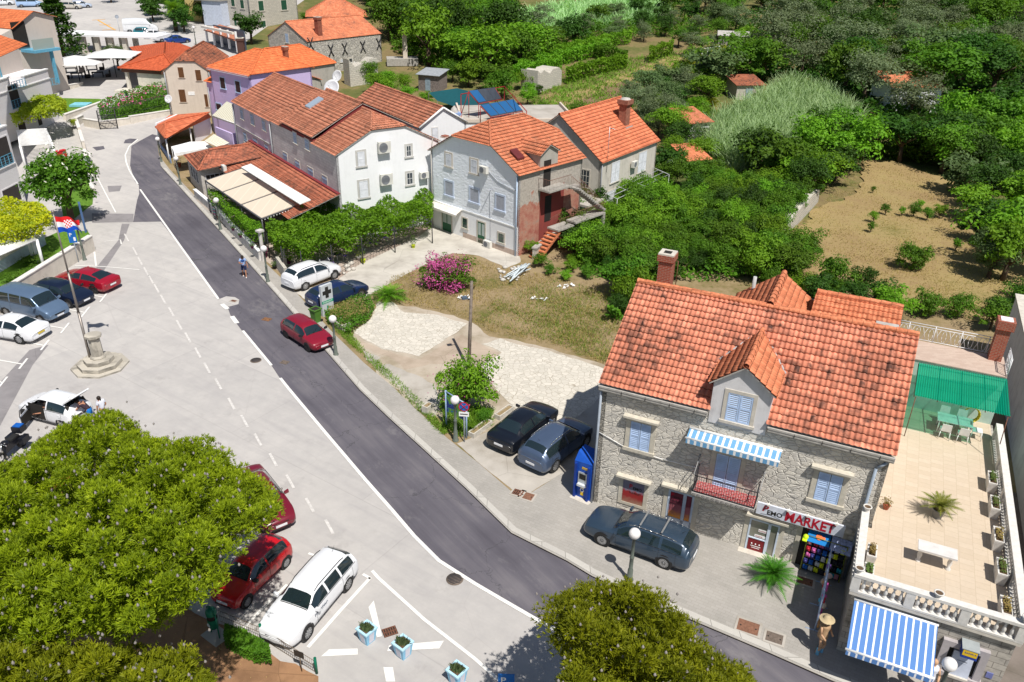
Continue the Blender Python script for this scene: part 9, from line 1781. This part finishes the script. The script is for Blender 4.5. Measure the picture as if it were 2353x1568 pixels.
for a,b in zip(ed,ed[1:]):cloud('hanging_vines',[a,b,(b[0]+2,b[1]+9),(a[0]+2,a[1]+9)],.9,2.4,int(16*hypot(b[0]-a[0],b[1]-a[1])),.08,VINE,parent=VT,up=.1)
for x,y in ed+[(980,440),(850,465),(735,480)]:p=G(x,y,2.4);mb=MB();mb.tube((p.x,p.y,0),p,.05,.04,6);mb.build('post',IRON,VT)
cloud('climbing_vine',[(478,440),(500,440),(560,500),(604,530),(606,548),(575,540),(520,490),(480,455)],1.3,2.5,5200,.08,VINE,'climbing vine along the road side of the cream canopy','vine');cloud('golden_creeper',[(-60,480),(20,470),(80,472),(110,490),(122,505),(100,520),(60,540),(-60,560)],2.7,3.7,9000,.12,LM['gold'],'bright golden yellow creeper over the pergola at the left edge','creeper');cloud('creeper',[(65,300),(100,290),(150,292),(168,305),(172,325),(120,335),(70,345),(55,360),(45,345),(70,325)],3.0,4.0,5200,.16,LM['yellow'],'yellow-green creeper over the small hotel pergola','creeper')
cloud('flower_bed',[(228,262),(290,235),(345,215),(388,212),(392,250),(330,268),(236,287)],.3,1.5,5200,.14,LM['mid'],'leafy flower bed behind the black fence','flower bed');cloud('flowers',[(232,265),(290,240),(345,222),(388,222),(390,248),(330,264),(240,280)],1.2,1.6,240,.15,PKM,'pink and white flowers in the bed behind the black fence','flowers',kind='stuff')
for x,y,l in ((88,604,'rounded clipped hedge behind the garden wall, the upper one'),(50,640,'rounded clipped hedge behind the garden wall, the lower one')):p=G(x,y,.6);t=thing('hedge',l,'hedge',p);mesh_obj('foliage',CF_[0],LM['mid'],t,(0,0,.3),(1.5,.95,.75),RAD(35))
cloud('hedge',[(520,1450),(560,1455),(620,1500),(625,1522),(590,1515),(515,1475)],.1,.7,5200,.05,LM['mid'],'ragged low green hedge along the wire fence on the red soil','hedge');cloud('weed_bed',[(742,705),(850,682),(862,705),(845,735),(800,765),(780,755),(752,738)],.15,.6,4200,.07,LM['mid'],'weedy raised bed below the navy car','flower bed');cloud('dry_weeds',[(750,700),(830,690),(850,712),(800,740),(760,735)],.4,.9,1500,.07,leafmat('straw_weed',(.3,.24,.07),(.5,.4,.16)),'dry straw coloured weeds on the raised bed by the pharmacy sign','weeds',asp=.2,up=.1)
for a,b,l in (((1180,160),(1450,98),'long bright vine row, the hindmost of the vineyard'),((1190,172),(1400,122),'second long vine row of the vineyard'),((1365,130),(1440,150),'short dark clipped hedge row in the vegetable garden'),((1490,142),(1545,124),'short bright vine row left of the field shed'),((1300,190),(1440,155),'low leafy row above the ploughed field'),((1176,185),(1290,165),'bushy vine row nearest the ruined gable')):
    cloud('vine_row',[(a[0],a[1]-4),(b[0],b[1]-4),(b[0],b[1]+5),(a[0],a[1]+6)],.1,2.2,int(22*hypot(b[0]-a[0],b[1]-a[1])),.2,LM['mid' if 'dark' in l else 'bright'],l,'vine row',up=.4)
# pines built from needle tufts
def pine(poly,ctr,rad,z0,z1,base,label,n_cl,seed,low=.35):
    rs=np.random.RandomState(seed);r2=random.Random(seed);t=thing('pine_tree',label,'tree',Vector((*G(*base).xy,0)));xs=[p[0] for p in poly];ys=[p[1] for p in poly];C_=[];guard=0
    while len(C_) < n_cl and guard < 90000:
        guard += 1;x,y=r2.uniform(min(xs),max(xs)),r2.uniform(min(ys),max(ys))
        if not all(inpoly(x+a,y+b,poly) for a,b in ((0,-30),(-26,0),(26,0),(0,8))):continue
        q=hypot((x-ctr[0])/rad[0],(y-ctr[1])/rad[1]);z=z0+(z1-z0)*math.sqrt(max(0,1-min(1,q)**2))+r2.choice((r2.uniform(-.5,.5),r2.uniform(-1.9,-.7)));z += 1.0*sin(x*.043+1)*sin(y*.05+x*.018);g=G(x,y,z)
        if any((g-c).length < .6 for c in C_):continue
        C_.append(g)
    C_=np.array([tuple(c) for c in C_]);m_=len(C_);per=78;k=np.repeat(np.arange(m_),per);d=unit(len(k),rs);d[:,2]=np.abs(d[:,2])*.9-.12;R=np.repeat(rs.uniform(.3,.64,m_),per);tp=C_[k]+d*(R*rs.uniform(.5,1.05,len(k)))[:,None]*np.array([1,1,.75])
    nb=7;kk=np.repeat(np.arange(len(k)),nb);dd=d[kk]*.7+np.array([0,0,.45])+unit(len(kk),rs)*.75;dd /= np.linalg.norm(dd,axis=1)[:,None];sd_=np.cross(dd,unit(len(kk),rs));sd_ /= np.linalg.norm(sd_,axis=1)[:,None]+1e-9;L_=rs.uniform(.09,.17,len(kk))[:,None];p0=tp[kk]
    v=np.stack([p0-sd_*.015,p0+sd_*.015,p0+dd*L_+sd_*.009,p0+dd*L_-sd_*.009],1).reshape(-1,3)-np.array(t.location);mesh_obj('crown',npmesh('crown',v,np.arange(len(v)).reshape(-1,4)),LM['pine'],t)
    mb=MB();top=Vector((C_[:,0].mean(),C_[:,1].mean(),z0-.3));b0=Vector(t.location);mb.tube(b0,b0.lerp(top,.6),.28,.2,10);mb.tube(b0.lerp(top,.6),top,.2,.12,8);mid_=b0.lerp(top,.7)
    for i in range(0,m_,4):mb.tube(mid_.lerp(top,r2.random()),Vector(C_[i])-Vector((0,0,.15)),.035,.012,5,cap=False)
    mb.build('trunk',BARK,t);mb=MB()
    for i in range(0,m_*2):
        c=Vector(C_[i % m_])+Vector((r2.gauss(0,.35),r2.gauss(0,.35),r2.uniform(.1,.5)));mb.ball(c,.045,5,0,1.5)
    mb.build('cones',flat('grey_pine_cone',(.3,.27,.26),.9),t,kind='stuff')
pine([(-70,1070),(10,1060),(60,1030),(100,1005),(130,965),(185,948),(250,930),(300,945),(312,985),(350,995),(420,1002),(480,992),(500,1030),(560,1065),(610,1105),(648,1150),(652,1175),(590,1212),(560,1235),(535,1290),(490,1365),(440,1385),(380,1430),(330,1470),(200,1450),(-70,1500)],(230,1230),(440,310),5.0,8.6,(150,1400),'huge spreading pine tree covering the lower left of the car park',620,1)
pine([(-70,1490),(90,1470),(170,1490),(250,1480),(330,1500),(420,1492),(455,1500),(450,1540),(480,1575),(520,1680),(-70,1680)],(180,1620),(420,180),5.5,7.8,(100,1640),'lower pine tree at the bottom left corner over the red soil',170,2)
pine([(1243,1402),(1272,1375),(1330,1347),(1365,1322),(1400,1338),(1440,1326),(1490,1357),(1530,1387),(1588,1427),(1596,1470),(1640,1505),(1690,1522),(1740,1570),(1770,1680),(1290,1680),(1300,1540),(1268,1462)],(1460,1560),(300,260),4.6,7.2,(1500,1660),'pine tree at the bottom centre in front of the pavement',280,3)
# conifer and palms at the upper left
cd_=thing('conifer','dark layered conifer behind the hotel gable at the upper left','tree',G(150,140));h_=13;Pq=[];rs=np.random.RandomState(5)
for i in range(6000):z=rs.uniform(.08,1);r=(1-z)*.42*(.55+.45*((z*9) % 1));a=rs.uniform(0,6.28);q=rs.uniform(.4,1);Pq.append((r*q*h_*cos(a),r*q*h_*sin(a),z*h_-r*q*1.2))
Pq=np.array(Pq);nr=rs.randn(6000,3)*.4+np.array([0,0,1]);nr /= np.linalg.norm(nr,axis=1)[:,None];v,f=leaves(Pq,nr,.28,.5,rs);mesh_obj('crown',npmesh('crown',v,f),LM['dark'],cd_);mb=MB();mb.tube(cd_.location,cd_.location+Vector((0,0,h_*.9)),.3,.08);mb.build('trunk',BARK,cd_)
pa=thing('palm_tree','tall fan palm in the garden left of the yellow house','tree',G(405,72));p=Vector(pa.location);mb=MB();mb.tube(p,p+Vector((0,0,4)),.4,.3,10);mb.build('trunk',BARK,pa);fronds(p+Vector((0,0,4)),40,3.0,.35,LM['bright'],pa,seed=8,up0=-10,up1=75,lw=.3,leaflets=10)
pb=thing('palm_bush','young feathery palm at the end of the driveway railing','palm',G(895,690,.1));fronds(Vector(pb.location)+Vector((0,0,.3)),26,2.0,.45,LM['bright'],pb,seed=9,up0=10,up1=80,lw=.2);tuftm=MB();tuft(tuftm,pb.location,1.2,.7,900,.07);tuftm.build('undergrowth',LM['mid'],pb)
# reeds, tufts and ground cover
def blades(px,n,h,wd_,mt,name,label,lean=.35,z=None):
    rs=random.Random(n);xs=[p[0] for p in px];ys=[p[1] for p in px];P_=[]
    while len(P_) < n:
        x,y=rs.uniform(min(xs),max(xs)),rs.uniform(min(ys),max(ys))
        g=G(x,y)
        if inpoly(x,y,px) and sin(g.x*.9+2*sin(g.y*.5))*sin(g.y*.8+g.x*.3)+rs.uniform(-.9,1.2) > 0:P_.append((g.x,g.y,g.z+(.1 if z else 0)))
    P_=np.array(P_);q=np.random.RandomState(n);d=q.randn(n,3)*lean+np.array([0,0,1]);d /= np.linalg.norm(d,axis=1)[:,None];s=unit(n,q);s[:,2]=0;H_=(h*q.uniform(.5,1.1,n))[:,None];m1=P_+d*H_*.6;tip=m1+(d+s*.9)*H_*.4;sd_=np.cross(d,s);v=np.stack([P_+d*H_*.15-sd_*wd_,P_+d*H_*.15+sd_*wd_,m1+sd_*wd_,m1-sd_*wd_,tip+sd_*wd_*.3,tip-sd_*wd_*.3],1).reshape(-1,3);b=np.arange(n)*6;f=np.concatenate([np.stack([b,b+1,b+2,b+3],1),np.stack([b+3,b+2,b+4,b+5],1)]);me=npmesh(name,v,f);me.materials.append(mt);o=bpy.data.objects.new(name,me);COL.objects.link(o);return tag(o,label,'grass',None,'stuff')
blades([(1632,295),(1752,232),(1809,202),(1895,222),(1972,291),(1955,337),(1880,345),(1820,337),(1760,390),(1690,402),(1625,355)],17000,3.0,.06,LM['reed'],'reeds','pale green reed bed in the middle of the trees');blades([(1170,50),(1240,34),(1400,10),(1520,15),(1540,50),(1440,62),(1330,80),(1190,108)],14000,3.0,.1,LM['reed'],'reeds','pale reeds across the upper gardens')
STRAW=leafmat('straw_tufts',(.28,.24,.06),(.5,.4,.15),(.58,.47,.22),.25,.7);GRS=leafmat('green_tufts',(.1,.2,.015),(.2,.32,.03),(.38,.38,.08),.25,.5)
blades([(860,690),(900,640),(960,625),(1060,590),(1160,620),(1290,640),(1400,660),(1430,760),(1395,845),(1280,800),(1190,780),(1120,765),(1070,735),(1000,715)],13000,.28,.015,STRAW,'dry_grass','dry straw grass on the empty lot',.7,1);blades([(1100,740),(1140,690),(1290,640),(1430,700),(1400,840),(1290,800)],7000,.26,.016,GRS,'green_grass','green grass on the empty lot beside the thicket',.7,1)
blades([(785,745),(830,800),(920,880),(990,950),(1030,1000),(1018,1004),(900,888),(800,790),(765,760)],3600,.25,.014,GRS,'verge_grass','weedy verge along the pavement edge',.7,1);blades([(1010,930),(1060,940),(1130,950),(1125,985),(1060,1010),(1025,990)],3000,.5,.018,GRS,'bed_grass','long grass under the flowering bush',.6,1)
blades([(1990,372),(2140,402),(2210,520),(2320,640),(2280,740),(1960,645),(1850,640),(1780,560),(1875,485)],16000,.22,.02,STRAW,'orchard_grass','short straw coloured grass of the orchard',.9,1);blades([(1210,200),(1330,150),(1700,100),(1640,200),(1500,230),(1380,280),(1230,280)],16000,.6,.05,GRS,'field_grass','rough grass between the garden plots',.8)
blades([(300,1420),(470,1460),(560,1510),(720,1550),(700,1600),(300,1600)],2500,.08,.012,STRAW,'soil_grass','thin dry grass on the red soil',1.0)

for n_,q_,px_ in ((42000,.34,[(1560,225),(1700,200),(1800,180),(1900,205),(1990,280),(2400,290),(2400,-12),(1840,-12),(1700,40),(1660,195)]),(16000,.3,[(830,-12),(1180,-12),(1170,25),(1130,60),(1225,150),(1170,195),(1010,170),(900,118),(885,60)]),(14000,.17,[(1305,545),(1345,490),(1560,425),(1650,415),(1850,470),(1775,570),(1850,690),(1720,640),(1480,640),(1425,740),(1392,735),(1430,650),(1330,610)]),(12000,.22,[(1960,335),(2240,320),(2400,300),(2400,430),(2215,405),(2050,372),(1985,365),(1860,460),(1740,400),(1890,350)]),(9000,.25,[(1180,95),(1330,70),(1450,45),(1700,40),(1690,75),(1420,95),(1250,140)])):
    cloud('undergrowth',px_,.05,1.3 if q_ > .2 else .8,n_,q_,LM['dark' if q_ > .3 else 'mid'],'tangled green undergrowth between the trees',None,kind='stuff',wob=.7)
